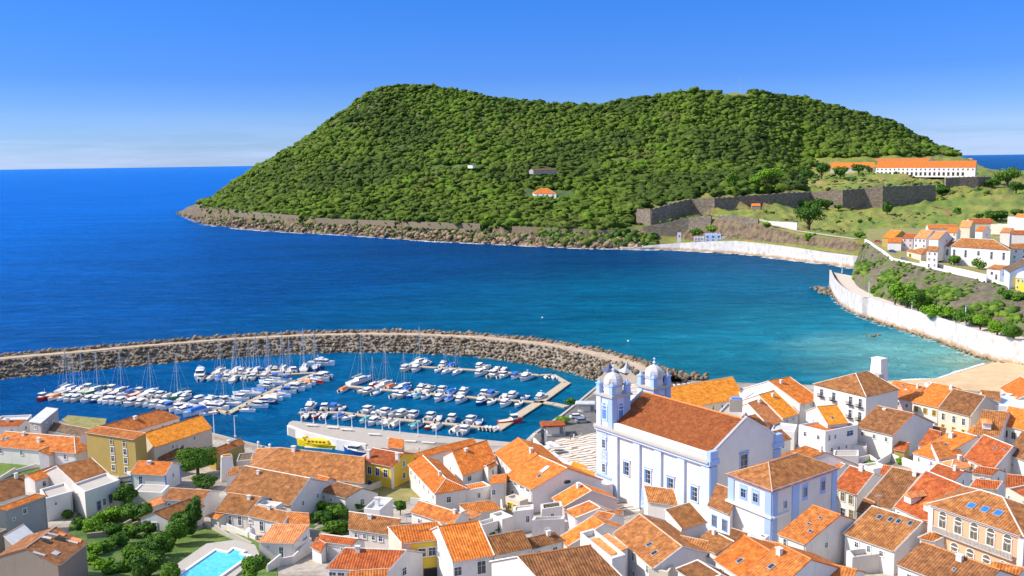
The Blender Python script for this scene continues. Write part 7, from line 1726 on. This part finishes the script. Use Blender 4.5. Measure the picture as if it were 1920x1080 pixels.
for k, (x, y, r, h) in enumerate([(1210, 452, 14, 16), (1190, 455, 14, 18), (1172, 455, 12, 14), (1305, 440, 16, 12), (1335, 432, 14, 10), (1498, 455, 14, 14), (1518, 452, 12, 16), (1574, 460, 7, 10), (1437, 424, 9, 8), (1612, 446, 12, 10)]):
    q = FG(x, y); tree('cliff_bush', 'green bush on the cliff above the cove, %s from the left' % ['third', 'second', 'first', 'fourth', 'fifth', 'seventh', 'eighth', 'ninth', 'sixth', 'tenth'][k], tuple(q), r*q.y/F, h*q.y/F, mt='leaf' if k % 2 else 'leafy', n=500, leaf=.8, trunk=.05, group='bushes on the cliff above the cove', cat='bush')
def CG(x, y):
    # on the slope between coast road and street
    q = at(x, y, 15); return q
for k, (x, y, r, h, z, lab) in enumerate([
 (1700, 572, 26, 52, 10.5, 'tallest bright tree on the slope above the seawall'), (1678, 566, 16, 36, 10.5, 'bright tree left of the tallest on the slope'), (1722, 578, 20, 44, 10.5, 'bright tree right of the tallest on the slope'),
 (1745, 592, 16, 26, 10, 'leaning green shrub above the seawall, first right of the trees'), (1768, 594, 18, 28, 10, 'leaning green shrub above the seawall, second right of the trees'), (1810, 604, 20, 34, 10.5, 'leaning green shrub above the seawall, third right of the trees'),
 (1838, 612, 16, 30, 10.5, 'leaning green shrub above the seawall, fourth right of the trees'), (1870, 622, 18, 26, 10.5, 'leaning green shrub above the seawall, fifth right of the trees'), (1900, 632, 20, 30, 10.5, 'leaning green shrub above the seawall, rightmost'),
 (1781, 536, 7, 12, 19, 'small round bush high on the slope'), (1886, 556, 14, 18, 19.5, 'dark bush below the street end'), (1908, 560, 16, 16, 19, 'dark bush at the right edge below the street'), (1622, 512, 6, 10, 12, 'small bush low on the left cliff'), (1640, 548, 8, 12, 10, 'yellow-green bush at the road bend')]):
    q = at(x, y, z); tree('slope_bush', lab, tuple(q-Vector((0, 0, .8))), r*1.25*q.y/F, h*q.y/F, mt=['leafy', 'leafy', 'leaf'][k % 3] if k < 9 else 'leaf', n=1500, leaf=.42, trunk=.0, group='bushes on the headland slope', cat='bush')
for k, (X, Y, lab) in enumerate([(965, 425, 'small round bush at the left of the long white building'), (1135, 445, 'round bush in front of the long white building')]):
    q = at(*Kc(8, (X, Y)), 23); tree('bush', lab, tuple(q), 4.2, 6, mt='leaf', n=500, leaf=.45, trunk=.05, cat='bush')
# ------------------------------------------------------------------ pool, yards, vehicles and small things
def poolthing():
    o = [(318, 1092), (333, 1079), (404, 1030), (427, 1035), (437, 1027), (459, 1033), (451, 1038), (469, 1041), (398, 1092)]
    P = [onground(a, b) for a, b in o]; z = max(p.z for p in P)+.05
    P = [at(a, b, z) for a, b in o]; t = thing('swimming_pool', (P[3].x, P[3].y, z), 'turquoise L-shaped swimming pool with pale stone rim', 'pool')
    m = MB(); m.poly([Vector((p.x, p.y, z-.18)) for p in (P if (P[1]-P[0]).cross(P[2]-P[1]).z > 0 else P[::-1])])
    mt, nt, b = new_mat('pool_water'); q = pos(nt); nt.links.new(ramp(nt, noise_n(nt, q, .8, 4, .6, 1), [(.3, (.02, .42, .68)), (.7, (.12, .62, .82))]), b.inputs['Base Color']); b.inputs['Roughness'].default_value = .08; bump(nt, b, noise_n(nt, q, 2, 3), .15, .1)
    m.build('pool_water', mt, t)
    m = MB(); n = len(P)
    for i in range(n):
        a, c = P[i], P[(i+1) % n]; d = (c-a).normalized(); o_ = Vector((d.y, -d.x, 0)); m.prism([(a-d*.2-o_*.25)[:2], (c+d*.2-o_*.25)[:2], (c+d*.2+o_*.25)[:2], (a-d*.2+o_*.25)[:2]], z-1.5, z+.04+.004*i)
    m.build('rim', MT['clean'], t)
    return z
pz = poolthing()
pg = lambda a, b: at(a, b, pz-.03)
m = MB(); D_ = [pg(a, b) for a, b in [(318, 1092), (352, 1050), (395, 1020), (435, 1012), (478, 1021), (470, 1040), (430, 1026), (401, 1032), (371, 1052), (330, 1092)]]
D_ = D_ if True else D_
m.prism([(p.x, p.y) for p in [pg(a, b) for a, b in [(290, 1092), (330, 1056), (387, 1017), (440, 1010), (478, 1019), (486, 1038), (425, 1092)]]], pz-4.5, pz-.24)
tag(m.build('pool_terrace', MT['concrete']), 'pale paved terrace around the pool', kind='structure')
def yard(label, pts, h=1.6, th=.3, mt='white', name='yard_wall'):
    P = [onground(a, b) for a, b in pts]; m = MB()
    for i, (a, b) in enumerate(zip(P, P[1:])):
        d = (b-a); d.z = 0; d.normalize(); n = Vector((d.y, -d.x, 0))*th/2; z = max(a.z, b.z)+h-.003*i
        e0 = -d*.0; m.prism([(a+n)[:2], (b+n+d*th*.4)[:2], (b-n+d*th*.4)[:2], (a-n)[:2]], min(a.z, b.z)-1.5, z)
    return tag(m.build(name, MT[mt]), label, 'wall')
Wd = lambda k, L: [Kc(k, p) for p in L]
yard('low stone garden wall running through the overgrown garden', Wd(1, [(520, 860), (640, 850), (780, 800), (880, 770), (940, 800)]), 1.2, .5, 'stone')
yard('white terrace wall in front of the white villa', Wd(2, [(330, 800), (400, 812), (520, 850), (570, 870)]), 1.0)
yard('tan retaining wall below the villa lawn', Wd(2, [(260, 790), (330, 815), (420, 860), (545, 900)]), .7, .4, 'concrete')
yard('white yard wall beside the small pool house', Wd(2, [(640, 1060), (720, 1020), (790, 1010), (900, 940)]), 1.4)
yard('white wall between dark red roof and pool house', Wd(3, [(0, 900), (100, 905), (190, 900), (300, 880)]), 2.0)
yard('pale wall along the sloping yard beside the yellow house', Wd(3, [(130, 640), (280, 580), (430, 530), (530, 510)]), 1.4, .4, 'cream')
yard('long white wall at the left foot of the hipped orange roof', Wd(3, [(540, 650), (600, 655), (680, 680), (850, 665)]), 1.4)
yard('white wall in front of the ochre house and parking spot', Wd(1, [(650, 460), (720, 480), (790, 500)]), 1.6)
yard('white quayside wall behind the orange halls', Wd(4, [(385, 285), (420, 320), (500, 380), (600, 440), (700, 490)]), 1.2, .5)
yard('white terraced yard wall by the oval-window gable', Wd(4, [(190, 690), (200, 770), (260, 790), (370, 800)]), 2.0)
yard('grey wall closing the yard behind the spotted tan roof', Wd(4, [(80, 790), (180, 790), (300, 770), (380, 790)]), 1.2, .3, 'grey')
yard('white wall between sacristy and lower white block', Wd(7, [(640, 860), (760, 850), (850, 830), (900, 860)]), 1.6)
yard('white yard wall below the vivid roof house', Wd(7, [(900, 880), (1000, 830), (1080, 860), (1180, 890), (1300, 900)]), 1.8)
yard('white wall with arched niches below the sunlit orange roof', Wd(6, [(-10, 900), (80, 935), (180, 985), (230, 1010)]), 1.8, .4, 'clean')
yard('pale lane wall left of the peach building', Wd(6, [(860, 900), (960, 960), (1100, 1010), (1290, 1060)]), 1.2, .5, 'clean')
yard('white garden wall at the left of the long white building lawn', Wd(1, [(-10, 520), (90, 470), (220, 440), (280, 425)]), 1.0)
# long kerb along the car park
m = MB(); Q = [at(a, b, 2.6) for a, b in [(1003, 812), (1050, 780), (1086, 752), (1118, 725)]]
for a, b in zip(Q, Q[1:]): d = (b-a).normalized(); n = Vector((d.y, -d.x, 0)); m.prism([a[:2], b[:2], (b+n*.8)[:2], (a+n*.8)[:2]], 1.0, 2.95)
tag(m.build('kerb', MT['concrete']), 'concrete kerb along the marina edge of the car park', kind='structure')
# vehicles
def car(p, rz, body, label, glass='pane', group=None, van=False):
    t = thing('parked_car', (0, 0, 0), label, 'car', group); m = MB()
    S = [(-2.15, .45, .85), (-2.1, .35, 1.0), (-1.2, .3, 1.02), (1.1, .3, 1.0), (2.0, .35, .82), (2.15, .4, .6)]
    for (x0, a0, b0), (x1, a1, b1) in zip(S, S[1:]):
        w = .86
        m.poly([(x0, -w, b0), (x1, -w, b1), (x1, w, b1), (x0, w, b0)]); m.poly([(x0, -w, a0), (x1, -w, a1), (x1, -w, b1), (x0, -w, b0)]); m.poly([(x0, w, b0), (x1, w, b1), (x1, w, a1), (x0, w, a0)])
    m.poly([(-2.15, -.86, .45), (-2.15, -.86, .85), (-2.15, .86, .85), (-2.15, .86, .45)]); m.poly([(2.15, -.86, .4), (2.15, .86, .4), (2.15, .86, .6), (2.15, -.86, .6)])
    m.build('body', body, t)
    m = MB(); m.box((-.35, 0, 1.24), 1.35, .76, .25, tx=.78, ty=.88); m.build('window', MT[glass], t)
    m = MB(); m.box((-.4, 0, 1.50), 1.02, .67, .03); m.build('roof', body, t)
    for x in (-1.35, 1.35):
        for y in (-.82, .82): w_ = MB(); w_.tube((x, y-.1, .32), (x, y+.1, .32), .32, 12); w_.build('wheel', MT['dark'], t)
    t.location = p; t.rotation_euler = (0, 0, rz); return t
WHC = plain('white_car_paint', (.75, .76, .78), .25); BLC = plain('blue_car_paint', (.03, .08, .35), .25); RDC = plain('red_car_paint', (.5, .02, .02), .25); SLC = plain('silver_car_paint', (.38, .40, .42), .3, .4)
car(onground(1082, 785), R_(10), WHC, 'white car parked beside the green bush on the quay')
car(onground(1092, 793), R_(12), SLC, 'silver car parked just behind the white one on the quay')
car(onground(*Kc(1, (755, 520)))+Vector((0, 0, .1)), R_(35), SLC, 'silver car parked left of the blue-striped cottage')
car(onground(*Kc(3, (665, 1100))), R_(5), RDC, 'red car at the bottom edge below the yellow panel facade') if False else None
car(at(*Kc(8, (553, 335)), 25), R_(-30), BLC, 'blue car on the cliff-top street below the curved white house')
car(at(*Kc(8, (630, 388)), 24.5), R_(-30), SLC, 'dark silver car on the cliff-top street by the garden wall')
car(at(*Kc(8, (1362, 552)), 21.5), R_(-10), RDC, 'red car at the right end of the cliff-top street')
car(at(*Kc(8, (455, 268)), 26), R_(-40), RDC, 'red car at the start of the cliff-top street')
# kiosks by the plaza
def kiosk(label, px, py, w, d, h, roofm, rz=.2, open_=False):
    p = onground(px, py); t = thing('kiosk', p, label, 'kiosk'); ux = Vector((math.cos(rz), math.sin(rz), 0)); uy = Vector((-ux.y, ux.x, 0))
    m = MB(); m.box(p+Vector((0, 0, .15)), w, d, .16, ux)
    for a in (-1, 1):
        for b in (-1, 1): m.box(p+ux*a*(w-.15)+uy*b*(d-.15)+Vector((0, 0, h/2)), .14, .14, h/2, ux)
    m.box(p+uy*(d-.25)+Vector((0, 0, h/2)), w-.3, .1, h/2-.1, ux); m.build('frame', MT['grey'], t)
    m = MB(); m.box(p+Vector((0, 0, h*.45)), w*.55, d*.4, h*.35, ux); m.build('counter', MT['clean'], t)
    m = MB(); m.box(p+Vector((0, 0, h+.2)), w+.4, d+.4, .2, ux, tx=.9); m.build('roof', MT[roofm], t); return t
kiosk('open grey kiosk with a red-topped roof at the plaza edge', 1037, 815, 3.2, 2.2, 3.0, 'red', .1)
kiosk('dark timber-framed shelter beside the church tower', 1098, 772, 2.8, 1.6, 2.6, 'sheet', -.1)
p = onground(1017, 835); t = thing('sculpture', p, 'tall dark and white curved sculpture at the plaza edge', 'sculpture')
m = MB(); m.box(p+Vector((0, 0, 2.2)), .35, .5, 2.4, (1, .3, 0), tx=.8); m.build('dark_leaf', MT['pane'], t); m = MB(); m.lathe(p+Vector((.75, .2, 0)), [(.3, 0), (.5, 1.5), (.55, 3), (.3, 4.2), (.05, 4.5)], 10); m.build('white_leaf', MT['clean'], t)
for k, (x, y, mt_) in enumerate([(1033, 846, 'clean'), (1041, 849, 'clean'), (1030, 852, 'sheet')]):
    p = onground(x, y); t = thing('parasol', p, 'white cafe parasol at the plaza edge, ' + ['back one', 'right one', 'front one'][k], 'parasol', 'cafe parasols by the sculpture'); m = MB(); m.tube(p, p+Vector((0, 0, 2.5)), .05, 6); m.build('pole', MT['metal'], t)
    m = MB(); m.lathe(p, [(1.5, 2.2), (.05, 2.85)], 8); m.build('canopy', MT[mt_], t)
# white awning sail between the towers and the grey-blue tents
def tent(px, py, w, h, mt_, label):
    p = onground(px, py); t = thing('canopy_tent', p, label, 'tent', 'tents on the ring-paved plaza'); m = MB(); n = 4
    m.lathe(p, [(w, h*.35), (w*.35, h*.6), (.08, h)], 4, ux=(1, .4, 0), sq=True); m.build('fabric', mt_, t); m = MB()
    for a in (-1, 1):
        for b in (-1, 1): m.tube(p+Vector((a*w*.62, b*w*.62, 0)), p+Vector((a*w*.62, b*w*.62, h*.38)), .08, 5)
    m.build('poles', MT['metal'], t) if False else None
    m2 = MB(); m2.tube(p, p+Vector((0, 0, h)), .08, 5); m2.build('pole', MT['metal'], t)
navc = plain('slate_canvas', (.08, .11, .18), .8); gryc = plain('grey_canvas', (.38, .40, .42), .8)
tent(1176, 706, 3.6, 5.5, gryc, 'tall pale grey tent behind the left church tower')
tent(1188, 707, 4.2, 4.0, navc, 'dark slate tent between the church towers')
tent(1143, 703, 3.6, 4.4, navc, 'dark slate tent just left of the left dome')
# conservatory on the patio
def conserv():
    z = hp.ze-1.2; A = at(*Kc(6, (245, 865)), z-2.2); t = thing('conservatory', A, 'white-framed glass conservatory at the left end of the patio', 'conservatory')
    ux = hp.dir; uy = hp.n; Zv = Vector((0, 0, 1)); w, d, h = 4.2, 3.4, 2.2; m = MB(); g = MB()
    c = lambda u, v, zz: A+ux*u+uy*v+Zv*zz
    for u in (0, w/3, 2*w/3, w):
        m.tube(c(u, 0, 0), c(u, 0, h), .09, 4); m.tube(c(u, 0, h), c(u, d, h+1.1), .09, 4)
    for v in (0, d/2, d): m.tube(c(0, v, h+1.1*v/d), c(w, v, h+1.1*v/d), .09, 4)
    m.tube(c(0, 0, 0), c(w, 0, 0), .1, 4); m.tube(c(0, 0, h*.5), c(w, 0, h*.5), .06, 4); m.build('frame', MT['frame'], t)
    g.poly([c(0, 0, 0), c(w, 0, 0), c(w, 0, h), c(0, 0, h)]); g.poly([c(0, 0, h), c(w, 0, h), c(w, d, h+1.1), c(0, d, h+1.1)]); g.poly([c(0, d, 0), c(0, 0, 0), c(0, 0, h), c(0, d, h+1.1)])
    g.build('glass', MT['pane'], t)
    m = MB(); m.box(c(w/2, d/2+.1, -1.6), w/2+.2, d/2+.3, 1.58, ux, uy); m.build('base', MT['clean'], t)
conserv()
# television aerials and chimneys on roofs
names = {}
def aerial(Hh, u, v, lab):
    q = Hh.pt(u, v); m = MB(); m.tube(q-Vector((0, 0, .3)), q+Vector((0, 0, 2.6)), .05, 5); m.box(q+Vector((0, 0, 2.5)), .8, .04, .04, (1, .4, 0))
    for k in range(4): m.box(q+Vector((0, 0, 2.5))+Vector((1, .4, 0)).normalized()*(-.6+k*.4), .03, .35, .03, (1, .4, 0))
    tag(m.build('aerial', MT['metal']), lab, 'aerial', 'television aerials on the roofs')
aerial(hg, .8, .9, 'thin aerial on the glowing orange roof'); aerial(hp, .15, .95, 'thin aerial on the skylight house roof'); aerial(hc_, .5, .5, 'thin aerial on the pale chimney walls'); aerial(hq, .3, .7, 'thin aerial above the yellow panel facade'); aerial(hd, .2, .9, 'thin aerial on the dormer house roof')
# bits on the ruin
def ruin_bits():
    for k in range(10):
        u, v = random.random(), random.uniform(.1, .9); q = hr.pt(u, v); m = MB(); P = hr.planes[0]; du = (P[1]-P[0]).normalized(); dv = (P[3]-P[0]).normalized(); nn = du.cross(dv).normalized(); nn = nn if nn.z > 0 else -nn
        m.box(q+nn*.14, random.uniform(.2, .7), random.uniform(.3, 1.0), .04, du.lerp(dv, random.uniform(-.3, .3)).normalized(), None, nn); m.build('broken_tile_patch', [MT['sheet'], MT['dark'], MT['salmon'], MT['ridgew']][k % 4], hr.roof)
ruin_bits()
for k in range(5):
    q = onground(*Kc(1, (70+k*42, 985-k*12+random.uniform(-8, 8))), 1.5); m = MB(); m.box(Vector((0, 0, 0)), 1.7, .45, .05, Vector((1, random.uniform(-.5, .5), random.uniform(-.3, .3)))); o = m.build('metal_sheet', MT['sheet'] if k % 2 else MT['wood'], None, org=tuple(q))
    tag(o, ['bent grey metal sheet', 'rusty plank', 'loose grey metal sheet', 'broken brown plank', 'small grey sheet'][k]+' leaning by the ruined house', 'debris', 'debris beside the ruined house')
# garden furniture by the villa
p = onground(*Kc(2, (540, 850))); t = thing('garden_oven', p, 'white bulbous garden oven with chimney by the villa terrace', 'oven'); m = MB(); m.lathe(p, [(1.0, 0), (1.0, .9), (.95, 1.4), (.6, 1.9), (.28, 2.1)], 10); m.build('oven', MT['clean'], t, True); m = MB(); m.lathe(p, [(.28, 2.0), (.24, 2.9), (.35, 3.0)], 8); m.build('flue', MT['clean'], t)
p = onground(*Kc(2, (355, 800))); t = thing('awning', p, 'dark grey shade sail at the left end of the villa', 'awning'); m = MB(); a = [p+Vector(q) for q in ((-2.2, 0, .5), (2.2, -.8, .5), (.2, .6, 3.0))]; m.poly(a); m.poly([q-Vector((0, 0, .04)) for q in a[::-1]]); m.build('sail', navc, t); m = MB(); m.tube(p+Vector((.2, .6, 0)), p+Vector((.2, .6, 3)), .05); m.build('pole', MT['metal'], t)
# more planting in the garden, left
for k, (X, Y, r, h, mt) in enumerate([(480, 800, 60, 80, 'leafd'), (620, 830, 70, 70, 'leaf'), (690, 840, 70, 80, 'leafd'), (800, 850, 70, 90, 'leaf'), (640, 930, 60, 60, 'leaf'), (780, 950, 60, 70, 'leafd'), (840, 1000, 80, 80, 'leaf'), (620, 1030, 70, 50, 'leafy'), (700, 1060, 90, 60, 'leaf'), (880, 850, 60, 90, 'leafd'), (540, 1010, 50, 60, 'leafy'), (400, 740, 50, 60, 'leafd'), (910, 930, 70, 110, 'leaf'), (20, 1060, 80, 70, 'leafd'), (120, 1090, 70, 60, 'leaf'), (730, 820, 55, 60, 'leafy')]):
    T_(1, X, Y, r, h, 'bush', 'garden bush among the overgrown planting at lower left', mt=mt, trunk=.04, n=1000, leaf=.3, group='bushes filling the overgrown garden at lower left', cat='bush')
# people on the quay and plaza, a few pixels tall each
def person(p, shirt, trouser, label, rz=0.0, group='people on the quay and plaza'):
    bm_ = bpy.data.meshes.new('person'); pts = [(0, 0, .95), (0, 0, 1.2), (0, 0, 1.42), (0, .0, 1.55), (0, 0, 1.68), (.0, .1, .9), (.04, .11, .5), (-.02, .12, .05), (0, -.1, .9), (-.08, -.11, .5), (-.12, -.12, .05), (0, .21, 1.38), (.03, .25, 1.1), (.08, .24, .88), (0, -.21, 1.38), (-.03, -.25, 1.1), (.0, -.24, .88)]
    ed = [(0, 1), (1, 2), (2, 3), (3, 4), (0, 5), (5, 6), (6, 7), (0, 8), (8, 9), (9, 10), (2, 11), (11, 12), (12, 13), (2, 14), (14, 15), (15, 16)]
    bm_.from_pydata(pts, ed, []); o = bpy.data.objects.new('person', bm_); COL.objects.link(o); mod = o.modifiers.new('skin', 'SKIN'); mod.use_smooth_shade = True
    rr = [.15, .15, .16, .06, .11, .09, .065, .045, .09, .065, .045, .06, .045, .035, .06, .045, .035]
    for v, r in zip(o.data.skin_vertices[0].data, rr): v.radius = (r, r)
    o.data.skin_vertices[0].data[0].use_root = True
    o.modifiers.new('sub', 'SUBSURF').levels = 1; o.modifiers['sub'].render_levels = 1
    bm_.materials.append(shirt); o.location = p; o.rotation_euler = (0, 0, rz); return tag(o, label, 'person', group)
m1 = plain('dark_clothes', (.05, .05, .07), .8); m2 = plain('pale_clothes', (.6, .55, .5), .8); m3_ = plain('red_clothes', (.45, .06, .05), .8)
person(onground(1070, 826), m1, m1, 'person in dark clothes walking on the plaza near the kiosk', .5)
person(onground(1076, 824), m2, m2, 'person in pale clothes walking on the plaza near the kiosk', .7)
person(at(786, 850, 2.6), m3_, m3_, 'person in red standing on the quay behind the yellow house', .2)

# gentle surf on the beach and by the seawall rocks
fo = MB()
wl_ = [(1690, 713), (1730, 711), (1760, 709), (1785, 701), (1806, 694), (1830, 687), (1847, 682)]
wp = spline([at(x, y, .1) for x, y in wl_], 1.5)
for i, (a, b) in enumerate(zip(wp, wp[1:])):
    w0 = .9+.8*noise.noise(Vector((i*.2, 0, 0))); n = Vector((-(b-a).y, (b-a).x, 0)).normalized(); fo.poly([a-n*.3, b-n*.3, b+n*w0+Vector((0, .3, 0)), a+n*w0])
for _ in range(160):
    k = random.randrange(len(base_)-20); q = base_[k]+Vector((random.uniform(-4.5, -.8), random.uniform(-4, -1), 0)); q.z = .1; w_ = random.uniform(.4, 1.6); fo.poly([q+Vector((-w_, 0, 0)), q+Vector((0, -.3, 0)), q+Vector((w_, .1, 0)), q+Vector((0, .35, 0))])
tag(fo.build('surf', bpy.data.materials['white_foam']), 'thin white surf along the beach and the seawall rocks', kind='stuff')
# gulls and mooring buoys on the water
for k, (x, y) in enumerate([(1178, 640), (1118, 660), (1017, 596), (540, 730), (820, 630)]):
    m = MB(); p = at(x, y, 0); m.lathe(p, [(.1, -.3), (.45, 0), (.45, .3), (.12, .65)], 8); tag(m.build('buoy', [MT['clean'], ORA][k % 2], None), ['white buoy in the bay right of the breakwater end', 'orange buoy in the bay near the breakwater', 'white buoy far out above the breakwater', 'orange buoy in the open marina water', 'white buoy just outside the breakwater crest'][k], 'buoy')
